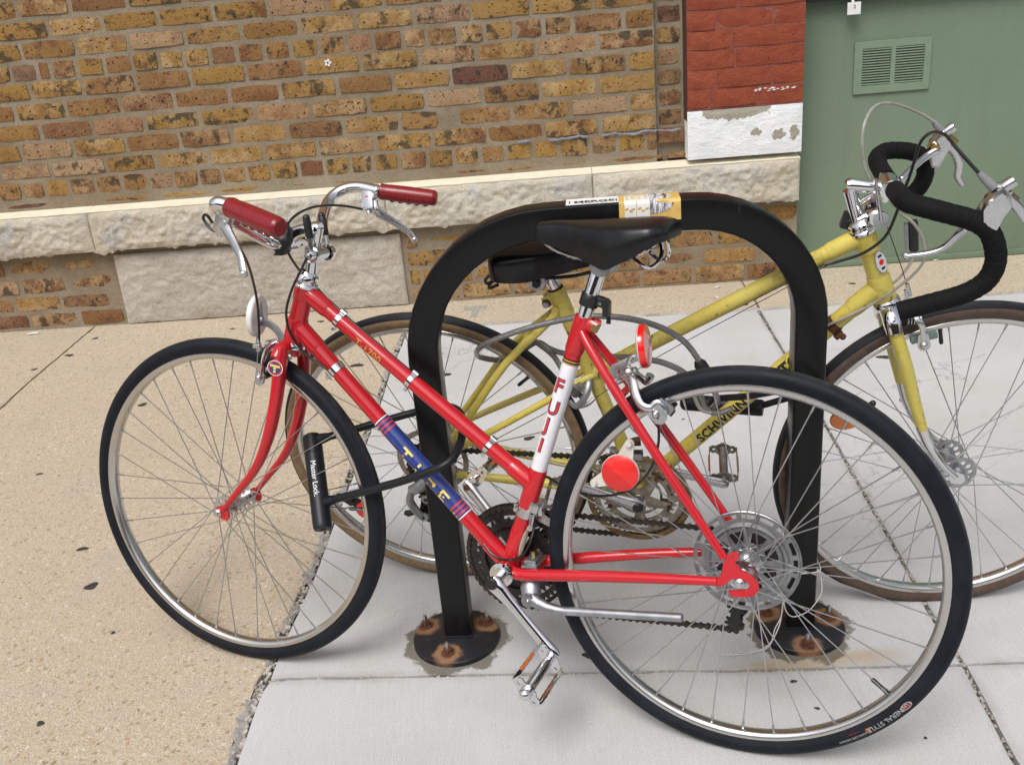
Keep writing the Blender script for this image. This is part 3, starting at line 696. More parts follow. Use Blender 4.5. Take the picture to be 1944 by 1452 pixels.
cR = off(crack, -.004); dL = off(dj, -.0045); dR = off(dj, .0045)   # dj runs towards the camera: +d is its right as seen along it
hU = off(hj, .0035); hD = off(hj, -.0035); tD = off(topb, -.007); tU = off(topb, .010)
crU = [p for p in cR if p[1] > 1.606]; crD = [p for p in cR if p[1] < 1.592]
g = .0045
dLu = [(x - g, y) for x, y in dj if y > 1.47]; dRu = [(x + g, y) for x, y in dj if y > 1.47]
dLd = [(x - g, y) for x, y in dj if y < 1.45]; dRd = [(x + g, y) for x, y in dj if y < 1.45]
t_in = [p for p in tD if -.39 < p[0] < .99]
s1 = pave('slab', [(-.549, 1.604)] + crU + [(-.396, 3.735)] + t_in + [(.995, 3.588)] + dLu[1:] + [(.808, 1.463)] + hU[::-1][1:-1], 'concrete', 0.0, wob=.0008, parent=pavement)
s2 = pave('slab', crD + [(-.547, 1.596)] + hD[1:-1] + [(.808, 1.455)] + dLd, 'concrete', 0.0, wob=.0008, parent=pavement)
s3 = pave('slab', [(.8165, 1.462)] + dRu[::-1][:-1] + [(1.009, 3.586)] + [p for p in tD if p[0] > 1.02] + [(4.5, 1.10)], 'concrete', 0.0, wob=.0008, parent=pavement)
s4 = pave('slab', dRd[::-1] + [(.8165, 1.455), (4.5, 1.093), (4.5, .3), (.75, .3)], 'concrete', 0.0, wob=.0008, parent=pavement)
# the old tan pavement: left of the broken joint and as a strip along the wall
cL = off(crack, .017); cL = [p for p in cL if .7 < p[1] < 3.7]
lj = [(-1.872, 4.25), (-1.886, 3.531), (-1.879, 3.274), (-1.86, 2.6), (-1.82, 1.9), (-1.72, .3)]
t1 = [(x + .004, y) for x, y in lj][::-1] + [(-1.868, 4.60), (1.052, 4.40), (1.024, 3.76), (1.008, 3.61)] + [p for p in tU if -.38 < p[0] < .98][::-1] + [(-.425, 3.76)] + cL[::-1] + [(-.592, .3)]
pave('slab', t1, 'tan', -.001, bev=.005, wob=.0022, parent=pavement)
pave('slab', [(x - .004, y) for x, y in lj] + [(-6, .3), (-6, 4.95), (-1.876, 4.60)], 'tan', -.001, bev=.005, wob=.0012, parent=pavement)
pave('slab', [(1.016, 3.608), (1.032, 3.76), (1.06, 4.40), (4.6, 4.15)] + [p for p in tU if p[0] > 1.1][::-1], 'tan', -.001, bev=.005, wob=.0022, parent=pavement)
for nm, poly in (('slab', [(-6, -6), (4.6, -6), (4.6, .292), (-6, .292)]),):
    pave(nm, poly, 'concrete', 0.0, parent=pavement, step=.5)
# crumbled filler in the broken joint
fl = MB()
for i in range(520):
    k = random.random(); i0 = min(int(k * (len(crack) - 1)), len(crack) - 2); tt = random.random()
    p = [crack[i0][q] + (crack[i0 + 1][q] - crack[i0][q]) * tt for q in (0, 1)]
    s = random.uniform(.002, .0065) * (1.5 if random.random() < .1 else 1)
    fl.ball((p[0] - random.uniform(-.001, .013) - (random.random() ** 4) * .02, p[1], -.009 + random.uniform(0, .006)), s, n=6, s=(1, random.uniform(.7, 1.6), .7))
for line, cnt in ((dj, 620), (hj, 300), (topb[:8], 300)):
    for i in range(cnt):
        i0 = random.randrange(len(line) - 1); tt = random.random()
        p = [line[i0][q] + (line[i0 + 1][q] - line[i0][q]) * tt for q in (0, 1)]
        fl.ball((p[0] + random.uniform(-.005, .005), p[1] + random.uniform(-.004, .004), -.005 + random.uniform(-.003, .003)), random.uniform(.0015, .0042), n=6, s=(1, 1.2, .7))
gr = fl.build('joint_gravel', 'grit'); gr['kind'] = 'stuff'; gr['label'] = 'small stones and grit caught in the pavement joints'
# broken mortar fillet along the crack
mf = MB()
cc = [p for p in crack if p[1] < 3.7]
def jag(x): return (sin(x * 61) + sin(x * 143 + 1) + sin(x * 29 + 2)) / 3
yy = .8
rows_ = []
while yy < 3.66:
    i0 = max(i for i in range(len(crack) - 1) if crack[i][1] <= yy); a, b = crack[i0], crack[i0 + 1]
    x = a[0] + (b[0] - a[0]) * (yy - a[1]) / (b[1] - a[1])
    wd = .010 + .009 * jag(yy) + .006 * jag(yy * 2.3)
    rows_.append((x - .0035 - max(0, .004 * jag(yy * 1.7)), x - .006 - max(.003, wd) - .006, yy)); yy += .011
for i in range(len(rows_) - 1):
    a, b = rows_[i], rows_[i + 1]
    if jag(a[2] * .7 + .3) < -.28: continue
    z1 = -.002 + .0035 * jag(a[2] * 3); z2 = -.002 + .0035 * jag(b[2] * 3)
    mf.add([(a[0], a[2], z1 - .006), ((a[0] + a[1]) / 2, a[2], z1 + .002), (a[1], a[2], -.0005), (b[0], b[2], z2 - .006), ((b[0] + b[1]) / 2, b[2], z2 + .002), (b[1], b[2], -.0005)], [(0, 1, 4, 3), (1, 2, 5, 4)])
mfo = mf.build('joint_mortar', 'old_mortar', sharp=180); mfo['kind'] = 'structure'
cu_ = MB()       # thin worn curb strip of old cement where the tan strip meets the pale slabs
rr = []
xx = -.40
while xx < 3.2:
    i0 = max(i for i in range(len(topb) - 1) if topb[i][0] <= xx); a, b = topb[i0], topb[i0 + 1]
    y = a[1] + (b[1] - a[1]) * (xx - a[0]) / (b[0] - a[0])
    rr.append((xx, y + .004 + .003 * jag(xx), y + .026 + .010 * jag(xx * 1.9 + 1))); xx += .02
for i in range(len(rr) - 1):
    a, b = rr[i], rr[i + 1]
    if jag(a[0] * .6 + 1.3) > .62: continue
    cu_.add([(a[0], a[1], -.006), (a[0], (a[1] + a[2]) / 2, .0035), (a[0], a[2], -.0005), (b[0], b[1], -.006), (b[0], (b[1] + b[2]) / 2, .0035), (b[0], b[2], -.0005)], [(0, 1, 4, 3), (1, 2, 5, 4)])
co = cu_.build('joint_mortar', 'old_mortar', sharp=180); co['kind'] = 'structure'

# ------------------------------------------------------------------ brick building (wall frame: u along the wall, +y into it, z up)
WANG, WD = -.07152, 4.06283
WM = Matrix.Translation((0, WD, 0)) @ Matrix.Rotation(WANG, 4, 'Z')
bld = empty('brick_building', WM)
tag(bld, 'old tan brick building with a pale stone ledge and a red painted corner pier', 'building')

def slab3(x0, x1, y0, y1, z0, z1):
    m = MB(); m.box(((x0 + x1) / 2, (y0 + y1) / 2, (z0 + z1) / 2), (x1 - x0, y1 - y0, z1 - z0)); return m
def rough(mbx, x0, x1, y, z0, z1, nx, nz, amp, seed=0, depth=.06, edge=.0, zc=0.0):
    """rock-faced front: a grid displaced towards the viewer, closed at the sides"""
    rnd = random.Random(seed); vs = []; fs = []
    sd_ = V((seed * 7.13, seed * 3.7, seed * 1.9))
    def h(u, z):
        a = noise.noise(V((u * 7, z * 10, 0)) + sd_) * 1.1
        b = 1 - 2 * abs(noise.noise(V((u * 15, z * 22, 4)) + sd_))
        c = noise.noise(V((u * 42, z * 50, 9)) + sd_)
        return a + .55 * b + .62 * c
    for i in range(nx + 1):
        for j in range(nz + 1):
            fu, fz = i / nx, j / nz; u = x0 + (x1 - x0) * fu; z = z0 + (z1 - z0) * fz
            e = min(1, fu * 14, (1 - fu) * 14, 1); ez = min(1, fz * 5 + .05, (1 - fz) * 7 + .0)
            zz = z + (h(u * 1.7, 3.0) * zc if j == 0 else 0)
            vs.append((u, y - (amp * (.75 + .55 * h(u, z)) + rnd.uniform(-.0016, .0016)) * e ** .5 * ez ** .5, zz))
    for i in range(nx):
        for j in range(nz):
            a = i * (nz + 1) + j; fs.append((a, a + nz + 1, a + nz + 2, a + 1))
    # closing sides back to depth
    o = len(vs)
    ring = [i * (nz + 1) for i in range(nx + 1)] + [nx * (nz + 1) + j for j in range(1, nz + 1)] + [i * (nz + 1) + nz for i in range(nx - 1, -1, -1)] + [j for j in range(nz - 1, 0, -1)]
    for r_i in ring: vs.append((vs[r_i][0], y + depth, vs[r_i][2]))
    L = len(ring)
    for k in range(L): fs.append((ring[k], o + k, o + (k + 1) % L, ring[(k + 1) % L]))
    return mbx.add(vs, fs)

UL = -5.2                                   # left end of the wall built
slab3(UL, .692, .0498, .40, .50, 7.5).build('mortar_wall', 'mortar', bld)
slab3(.692, .8119, .083, .40, .50, 7.5).build('mortar_wall', 'mortar', bld)
slab3(UL, 1.2705, .0058, .40, -.05, .40).build('mortar_wall', 'mortar', bld)

# brick meshes: a handful of worn blocks, shared
def brick_mesh(L, h, seed, d=.03, j=.0022, c=.0036, cc=.0004):
    rnd = random.Random(seed); vs = []; fs = []; nx = 4 if L > .15 else 3; nz = 2
    for i in range(nx + 1):
        for k in range(nz + 1):
            x = -L / 2 + L * i / nx; z = -h / 2 + h * k / nz
            on = i in (0, nx) or k in (0, nz); cor = i in (0, nx) and k in (0, nz)
            x2 = x + rnd.uniform(-j, j) * (1.3 if on else 1); z2 = z + rnd.uniform(-j, j)
            if cor: x2 *= .986 if L > .15 else .972; z2 *= .93
            vs.append((x2, (c if on else 0) + rnd.uniform(-.0012, .0012) + (cc if cor else 0), z2))
    for i in range(nx):
        for k in range(nz):
            a = i * (nz + 1) + k; fs.append((a, a + nz + 1, a + nz + 2, a + 1))
    ring = [i * (nz + 1) for i in range(nx + 1)] + [nx * (nz + 1) + q for q in range(1, nz + 1)] + [i * (nz + 1) + nz for i in range(nx - 1, -1, -1)] + [q for q in range(nz - 1, 0, -1)]
    o = len(vs)
    for r_i in ring: vs.append((vs[r_i][0], d, vs[r_i][2]))
    for k in range(len(ring)): fs.append((ring[k], o + k, o + (k + 1) % len(ring), ring[(k + 1) % len(ring)]))
    return vs, fs
def brick_me(L, h, seed, mat='brick', **k):
    vs, fs = brick_mesh(L, h, seed, **k); me = bpy.data.meshes.new('brick'); me.from_pydata(vs, [], fs); me.materials.append(M[mat])
    bm = bmesh.new(); bm.from_mesh(me); bmesh.ops.recalc_face_normals(bm, faces=bm.faces); bm.to_mesh(me); bm.free()
    me.polygons.foreach_set('use_smooth', [True] * len(me.polygons)); me.set_sharp_from_angle(angle=radians(50)); return me
STR = [brick_me(.205, .0605, 10 + i) for i in range(7)]; HDR = [brick_me(.100, .062, 40 + i) for i in range(6)]
rb = random.Random(21)
def brick(u0, u1, z, y, parent=bld, name='brick', sink=0.0, hs=1.0, meshes=None, flip=True):
    L = u1 - u0
    me = rb.choice(meshes or (STR if L > .15 else HDR)); bl = .205 if L > .15 else .100
    if meshes: bl = meshes_len[id(meshes)]
    o = link(name, me, parent, ((u0 + u1) / 2, y + sink + rb.uniform(-.0015, .003), z + rb.uniform(-.0015, .0015)))
    o.scale = (L / bl, 1, hs * rb.uniform(.95, 1.05)); o.rotation_euler = (0, rb.uniform(-.008, .008), 0)
    return o
meshes_len = {}
ROWS = {1.350: [-1.881, -1.658, -1.419, -1.189], 1.268: [-1.769, -1.542, -1.304, -1.075, -.851, -.611, -.379],
 1.188: [-1.907, -1.675, -1.449, -1.213, -.975, -.736, -.503, -.264, -.033, .204, .453],
 1.107: [-1.976, -1.861, -1.802, -1.691, -1.571, -1.452, -1.339, -1.234, -1.123, -1.012, -.895, -.784, -.666, -.552, -.44, -.32, -.222, -.094, .016, .134, .252, .369, .571],
 1.031: [-1.912, -1.684, -1.456, -1.222, -.986, -.743, -.507, -.262, -.025, .216, .464], .947: [-2.003, -1.779, -1.541, -1.311, -1.075, -.856, -.616, -.38, -.142, .101, .338, .584],
 .864: [-1.915, -1.684, -1.458, -1.215, -.981, -.74, -.498, -.254, -.016, .22, .456], .784: [-2.023, -1.792, -1.557, -1.324, -1.096, -.855, -.613, -.375, -.205, -.132, .098, .341, .583],
 .703: [-1.913, -1.666, -1.448, -1.211, -.971, -.738, -.492, -.244, -.014, .223, .459],
 .623: [-2.063, -1.961, -1.853, -1.731, -1.616, -1.499, -1.387, -1.275, -1.17, -1.061, -.95, -.833, -.72, -.611, -.508, -.396, -.276, -.165, -.05, .056, .174, .283, .415, .532, .645]}
END = .690
far_bricks = []                               # out of sight to the left and above: joined into one part
for z, js in ROWS.items():
    hdr = abs(z - 1.107) < .01 or abs(z - .623) < .01
    pitch = .113 if hdr else .232
    js = list(js)
    while js[-1] + pitch < END - .05: js.append(js[-1] + pitch * rb.uniform(.97, 1.03))
    js.append(END + .009)
    while js[0] > -2.55: js.insert(0, js[0] - pitch * rb.uniform(.96, 1.04))
    for a, b in zip(js, js[1:]):
        if abs(a + .205) < .003 and abs(b + .132) < .003: continue       # a gap patched with mortar
        gap = rb.uniform(.015, .024)
        if b - a > .05: brick(a + gap / 2, b - gap / 2, z, .0425)
    x = js[0]
    while x > UL + .2: far_bricks.append((x - pitch + .008, x - .008, z)); x -= pitch
z = 1.432; k = 0
while z < 7.4:
    hdr = k % 6 == 4; pitch = .113 if hdr else .232; x = END + .009 - (0 if k % 2 else pitch / 2)
    if k % 2 == 0: far_bricks.append((x + .009, END, z))
    while x > UL + .2: far_bricks.append((x - pitch + .008, x - .008, z)); x -= pitch
    z += .081; k += 1
# half-bricks of the narrow recessed chase beside the pier
for i, z in enumerate([.70 + .0808 * q for q in range(9)]):
    brick(.706 + rb.uniform(0, .008), .800 - rb.uniform(0, .008), z + .012, .074, hs=.92)
brick(.70, .808, .640, .058, hs=.95); 
# thin sliver course on the ledge
x = -2.6
while x < .78:
    L = rb.uniform(.12, .24)
    if rb.random() < .8: brick(x, x + L, .5555, .0475, hs=.33)
    x += L + rb.uniform(.02, .07)
# bricks under the ledge, left of the stone block and right of it
for r_i, z in enumerate((.044, .122, .205, .288)):
    x = -1.735 - (.05 if r_i % 2 else .0)
    while x > -2.75:
        L = rb.choice((.19, .2, .21, .21)); brick(x - L, x, z, -.0015, hs=rb.uniform(.92, 1.05), sink=rb.choice((0, .002, .004))); x -= L + rb.uniform(.016, .03)
    while x > UL + .2: far_bricks.append((x - .215, x, -z)); x -= .232
    x = -.405 + (.06 if r_i % 2 else 0)
    if r_i % 2: brick(-.405, -.36, z, -.0015)
    while x < 1.262:
        L = rb.choice((.20, .205, .21, .21, .1)); x1 = min(x + L, 1.266)
        if x1 - x > .04: brick(x, x1, z, -.0015, hs=rb.uniform(.95, 1.08), sink=rb.choice((0, .001, .003)))
        x = x1 + rb.uniform(.014, .022)
fb = MB()
for i, (a, b, z) in enumerate(far_bricks):
    vs, fs = brick_mesh(b - a, .062, 100 + i % 9)
    y = .0425 if z > .4 else -.0015
    fb.add([((a + b) / 2 + p[0], y + p[1], abs(z) + p[2]) for p in vs], fs)
fbo = fb.build('brick', 'brick', bld, sharp=50); fbo['kind'] = 'stuff'

# stone ledge: four rock-faced blocks with a dressed sloping top
for i, (a, b, seed) in enumerate(((UL, -2.93, 3), (-2.929, -1.7652, 4), (-1.7632, -.467, 5), (-.465, .413, 6), (.415, 1.2665, 8))):
    lo, hi = .345, .522
    m = MB(); rough(m, a, b, -.036, lo, hi, max(40, int((b - a) * 150)), 26, .019, seed, depth=.10, zc=.016)
    m.build('ledge_stone', 'ledge_stone', bld, sharp=60)
    m = MB()
    n = max(6, int((b - a) * 30)); rr_ = random.Random(seed + 50); vs = []
    for q in range(n + 1):
        x = a + (b - a) * q / n
        vs += [(x, -.043 + rr_.uniform(-.003, .003), hi + .002 + rr_.uniform(-.001, .001)), (x, .054, hi + .013), (x, -.036, hi - .012)]
    m.add(vs, [t_ for q in range(n) for t_ in ((3 * q, 3 * q + 3, 3 * q + 4, 3 * q + 1), (3 * q + 2, 3 * q + 5, 3 * q + 3, 3 * q))])
    m.build('ledge_top', 'ledge_top', bld, sharp=50)
# large foundation stone with a slightly ragged outline
m = MB(); rough(m, -1.712, -.428, -.003, .004, .322, 130, 34, .013, 17, depth=.08)
for i, v in enumerate(m.v):                    # left edge leans, as the block does
    if v[0] < -1.60: m.v[i] = (v[0] + (v[2] - .16) * .02, v[1], v[2])
m.build('foundation_stone', 'block_stone', bld, sharp=70)

# corner pier: red painted brick over a flaking white base
PX0, PX1, PY = .8125, 1.2705, -.038
slab3(PX0, PX1, PY + .0040, .40, .742, 7.5).build('pier_mortar', 'red_mortar', bld)
slab3(PX0 - .0025, PX0, PY + .012, .40, .70, 4.2).build('pier_return', 'shaded_return', bld)
m = MB(); rough(m, PX0 - .002, PX1, PY + .003, .547, .7395, 40, 16, .005, 23, depth=.10)
m.build('pier_base', 'white_base', bld, sharp=60)
RS = [brick_me(.215, .068, 60 + i, 'red_brick', j=.0012, c=.002, cc=.0006) for i in range(5)]; RH = [brick_me(.100, .0685, 70 + i, 'red_brick', j=.0012, c=.002, cc=.0006) for i in range(4)]
meshes_len[id(RS)] = .215; meshes_len[id(RH)] = .100
z = .7835; k = 0
while z < 7.4:
    js = ((PX0, .985, PX1), (PX0, .90, 1.115, PX1), (PX0, 1.01, PX1))[k % 3] if k % 2 else ((PX0, .905, PX1 - .16, PX1) if k % 4 else (PX0, .965, PX1))
    if k in (1, 4): js = (PX0, .925, 1.145, PX1)
    if k in (0, 2): js = (PX0, 1.0, PX1) if k else (PX0, .90, 1.09, PX1)
    for a, b in zip(js, js[1:]):
        if z < 1.45 or True:
            a2, b2 = a + (.0032 if a > PX0 else 0.001), b - (.0032 if b < PX1 else .001)
            S_ = RS if b2 - a2 > .15 else RH
            o = brick(a2, b2, z, PY - .001, meshes=S_, sink=rb.uniform(-.002, .001)); o.scale.z = 1.0
    z += .0742; k += 1

# ------------------------------------------------------------------ green shop-front wall
gw = empty('green_wall', WM @ Matrix.Translation((2.4, .12, 0)))
tag(gw, 'sage green painted shop-front wall under a dark sill, right of the red pier', 'wall')
L0 = (-2.4, -.12, 0)
def gpart(name, mb, mat, sharp=38): return mb.build(name, mat, gw, L0, sharp)
m = MB()
m.box((3.0, .20, .56), (3.456, .16, 1.10)); gpart('panel', m, 'green')
m = MB()
m.box((3.0, .115, .014), (3.456, .008, .026), bev=.003); gpart('base_strip', m, 'green')
m = MB(); m.box((3.0, .17, 1.148), (3.456, .19, .080), bev=.006); gpart('sill', m, 'sill_black')
m = MB(); m.box((3.0, .27, 4.4), (3.456, .16, 6.2)); gpart('upper_panel', m, 'green')
# ventilation grille: frame, dark sheet painted for the shade behind, louvre slats
vx0, vx1, vz0, vz1 = 1.5085, 1.815, .7355, .941
vent = MB()
vent.plate([(vx0, vz0), (vx1, vz0), (vx1, vz1), (vx0, vz1)], [[(1.541, .768), (1.656, .768), (1.656, .912), (1.541, .912)], [(1.674, .768), (1.789, .768), (1.789, .912), (1.674, .912)]], .007, (0, .1135, 0), bev=.0015)
for x_ in (vx0 + .012, vx1 - .012): vent.ball((x_, .1095, .838), .0045, n=8, s=(1, .5, 1))
vf = gpart('vent', vent, 'vent_green')
m = MB(); m.box((1.665, .1188, .84), (.26, .002, .155)); cav = m.build('vent_shade', 'cavity_shade', vf)
for px0, px1 in ((1.541, 1.656), (1.674, 1.789)):
    for q in range(14):
        z_ = .7735 + q * .01035
        m = MB(); m.box(((px0 + px1) / 2, .1135, z_), (px1 - px0, .0095, .0026), Y=(0, .80, .60)); m.build('slat', 'vent_green', vf)

# small paper tag hanging under the sill, a flower sticker on the bricks
m = MB(); m.box((1.4855, .0705, 1.0735), (.052, .0012, .046)); m.box((1.480, .074, 1.104), (.010, .006, .03))
pt = m.build('paper_tag', 'paper', None); pt.matrix_world = WM
tag(pt, 'small white paper tag hanging below the dark sill of the green wall', 'tag')
tx, tf = text2d('2', .018, .02); m = MB(); m.add([(1.488 + a, .0694, 1.079 + b) for a, b in tx], tf); m.build('print', 'black_ink', pt)
m = MB()
pet = []
for i in range(60):
    a = 2 * pi * i / 60; pet.append(((.0105 + .0045 * abs(cos(2.5 * a))) * cos(a), (.0105 + .0045 * abs(cos(2.5 * a))) * sin(a)))
m.plate(pet, [], .0008, (-.6375, .0372, 1.0425)); st = m.build('flower_sticker', 'white_ink', None); st.matrix_world = WM
tag(st, 'tiny white five petalled flower sticker on an orange brick', 'sticker')
m = MB(); m.plate(circ(.0042, 14), [], .0004, (-.6375, .0364, 1.0425))
for i in range(5): m.plate(circ(.0017, 8, 0, (.0098 * cos(1.2566 * i + .63), .0098 * sin(1.2566 * i + .63))), [], .0004, (-.6375, .0364, 1.0425))
m.build('print', 'black_ink', st)
# smear of blue-grey sealant on the brick joint beside the pier
m = MB(); rr_ = random.Random(5); M['sealant'] = plain('blue_grey_sealant', (.20, .225, .28), .6, 0, .25, 60, .3, 200)
x = .11; pts = []
for (a, b) in ((.115, .172), (.245, .425), (.468, .80)):
    path = []; q = a
    while q < b: path.append((q, .0405 - rr_.uniform(0, .004), .664 + .004 * sin(q * 40) + rr_.uniform(-.003, .003))); q += .018
    if len(path) > 2: m.tube(path, [rr_.uniform(.002, .0058) for _ in path], 7)
so = m.build('sealant_strip', 'sealant', bld)
m = MB()
for i in range(26):
    x_ = rr_.uniform(1.075, 1.235); w_ = rr_.uniform(.002, .010); z_ = .806 + rr_.uniform(-.006, .006) + (x_ - 1.07) * -.02
    m.add([(x_ - w_, PY - .0062, z_), (x_, PY - .0066, z_ + rr_.uniform(.0012, .004)), (x_ + w_, PY - .0062, z_ + rr_.uniform(-.001, .001)), (x_, PY - .0066, z_ - rr_.uniform(.001, .003))], [(0, 1, 2, 3)])
m.build('paint_smear', 'white_ink', bld)

# ------------------------------------------------------------------ gum, litter, paint mark
def blob(name, x, y, r, mat, z=.0012, el=1.0, h=.0016):
    rr_ = random.Random(int(x * 1000) + int(y * 777)); ph = rr_.uniform(0, 6); n = 18; m = MB()
    vs = [(0, 0, h)]
    for ring, (k, hh) in enumerate(((.6, h * .9), (1.0, 0.0))):
        for i in range(n):
            a = 2 * pi * i / n; q = r * k * (1 + .18 * sin(2 * a + ph) + .12 * sin(3 * a + 2 * ph) + rr_.uniform(-.05, .05))
            vs.append((q * cos(a) * el, q * sin(a), hh))
    fs = [(0, 1 + i, 1 + (i + 1) % n) for i in range(n)] + [(1 + i, 1 + n + i, 1 + n + (i + 1) % n, 1 + (i + 1) % n) for i in range(n)]
    m.add(vs, fs); return m.build(name, mat, None, (x, y, z - .0010), sharp=180)
GT = ['dark gum spot on tan pavement at the left edge, beside the red front wheel',
 'dark gum spot, upper of the pair on tan pavement left below the red front hub',
 'large dark gum spot, lower of the pair left of the red front tyre',
 'dark gum spot on tan pavement nearest the bottom left corner',
 'oval dark gum spot on tan pavement seen between the red front wheel spokes',
 'tiny dark gum spot just outside the lower left of the red front tyre',
 'small dark gum spot near the wall foot, below the left end of the foundation stone',
 'dark gum spot on the pavement joint line left of the foundation stone',
 'dark gum spot near the left edge, lower one beside the long tan pavement joint',
 'small dark gum spot by the wall below the foundation stone, left of the white reflector',
 'small dark gum spot on tan pavement just right of the red head tube',
 'long dark gum spot on tan pavement between the two red frame tubes',
 'dark gum spot on the tan strip under the sloping yellow tube',
 'small dark gum spot on the tan strip just right of the rack hoop',
 'small dark gum spot on the tan strip below the green wall']
GC = ['dark gum spot on pale concrete just right of the left rack leg',
 'round dark gum spot on pale concrete seen left of the FUJI seat tube',
 'small dark speck on pale concrete below the right rack plate, just past the slab joint',
 'dark speck on pale concrete touching the lower left of the red rear tyre',
 'tiny dark speck on pale concrete low inside the red rear wheel',
 'tiny dark speck on pale concrete below the black round lock body',
 'oval dark gum spot on pale concrete behind the yellow fork leg',
 'tiny dark speck on pale concrete outside the bottom of the red rear tyre']
GS = ['folded white paper scrap by the wall foot at the far left', 'tiny white scrap by the wall foot left of the yellow seat lug',
 'tiny white scrap by the wall foot right of the chrome seat post', 'white scrap by the wall foot inside the right half of the rack hoop',
 'white scrap on the tan strip beside the sloping yellow tube', 'white scrap at the foot of the green wall']
for i, (x, y) in enumerate([(-1.484, 2.684), (-1.165, 2.201), (-1.073, 2.016), (-.993, 1.531), (-1.326, 3.183), (-.948, 1.814), (-1.803, 4.018), (-1.838, 3.817), (-1.926, 3.676), (-1.19, 3.975), (-.802, 3.966), (-.577, 3.386), (.966, 3.687), (1.189, 3.895), (1.461, 3.824)]):
    o = blob('gum_spot', x, y, (.008, .011, .014, .007, .014, .005, .012, .015, .011, .010, .012, .019, .016, .012, .012)[i], 'gum', .0005, 1.25)
    tag(o, GT[i], 'gum', 'dark gum spots on the tan pavement')
for i, (x, y) in enumerate([(-.243, 3.203), (.036, 2.62), (.484, 1.455), (.105, 1.585), (.504, 1.378), (.513, 2.654), (1.267, 3.0), (.662, 1.283)]):
    o = blob('gum_spot', x, y, (.020, .014, .005, .010, .004, .004, .017, .003)[i], 'gum', .0015, 1.2)
    tag(o, GC[i], 'gum', 'dark gum spots on the pale slabs')
for i, (x, y) in enumerate([(-2.141, 4.165), (.168, 3.955), (.474, 3.985), (.918, 3.934), (.882, 3.799), (1.908, 4.034)]):
    m = MB(); a = i * 1.3; s = (.026, .010, .009, .016, .012, .012)[i]
    m.add([(-s, -s * .4, .001), (0, -s * .45, .004), (s, -s * .3, .0015), (s * .9, s * .4, .003), (0, s * .5, .0045), (-s, s * .35, .0015)], [(0, 1, 4, 5), (1, 2, 3, 4)])
    o = m.build('paper_scrap', 'paper', None, (x, y, .0005)); o.rotation_euler.z = a
    tag(o, GS[i], 'litter', 'white scraps along the wall foot')
M['faded_paint'] = plain('faded_blue_paint', (.30, .31, .27), .85, 0, .2, 90, .3, 200)
m = MB(); m.plate([(-.060, .075), (.045, .078), (.040, .045), (.012, .040), (-.004, -.07), (-.030, -.072), (-.022, .030), (-.058, .028)], [], .0008, (-.120, 3.905, .0002), (1, 0, 0), (0, 1, 0))
o = m.build('paint_mark', 'faded_paint', None); tag(o, 'faded blue-grey painted mark on the tan strip near the wall', 'paint mark')

# ------------------------------------------------------------------ unseen far side of the street, added behind the camera for reflections
street = MB(); street.add([(-30, -20, -.012), (30, -20, -.012), (30, -6.0, -.012), (-30, -6.0, -.012)], [(0, 1, 2, 3)])
M['asphalt'] = plain('asphalt', (.05, .05, .052), .9, 0, .25, 40, .4, 200); so_ = street.build('added_road', 'asphalt'); so_['kind'] = 'structure'
opp = empty('added_opposite_building', Matrix.Translation((0, -21, 0)))
tag(opp, 'unseen plain brown brick building added across the street for the chrome to reflect', 'building')
M['opp_brick'] = plain('far_brown_brick', (.17, .10, .065), .9, 0, .2, 6, .3, 30); M['opp_glass'] = plain('far_window_glass', (.03, .035, .04), .1, 0, .1, 4)
m = MB(); m.box((0, -4, 4.5), (56, 8, 9)); m.build('wall', 'opp_brick', opp)
for i in range(-9, 10):
    for z in (1.7, 5.6):
        m = MB(); m.box((i * 2.9, .02, z), (1.5, .1, 1.9)); m.build('window', 'opp_glass', opp)
# ------------------------------------------------------------------ bike rack
RO, RD, RN = V((-.167, 1.665, 0)), V((.9946, -.1043, 0)), V((.1043, .9946, 0))    # foot of the left leg's front face; along; away
rack = empty('bike_rack', Matrix(((RD.x, RN.x, 0, RO.x), (RD.y, RN.y, 0, RO.y), (0, 0, 1, 0), (0, 0, 0, 1))))
tag(rack, 'black square-tube hoop bike rack bolted to the concrete on two round plates', 'bike rack')
HWX, TD = .0285, .0275
cl, cr_, ct = .0055, .711, .881
path = [(cl, .008)]; Rl, Rr = .245, .205
path += [(cl, .3), (cl, ct - Rl)]
for i in range(1, 13):
    a = pi - pi / 2 * i / 12; path.append((cl + Rl + Rl * cos(a), ct - Rl + Rl * sin(a)))
path += [(cl + Rl + .08, ct + .001), (cr_ - Rr - .05, ct + .001)]
for i in range(13):
    a = pi / 2 - pi / 2 * i / 12; path.append((cr_ - Rr + Rr * cos(a), ct - Rr + Rr * sin(a)))
path += [(cr_, .3), (cr_, .008)]
hoop = MB(); sec = []
for (sx, sy) in ((1, 1), (-1, 1), (-1, -1), (1, -1)):
    for k in range(4):
        a = atan2(sy, sx) - pi / 4 + pi / 2 * k / 3; sec.append((sx * (HWX - .006) + .006 * cos(a), sy * (TD - .006) + .006 * sin(a)))
vs_, fs_ = [], []; n = len(sec)
for i, (x, z) in enumerate(path):
    a, b = path[max(i - 1, 0)], path[min(i + 1, len(path) - 1)]; t = V((b[0] - a[0], 0, b[1] - a[1])).normalized(); nrm = V((t.z, 0, -t.x))
    for (p, q) in sec: vs_.append(V((x, TD, z)) + nrm * p + V((0, q, 0)))
for i in range(len(path) - 1):
    for j in range(n): fs_.append((i * n + j, i * n + (j + 1) % n, (i + 1) * n + (j + 1) % n, (i + 1) * n + j))
hoop.add(vs_, fs_); hoop.build('hoop', 'rack', rack, sharp=30)
WtoR = rack.matrix_world.inverted()
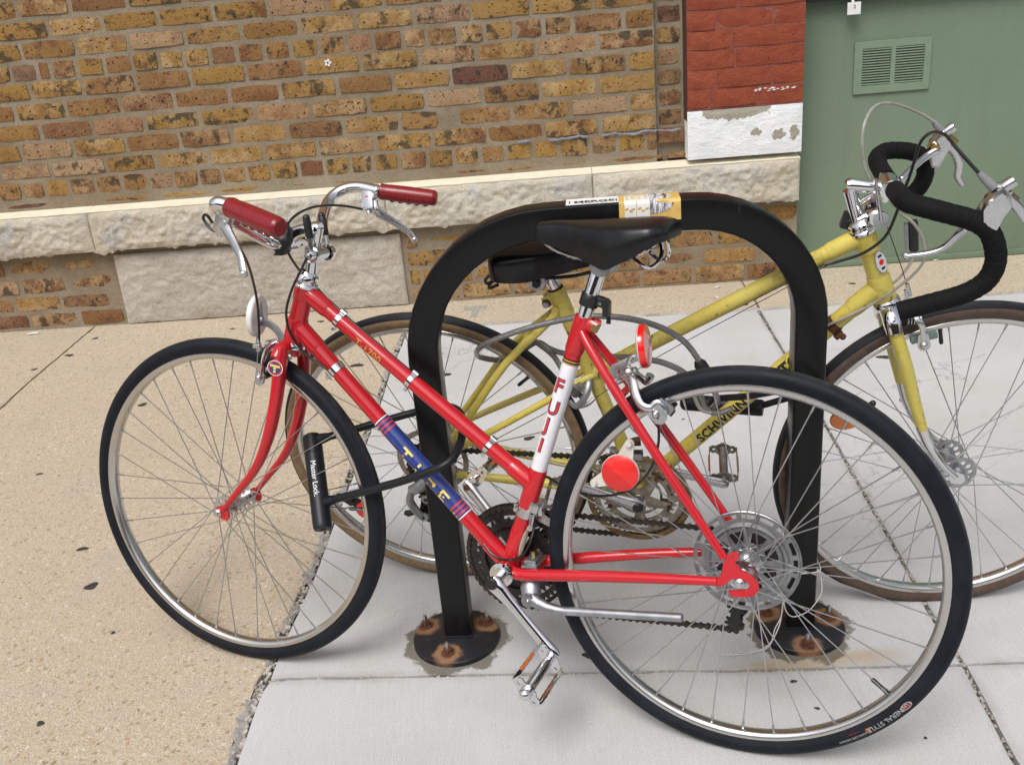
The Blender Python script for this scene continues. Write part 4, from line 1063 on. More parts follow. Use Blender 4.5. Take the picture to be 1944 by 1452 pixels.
for (cx, cy, r), bolts in ((PLATES[0], ((-.182, 1.617), (-.232, 1.716), (-.101, 1.708))), (PLATES[1], ((.538, 1.541), (.486, 1.655), (.607, 1.622)))):
    c = WtoR @ V((cx, cy, 0)); bl_ = [WtoR @ V((x, y, .012)) for x, y in bolts]
    mat = flange_paint([tuple(q) for q in bl_]); m = MB()
    m.lathe([(0, .0135), (r * .97, .0125), (r, .0105), (r, -.002)], c, (0, 0, 1), 48)
    m.box((c.x + (cl if c.x < .3 else cr_) - c.x, TD, .014), (.062, .060, .008), bev=.003)
    pl = m.build('base_plate', mat, rack)
    for q in bl_:
        m = MB(); m.lathe([(0, .0165), (.0125, .0155), (.013, .0125)], (q.x, q.y, 0), (0, 0, 1), 18)
        m.lathe([(0, .026), (.0075, .026), (.0088, .0245), (.0088, .0160)], (q.x, q.y, 0), (0, 0, 1), 6)
        m.lathe([(0, .041), (.0032, .0405), (.0045, .037), (.0045, .024)], (q.x, q.y, 0), (0, 0, 1), 10, mi=1)
        m.build('anchor_bolt', ['rust', 'zinc_bolt'], pl)
# stickers on the top bar
TZ = ct + .001 + HWX
def top_sticker(name, mb, mats, par=None): return mb.build(name, mats, par or rack)
m = MB(); m.box(((.288 + .379) / 2, .0265, TZ + .0004), (.091, .047, .0006)); s1_ = top_sticker('sticker', m, 'white_ink')
s1_['label'] = 'white MERGE sticker on the top bar'
tx, tf = text2d('MERGE', .021, .018, track=.95); m = MB(); m.add([(.337 + a * 1.12, .020 + b * 1.05, TZ + .0012) for a, b in tx], tf)
for x_ in (.2945, .3755): m.box((x_, .021, TZ + .0010), (.002, .020, .0003))
tx, tf = text2d('R E C O R D S', .007, .0); m.add([(.337 + a, .0085 + b, TZ + .0012) for a, b in tx], tf)
m.build('print', 'black_ink', s1_)
M['gold_foil'] = plain('gold_sticker', (.62, .40, .11), .35, 0, .12, 60)
def wrap_strip(x0, x1, mat, name, lab=None, lift=.0006):
    m = MB(); prof = [(TD * 2 - .002, TZ + lift)] + [(.007, TZ + lift), (.002, TZ - .0015 + lift), (-lift, TZ - .006), (-lift, TZ - .036)]
    for x in (x0, x1): pass
    vs = [(x, y, z) for x in (x0, x1) for y, z in prof]; k = len(prof)
    m.add(vs, [(i, i + 1, k + i + 1, k + i) for i in range(k - 1)]); o = m.build(name, mat, rack, sharp=50)
    if lab: o['label'] = lab
    return o
gs = wrap_strip(.379, .484, 'gold_foil', 'sticker', 'gold band sticker with white panels wrapped over the top bar')
M['feather'] = None
def feather():
    t = NT('feather_print'); pos = t.vmath('MULTIPLY', t.obj(), (1., 1., 1.))
    n = t.noise(26, 4, .6, vec=t.scale((5, 1.2, 1)))
    t.set(Base_Color=t.ramp(n, [(.35, (.02, .018, .02)), (.48, (.25, .24, .25)), (.56, (.68, .68, .70)), (.7, (.10, .08, .10))]), Roughness=.4); return t.m
M['feather'] = feather()
M['cream_print'] = plain('cream_panel_print', (.72, .70, .64), .4, 0, .06, 60)
def panel(x0, x1, mat, z1=-.030, lift=.0011):
    m = MB(); prof = [(.044, TZ + lift), (.007, TZ + lift), (.002, TZ - .0015 + lift), (-lift, TZ - .006), (-lift, TZ + z1)]; k = len(prof)
    m.add([(x, y, z) for x in (x0, x1) for y, z in prof], [(i, i + 1, k + i + 1, k + i) for i in range(k - 1)]); return m.build('print', mat, gs, sharp=50)
panel(.3885, .4085, 'cream_print'); panel(.4095, .4315, 'cream_print'); 
m = MB(); prof = [(.050, TZ + .0011), (.007, TZ + .0011), (.002, TZ - .0004), (-.0011, TZ - .006), (-.0011, TZ - .024)]; k = len(prof); xs = [.4315 + .041 * i / 8 for i in range(9)]
vs = []
for i, x in enumerate(xs):
    f_e = (1 - (i / 8) ** 2) ** .5 if i else 1
    for y, z in prof: vs.append((x, .022 + (y - .022) * (f_e if y > .0 else 1), z if z > TZ - .01 else TZ - .006 - .018 * f_e))
m.add(vs, [(i * k + j, i * k + j + 1, (i + 1) * k + j + 1, (i + 1) * k + j) for i in range(8) for j in range(k - 1)]); m.build('print', 'feather', gs, sharp=60)
m = MB()
for (x, z, a) in ((.392, -.012, .4), (.399, -.016, -.5), (.403, -.013, .3), (.414, -.012, .5), (.420, -.016, -.3), (.427, -.013, .2)):
    m.plate([(.0035 * cos(t) * cos(a) - .0015 * sin(t) * sin(a), .0035 * cos(t) * sin(a) + .0015 * sin(t) * cos(a)) for t in [2 * pi * i / 10 for i in range(10)]], [], .0003, (x, -.0015, TZ + z))
for x in (.3935, .4035, .4145, .4255):
    for y in (.012, .024, .034): m.box((x, y, TZ + .0014), (.006, .003, .0003))
m.build('print', 'gold_foil', gs)

# ------------------------------------------------------------------ bicycles: shared builders
def hub_flange(m, r, y, t, holes=18, cut=0, mi=0):
    hs = [circ(.0014, 6, 0, (cos(2 * pi * (i + .5) / holes) * (r - .004), sin(2 * pi * (i + .5) / holes) * (r - .004))) for i in range(0)]
    if cut:
        for i in range(cut):
            a = 2 * pi * i / cut; hs.append(circ(r * .16, 10, 0, (cos(a) * r * .64, sin(a) * r * .64)))
    m.plate(circ(r, 36), hs, t, (0, y, 0), mi=mi)
def make_wheel(par, mat, r_f, y_near, y_far, tyre_side, oldn, side, valve_a, flange_cut=6, name='wheel', phase=0.0, knurl=False, hubmat='alloy'):
    """wheel in its own frame: axle along Y; side=+1 if the near side is +Y. Rim is the part's mesh; tyre, hub, spokes are its children"""
    rim = MB()
    prof = [(.3158, .0112), (.3150, .0122), (.3110, .0124), (.3065, .0108), (.3035, .0070), (.3020, .0), (.3035, -.0070), (.3065, -.0108), (.3110, -.0124), (.3150, -.0122), (.3158, -.0112), (.3125, -.0095), (.3105, 0), (.3125, .0095)]
    rim.lathe([(a, b) for a, b in prof], n=120, closed=True)
    W = rim.build(name, 'rim_alloy', par); W.matrix_local = mat
    ty = MB(); pr = []; mis = []
    for i in range(17):
        a = radians(-128 + 256 * i / 16); pr.append((.3292 + .0158 * cos(a), .0158 * sin(a) * (1.0)))
    pr = [(.3140, -.0105)] + pr + [(.3140, .0105)]
    for i in range(len(pr) - 1): mis.append(1 if (pr[i][0] + pr[i + 1][0]) / 2 < (.3365 if tyre_side != 'rubber' else .30) else 0)
    ty.lathe(pr, n=120, mis=mis)
    if knurl == 'line':
        for s in (1, -1):
            for R_, y_ in ((.3418, .0090),):
                ty.tube([(R_ * cos(2 * pi * i / 120), s * y_, R_ * sin(2 * pi * i / 120)) for i in range(120)], .00045, 4, closed=True)
    elif knurl:
        for i in range(170):
            a = 2 * pi * i / 170
            for s in (1, -1):
                for (d0, R_, y_) in ((0, .3452, .0022), (.006, .3436, .0075)):
                    ty.box((R_ * cos(a + d0), s * y_, R_ * sin(a + d0)), (.0014, .0048, .0062), X=(cos(a), s * (.35 if y_ > .005 else .1), sin(a)), Y=(.25 * sin(a), 1, -.25 * cos(a)))
    ty.build('tyre', ['rubber', tyre_side], W, sharp=60)
    h = MB(); yn, yf = side * y_near, -side * y_far
    hub_flange(h, r_f, yn, .0032, cut=flange_cut); hub_flange(h, r_f, yf, .0032, cut=flange_cut)
    h.lathe([(r_f * .45, yn), (.0145, yn * .72), (.0125, yn * .4), (.0125, yf * .4), (.0145, yf * .72), (r_f * .45, yf)], n=24)
    h.lathe([(.013, yn), (.011, yn + side * .006), (.0085, yn + side * .014)], n=18); h.lathe([(.013, yf), (.0085, yf - side * .012)], n=18)
    h.cyl((0, oldn, 0), (0, -oldn, 0), .0046, 10)
    for s in (1, -1):
        h.lathe([(.0095, s * (oldn - .018)), (.0095, s * (oldn - .014)), (.0085, s * (oldn - .013)), (.0085, s * (oldn - .006)), (.0062, s * (oldn - .0035)), (.0046, s * (oldn - .003))], n=12)
        h.lathe([(.0125, s * (oldn - .0205)), (.0125, s * (oldn - .018))], n=20)
    h.build('hub', hubmat, W)
    mesh = {}
    for sgn in (1, -1):
        for d in (1, -1):
            a0 = d * radians(61); yfl = (yn if sgn == side else yf) * 1.0
            m = MB(); p0 = V((sin(a0) * (r_f - .004), yfl + sgn * .0018 * d, cos(a0) * (r_f - .004))); p1 = V((0, sgn * .002, .3045))
            m.tube([p0, p1], .00108, 5, cap=False)
            q = p1 + (p0 - p1).normalized() * .016; m.tube([p1, q], .0019, 6)
            me_o = m.build('spoke', 'spoke', W); mesh[(sgn, d)] = me_o
    first = set()
    for k in range(36):
        sgn = 1 if k % 2 else -1; d = 1 if (k // 2) % 2 else -1
        o = mesh[(sgn, d)]
        if (sgn, d) in first:
            o = o.copy(); col.objects.link(o); o.parent = W
        first.add((sgn, d)); o.rotation_euler = (0, phase + radians(10 * k), 0)
    m = MB(); ca, sa = cos(valve_a), sin(valve_a)
    m.tube([(ca * R_, 0, sa * R_) for R_ in (.304, .296, .295, .282, .276, .2695)], [.0042, .0042, .0036, .0036, .0040, .0034], 8); m.build('valve', 'black_plastic', W)
    return W
def cog(m, R, teeth, y, t=.0022, mi=0, holes=()):
    pts = []
    for i in range(teeth):
        a = 2 * pi * i / teeth; b = 2 * pi / teeth
        for f, rr in ((-.42, R - .0055), (-.20, R - .001), (-.07, R + .0028), (.07, R + .0028), (.20, R - .001), (.42, R - .0055)): pts.append((rr * cos(a + f * b), rr * sin(a + f * b)))
    m.plate(pts, holes, t, (0, y, 0), mi=mi)
def chain(m, path, closed=True):
    P = smooth_path(path, 8, closed); 
    if closed: P.append(P[0])
    d = 0; pts = [P[0]]; need = .0127
    for a, b in zip(P, P[1:]):
        L = (b - a).length; s = 0
        while L - s >= need: s += need; pts.append(a + (b - a) * (s / L)); need = .0127
        need -= (L - s)
    for i in range(len(pts) - 1):
        a, b = pts[i], pts[i + 1]; X = (b - a).normalized(); w = .0022 if i % 2 else .0032
        for s in (1, -1): m.box((a + b) / 2 + V((0, s * w, 0)), (.0135, .0012, .0056), X=X, Y=(0, 1, 0), bev=0)
        m.tube([a + V((0, -.0046, 0)), a + V((0, .0046, 0))], .0050, 7)
def text_on_tube(m, s, size, A0, B0, r, t0, ang, up_sign=1, bold=.02, stack=False, lift=.0005, mi=0, toward=V((0, 1, 0)), xs=1.0, track=1.0):
    """lettering wrapped on a tube A0->B0. It runs along the tube at t0 (metres from A0, centre) unless stacked; ang = where round the tube it is centred"""
    A0, B0 = V(A0), V(B0); ax = (B0 - A0).normalized(); e1 = (toward - ax * toward.dot(ax)).normalized(); e2 = ax.cross(e1)
    tx, tf = text2d(s, size, bold, track=track); vs = []
    for (a, b) in tx:
        a *= xs
        if stack: along, around = t0 - b, a * up_sign
        else: along, around = t0 + a, b * up_sign
        q = ang + around / r; vs.append(A0 + ax * along + e1 * ((r + lift) * cos(q)) + e2 * ((r + lift) * sin(q)))
    m.add(vs, tf, mi)
def pedal(par, c, axdir, fwd, L=.092, Wd=.060, out=1, mats=('chrome', 'lens_orange'), name='pedal'):
    """rat-trap pedal: spindle barrel, two caged side plates, end plates, amber reflectors"""
    ax = V(axdir).normalized(); fw = V(fwd); fw = (fw - ax * fw.dot(ax)).normalized(); up = ax.cross(fw); c = V(c); m = MB()
    m.tube([c - ax * (L / 2 + .012), c - ax * (L / 2 - .004), c - ax * (L / 2 - .012), c + ax * (L / 2 - .010), c + ax * (L / 2 - .004), c + ax * (L / 2 + .004)], [.0055, .0085, .0095, .0095, .012, .0115], 14)
    m.ball(c + ax * (L / 2 + .006), .0115, n=12)
    for s in (1, -1):
        e = c + ax * (s * L / 2)
        pts = [(-Wd / 2, -.004), (-Wd / 2 + .006, -.011), (-.016, -.010), (-.010, -.015), (.010, -.015), (.016, -.010), (Wd / 2 - .006, -.011), (Wd / 2, -.004), (Wd / 2, .004), (Wd / 2 - .006, .011), (.016, .010), (.010, .015), (-.010, .015), (-.016, .010), (-Wd / 2 + .006, .011), (-Wd / 2, .004)]
        m.plate(pts, [circ(.0035, 8, 0, (.020, 0)), circ(.0035, 8, 0, (-.020, 0))], .0022, e, fw, up)
    for s in (1, -1):
        e = c + fw * (s * Wd / 2)
        n_ = 14; P_ = []
        hh = .0105
        for i in range(n_ + 1):
            P_.append((-L / 2 + L * i / n_, hh if i % 2 else hh - .0022))
        outl = P_ + [(x, -y) for x, y in P_[::-1]]
        m.plate(outl, [[(-L * .40, -.0035), (L * .40, -.0035), (L * .40, .0035), (-L * .40, .0035)]] if s < 0 else [], .0016, e, ax, up)
    o = m.build(name, mats[0], par)
    for s in (1, -1):
        r_m = MB(); r_m.box(c + fw * (s * (Wd / 2 + .0016)), (L * .50, .0030, .0066), X=ax, Y=fw, bev=.001); r_m.build('reflector', mats[1], o)
    return o
def crank(par, a, b, mats='chrome', yo=1, name='crank_arm', cap=True):
    """arm from the axle end a to the pedal eye b, offset outwards in Y"""
    a, b = V(a), V(b); m = MB(); d = (b - a).normalized()
    pts = [a - d * .006, a + d * .004, a + d * .018, a + d * .04, a.lerp(b, .5), b - d * .03, b - d * .012, b, b + d * .010]
    m.tube(pts, [.013, .0170, .0150, .0118, .0105, .0110, .0125, .0130, .0085], 14, ab=(1.0, .62), ref=(0, 1, 0))
    if cap:
        m.lathe([(0, yo * .0128), (.009, yo * .0125), (.0112, yo * .010), (.0112, 0)], a, (0, 1, 0), 20, mi=1)
    m.lathe([(.0, yo * .0088), (.0062, yo * .0088), (.0075, yo * .006)], b, (0, 1, 0), 14, mi=2)
    return m.build(name, [mats, 'black_plastic', 'dull_alloy'], par)
def saddle(par, xs, sec, z0, name='saddle', tilt=0.0, yo=0.0):
    """loft of cross-sections from nose to tail. sec: (x, half width, top z, skirt drop, crown)"""
    m = MB(); n = 22; vs = []
    for (x, hw, zt, drop, crown) in sec:
        for j in range(n + 1):
            t = j / n * 2 - 1; s = 1 if t >= 0 else -1; q = abs(t)
            if q < .62:
                f = q / .62; y = hw * (f * .92); z = zt - crown * f ** 2.4
            else:
                f = (q - .62) / .38; y = hw * (.92 + .08 * sin(min(1, f * 1.6) * pi / 2)) - hw * .10 * max(0, f - .45) ; z = zt - crown - (drop - crown) * f ** 1.05
            vs.append((x, s * y + yo, z))
    fs = []
    for i in range(len(sec) - 1):
        for j in range(n): a = i * (n + 1) + j; fs.append((a, a + 1, a + n + 2, a + n + 1))
    fs.append(tuple(range(n + 1))); o = (len(sec) - 1) * (n + 1); fs.append(tuple(range(o + n, o - 1, -1)))
    m.add(vs, fs); ob = m.build(name, 'black_vinyl', par, sharp=75)
    sub = ob.modifiers.new('smooth', 'SUBSURF'); sub.levels = 1; sub.render_levels = 2
    return ob
def interp_sec(keys, n=16):
    out = []
    for i in range(n + 1):
        t = i / n * (len(keys) - 1); k = min(int(t), len(keys) - 2); f = t - k; f2 = f * f * (3 - 2 * f)
        out.append(tuple(keys[k][q] + (keys[k + 1][q] - keys[k][q]) * (f if q == 0 else f2) for q in range(5)))
    return out
def bike_root(name, C, h, n, u, L):
    """Empty on the ground between the wheels; children are in axle coordinates (rear axle = origin)"""
    C, h, n, u = V(C), V(h), V(n), V(u)
    p = C + h * (L / 2) - u * .345
    e = empty(name, Matrix(((h.x, n.x, u.x, p.x), (h.y, n.y, u.y, p.y), (h.z, n.z, u.z, p.z), (0, 0, 0, 1))))
    AX = Matrix.Translation((-L / 2, 0, .345))
    return e, AX
class Bike:
    def __init__(s, e, AX): s.e, s.AX = e, AX
    def part(s, name, m, mats, par=None, sharp=38, label=None):
        o = m.build(name, mats, par or s.e, None, sharp)
        if par is None: o.matrix_local = s.AX
        if label: o['label'] = label
        return o
    def fix(s, o): o.matrix_local = s.AX; return o
# ------------------------------------------------------------------ red bicycle (X forward, Y = its left = towards the camera)
red, AX = bike_root('red_bicycle', (.3600, 1.3495, .3405), (-.9256, .3786, 0), (-.3737, -.9136, .1604), (.0607, .1485, .9871), 1.0227)
tag(red, 'red step-through bicycle with chrome parts leaning on the near side of the rack', 'bicycle')
B = Bike(red, AX)
def p3(x, y, z): return (x, y, z)
HT0, HT1 = (.8125, 0, .454), (.850, 0, .345); BBc = (.424, 0, -.057); ST0 = (.2745, 0, .414)
TT0, TT1 = (.818, 0, .445), (.371, 0, .107); DT0, DT1 = (.842, 0, .381), (.424, 0, -.053)
def on(a, b, t): return tuple(V(a).lerp(V(b), t))
m = MB()
m.cyl(HT0, HT1, .0178, 20); m.cyl(TT0, TT1, .0146, 18); m.cyl(DT0, DT1, .0156, 18); m.cyl(ST0, BBc, .0146, 18)
m.cyl((.424, -.034, -.057), (.424, .034, -.057), .0205, 22)
def lug(m, a, b, t0, t1, r, n=18): m.tube([on(a, b, t0), on(a, b, t0 + (t1 - t0) * .88), on(a, b, t1)], [r, r, r - .0016], n)
Ltt, Ldt = (V(TT1) - V(TT0)).length, (V(DT1) - V(DT0)).length
lug(m, TT0, TT1, 0, .062 / Ltt, .0168); lug(m, DT0, DT1, 0, .066 / Ldt, .0178); lug(m, DT0, DT1, 1 - .055 / Ldt, 1, .0176)
lug(m, TT1, TT0, 0, .055 / Ltt, .0167); lug(m, HT0, HT1, 0, .26, .0200, 20); lug(m, HT1, HT0, 0, .42, .0202, 20)
Ls = (V(BBc) - V(ST0)).length
lug(m, ST0, BBc, 0, .066 / Ls, .0172); lug(m, BBc, ST0, 0, .085 / Ls, .0166)
m.tube([on(ST0, BBc, .585), on(ST0, BBc, .60), on(ST0, BBc, .735), on(ST0, BBc, .75)], [.0158, .0168, .0168, .0158], 18)
# seat cluster ear with its bolt hole at the back
m.tube([(.277, .006, .402), (.262, .0095, .399), (.252, .0098, .395)], [.011, .0125, .0115], 12, ab=(.55, 1)); m.tube([(.277, -.006, .402), (.262, -.0095, .399), (.252, -.0098, .395)], [.011, .0125, .0115], 12, ab=(.55, 1))
for s in (1, -1):
    m.tube([(.2765, s * .0125, .390), (.262, s * .020, .368), (.205, s * .040, .290), (.105, s * .056, .151), (.026, s * .0625, .040)], [.0070, .0082, .0084, .0080, .0066], 12, k=3)
    m.tube([(.412, s * .020, -.057), (.385, s * .029, -.0555), (.30, s * .038, -.041), (.16, s * .052, -.019), (.036, s * .0615, -.0035)], [.0125, .0112, .0108, .0095, .0075], 12, k=3)
    # dropout with its long forward-facing slot
    dp = [(.045, -.010), (.030, .008), (.026, .030), (.022, .042), (.012, .050), (.004, .050), (.001, .043), (.008, .033), (.002, .023), (-.018, .014), (-.029, .002), (-.031, -.010), (-.024, -.021), (-.010, -.026), (.012, -.028), (.018, -.019), (.004, -.015), (-.012, -.012), (-.0165, -.006), (-.013, .001), (.0, .006), (.012, .003), (.020, -.006), (.032, -.014)]
    m.plate([(x, z + .002) for x, z in dp], [circ(.0024, 8, 0, (.009, .045))], .0052, (0, s * .0622, 0), bev=.0008)
m.cyl((.203, -.040, .292), (.203, .040, .292), .0065, 10)                # brake bridge
m.tube([(.366, -.030, -.052), (.366, .030, -.052)], .008, 10)
frame = B.part('frame', m, 'red')
# bands and lettering
def sleeve(a, b, t0, t1, r, mat, name='decal'):
    m = MB(); m.tube([on(a, b, t0), on(a, b, t1)], r, 28, cap=False); return m
tW0, tW1 = .165, .632
dec = B.part('decal', sleeve(ST0, BBc, tW0, tW1, .01485, 0), 'white_band', frame); dec['label'] = 'white FUJI band'
for t in (tW0 - .004, tW1 + .004):
    m = MB()
    for k, (d, mi) in enumerate(((-.0045, 0), (-.0018, 1), (.0010, 0), (.0036, 1))):
        m.tube([on(ST0, BBc, t + d / Ls), on(ST0, BBc, t + (d + .0022) / Ls)], .0152 + .0001 * k, 24, mi=mi, cap=False)
    B.part('decal', m, ['black_ink', 'gold_ink'], frame)
mo = MB(); mi_ = MB()
for ch, tt in zip('FUJI', (.258, .341, .408, .489)):
    text_on_tube(mo, ch, .036, ST0, BBc, .01485, Ls * tt, radians(20), up_sign=-1, bold=.045, stack=True, lift=.0004)
    text_on_tube(mi_, ch, .036, ST0, BBc, .01485, Ls * tt, radians(20), up_sign=-1, bold=.014, stack=True, lift=.0008)
B.part('lettering', mo, 'black_ink', frame); B.part('lettering', mi_, 'red_ink', frame)
tB0, tB1 = (.842 - .672) / .418, (.842 - .508) / .418
dec = B.part('decal', sleeve(DT0, DT1, tB0, tB1, .01585, 0), 'blue_band', frame); dec['label'] = 'dark blue band with yellow stencil letters'
M['pink_ink'] = plain('pinkish_red_ink', (.50, .05, .07), .4, 0, .1, 100)
m = MB()
for t, s in ((tB0, 1), (tB1, -1)):
    m.tube([on(DT0, DT1, t - s * .0005), on(DT0, DT1, t + s * .0012 / Ldt * 1.6)], .01605, 28, mi=0, cap=False)
    for k in range(3):
        d = (.0055 + .0085 * k) * s / Ldt
        m.tube([on(DT0, DT1, t + d), on(DT0, DT1, t + d + s * .0040 / Ldt)], .01600, 28, mi=1, cap=False)
B.part('decal', m, ['white_ink', 'pink_ink'], frame)
m = MB()
axd = (V(DT1) - V(DT0)).normalized()
def dt_patch(m, pts, t0, ang0, mi=0):
    """little printed patch on the down tube: pts are (along, around) in metres"""
    e1 = V((0, 1, 0)); e2 = axd.cross(e1); r = .0161; vs = []
    for (a, b) in pts:
        q = ang0 + b / r; vs.append(V(DT0) + axd * (t0 + a) + e1 * (r * cos(q)) + e2 * (r * sin(q)))
    m.add(vs, [tuple(range(len(pts)))], mi)
def bar(a0, a1, b0, b1, t0, ang=0.0):
    n = max(1, int(abs(b1 - b0) / .003))
    for i in range(n): dt_patch(m, [(a0, b0 + (b1 - b0) * i / n), (a1, b0 + (b1 - b0) * i / n), (a1, b0 + (b1 - b0) * (i + 1) / n), (a0, b0 + (b1 - b0) * (i + 1) / n)], t0, ang)
def LT(x): return (.842 - x) / .418 * Ldt
u = -1                                        # letter tops point up the tube's upper side
tl = LT(.6165); bar(-.012, .012, .005 * u, .0095 * u, tl); bar(-.0025, .0025, -.001 * u, .005 * u, tl); bar(-.003, .0015, -.010 * u, -.0065 * u, tl - .001)
tl = LT(.5935); bar(-.0025, .0025, .001 * u, .009 * u, tl); bar(-.0025, .0025, -.0095 * u, -.0055 * u, tl)
tl = LT(.5665); bar(-.011, .008, .001 * u, .005 * u, tl); bar(.003, .008, -.003 * u, .001 * u, tl); bar(-.008, -.004, -.010 * u, -.006 * u, tl)
tl = LT(.5440); bar(-.010, .010, .005 * u, .0095 * u, tl); bar(-.010, -.0055, .0 * u, .005 * u, tl); bar(-.008, -.0035, -.009 * u, -.001 * u, tl); bar(-.008, .008, -.0105 * u, -.0065 * u, tl); bar(-.001, .003, -.002 * u, .001 * u, tl)
for t in (LT(.672) + .012, LT(.508) - .012):
    for k in (-.004, .004): bar(k - .0018, k + .0018, -.0105 * u + k * .4, -.0070 * u + k * .4, t)
B.part('lettering', m, 'yellow_ink', frame)
m = MB(); Lt = Ltt
text_on_tube(m, 'T-1700', .0200, TT0, TT1, .0146, (V((.683, 0, .342)) - V(TT0)).length + .002, radians(18), up_sign=-1, bold=.012, lift=.0005, track=1.05)
B.part('lettering', m, 'gold_ink', frame)
# pale paper label low on the seat tube
m = MB(); axs = (V(BBc) - V(ST0)).normalized()
e1 = V((0, 1, 0)); e2 = axs.cross(e1); vs = []
for i in range(13):
    t = i / 12; half = .33 * sin(pi * t) ** .7
    for j in range(5):
        q = radians(-62) + half * (j / 2 - 1) * 1.3; vs.append(V(ST0) + axs * (Ls * .80 + .072 * t) + e1 * (.0168 * cos(q)) + e2 * (.0168 * sin(q)))
m.add(vs, [(i * 5 + j, i * 5 + j + 1, i * 5 + 5 + j + 1, i * 5 + 5 + j) for i in range(12) for j in range(4)])
M['cream_label'] = plain('cream_label', (.66, .60, .46), .5, 0, .1, 60); B.part('decal', m, 'cream_label', frame)

# chrome clamps and the rear brake cable along the top tube
for x in (.746, .605, .456):
    m = MB(); t = (.818 - x) / .447; a = V(TT0).lerp(V(TT1), t); d = (V(TT1) - V(TT0)).normalized(); up = V((-d.z, 0, d.x)) if d.x > 0 else V((d.z, 0, -d.x))
    up = V((d.z, 0, -d.x)); up = up if up.z > 0 else -up
    m.tube([a - d * .0045, a + d * .0045], .0158, 24)
    m.tube([a + up * .0165 - d * .006, a + up * .0165 + d * .006], .0062, 10)
    m.box(a - up * .020, (.007, .006, .010), X=d, Y=(0, 1, 0), bev=.001)
    m.tube([a - up * .021 + V((0, -.006, 0)), a - up * .021 + V((0, .007, 0))], .0028, 8)
    B.part('cable_clip', m, 'chrome')
m = MB(); t = (.842 - .760) / .418; a = V(DT0).lerp(V(DT1), t); d = axd; up = V((d.z, 0, -d.x)); up = up if up.z > 0 else -up
m.tube([a - d * .007, a + d * .007], .0172, 24)
for s in (1, -1): m.tube([a - up * .014 + V((0, s * .008, 0)) - d * .010, a - up * .014 + V((0, s * .008, 0)) + d * .010], .0050, 10)
m.box(a - up * .0195, (.010, .012, .008), X=d, Y=(0, 1, 0), bev=.001); m.tube([a - up * .021 + V((0, -.010, 0)), a - up * .021 + V((0, .012, 0))], .0042, 8)
B.part('cable_stop', m, 'chrome')
P_ = dict(P)
def nY(pts, dy): return [(x, y + dy, z) for x, y, z in pts]
m = MB(); m.tube([(.7767, -.018, .4214), (.770, -.008, .4245)] + [(x, 0, z + .000) for x, y, z in P['cabTT'][1:6]] + P['cabTT'][6:], .0026, 7, k=4); B.part('rear_brake_cable', m, 'cable_black')
m = MB(); m.tube(P['cabR'], .0024, 7, k=4); B.part('rear_brake_cable', m, 'cable_black')
m = MB(); m.tube(P['shCabL'], .0024, 7, k=4); m.tube([(x - .004, -y, z) for x, y, z in P['shCabL'][3:]], .0024, 7, k=4); B.part('gear_cable', m, 'cable_black')
m = MB(); m.tube(P['dcable'], .0024, 7, k=4); B.part('gear_cable', m, 'cable_black')
m = MB()
for s in (1, -1): m.tube([(.764, s * .008, .283), (.480, s * .007, -.010)], .0008, 4)
m.tube([(.39, -.03, -.052), (.10, -.062, -.004)], .0008, 4); B.part('gear_wire', m, 'spoke')

# headset, stem, bars
m = MB(); axh = (V(HT1) - V(HT0)).normalized(); h0 = V(HT0)
m.lathe([(.018, .006), (.0225, .003), (.0235, -.001), (.0215, -.0045), (.0190, -.006), (.0190, -.010), (.0205, -.0125), (.0198, -.018), (.0155, -.024), (.0135, -.027), (.0125, -.027)], h0, axh, 28); B.part('headset', m, 'chrome'); m = MB()
h1 = V(HT1); m.lathe([(.0185, -.004), (.0225, 0), (.0240, .004), (.0245, .008), (.0215, .012), (.0185, .0135)], h1, axh, 28)
B.part('headset_cup', m, 'chrome')
m = MB(); q = P['chromeTop']
m.tube([(.8005, 0, .478), (.7925, 0, .512), (.784, 0, .545)], [.0112, .0112, .0120], 18, k=2)
m.tube([(.7730, 0, .5560), (.7800, 0, .5565), (.800, 0, .5545), (.8180, 0, .5510), (.8320, 0, .5430), (.8420, 0, .5375)], [.0120, .0142, .0138, .0134, .0138, .0150], 18, k=3, ab=(1, 1)); m.tube([(.792, 0, .530), (.803, 0, .541), (.822, 0, .540)], [.006, .0075, .006], 10, k=3)
m.tube([(.779, 0, .560), (.788, 0, .525)], [.0125, .0115], 16)
m.cyl((.8424, -.019, .5371), (.8424, .019, .5371), .0175, 20); m.cyl((.834, -.012, .520), (.834, .014, .520), .0045, 10)
B.part('stem', m, 'chrome')
m = MB(); m.tube([(.8424, -.004, .5371)] + P['barF'][1:], .0117, 16, k=5); m.tube(P['barN'], .0117, 16, k=5)
m.cyl((.8424, -.028, .537), (.8424, .028, .537), .0128, 16)
hb = B.part('handlebar', m, 'chrome')
for s, (a, b) in ((1, P['gripN']), (-1, P['gripF'])):
    a, b = V(a), V(b); d = (b - a).normalized(); L = (b - a).length; m = MB(); n = 26; pts, rr = [], []
    for i in range(n + 1):
        t = i / n; pts.append(a + d * (L * t)); rr.append(.0158 + .0012 * sin(t * pi) + (.0008 if t < .04 else 0) - (.0035 if i == n else 0))
    m.tube(pts, rr, 20)
    dn = V((0, 0, -1)) - d * V((0, 0, -1)).dot(d); dn.normalize()
    for k in range(5): m.ball(a + d * (L * (.20 + .15 * k)) + dn * .0125 + V((0, s * .003, 0)), .0075, n=10)
    e = b + d * .0003; B.part('grip', m, 'grip_red', hb)
    m = MB(); r0_ = a - d * .010
    m.tube([r0_ - d * .002, r0_, r0_ + d * .003, r0_ + d * .006], [.0125, .0140, .0140, .0125], 18); B.part('clamp_band', m, 'chrome', hb)
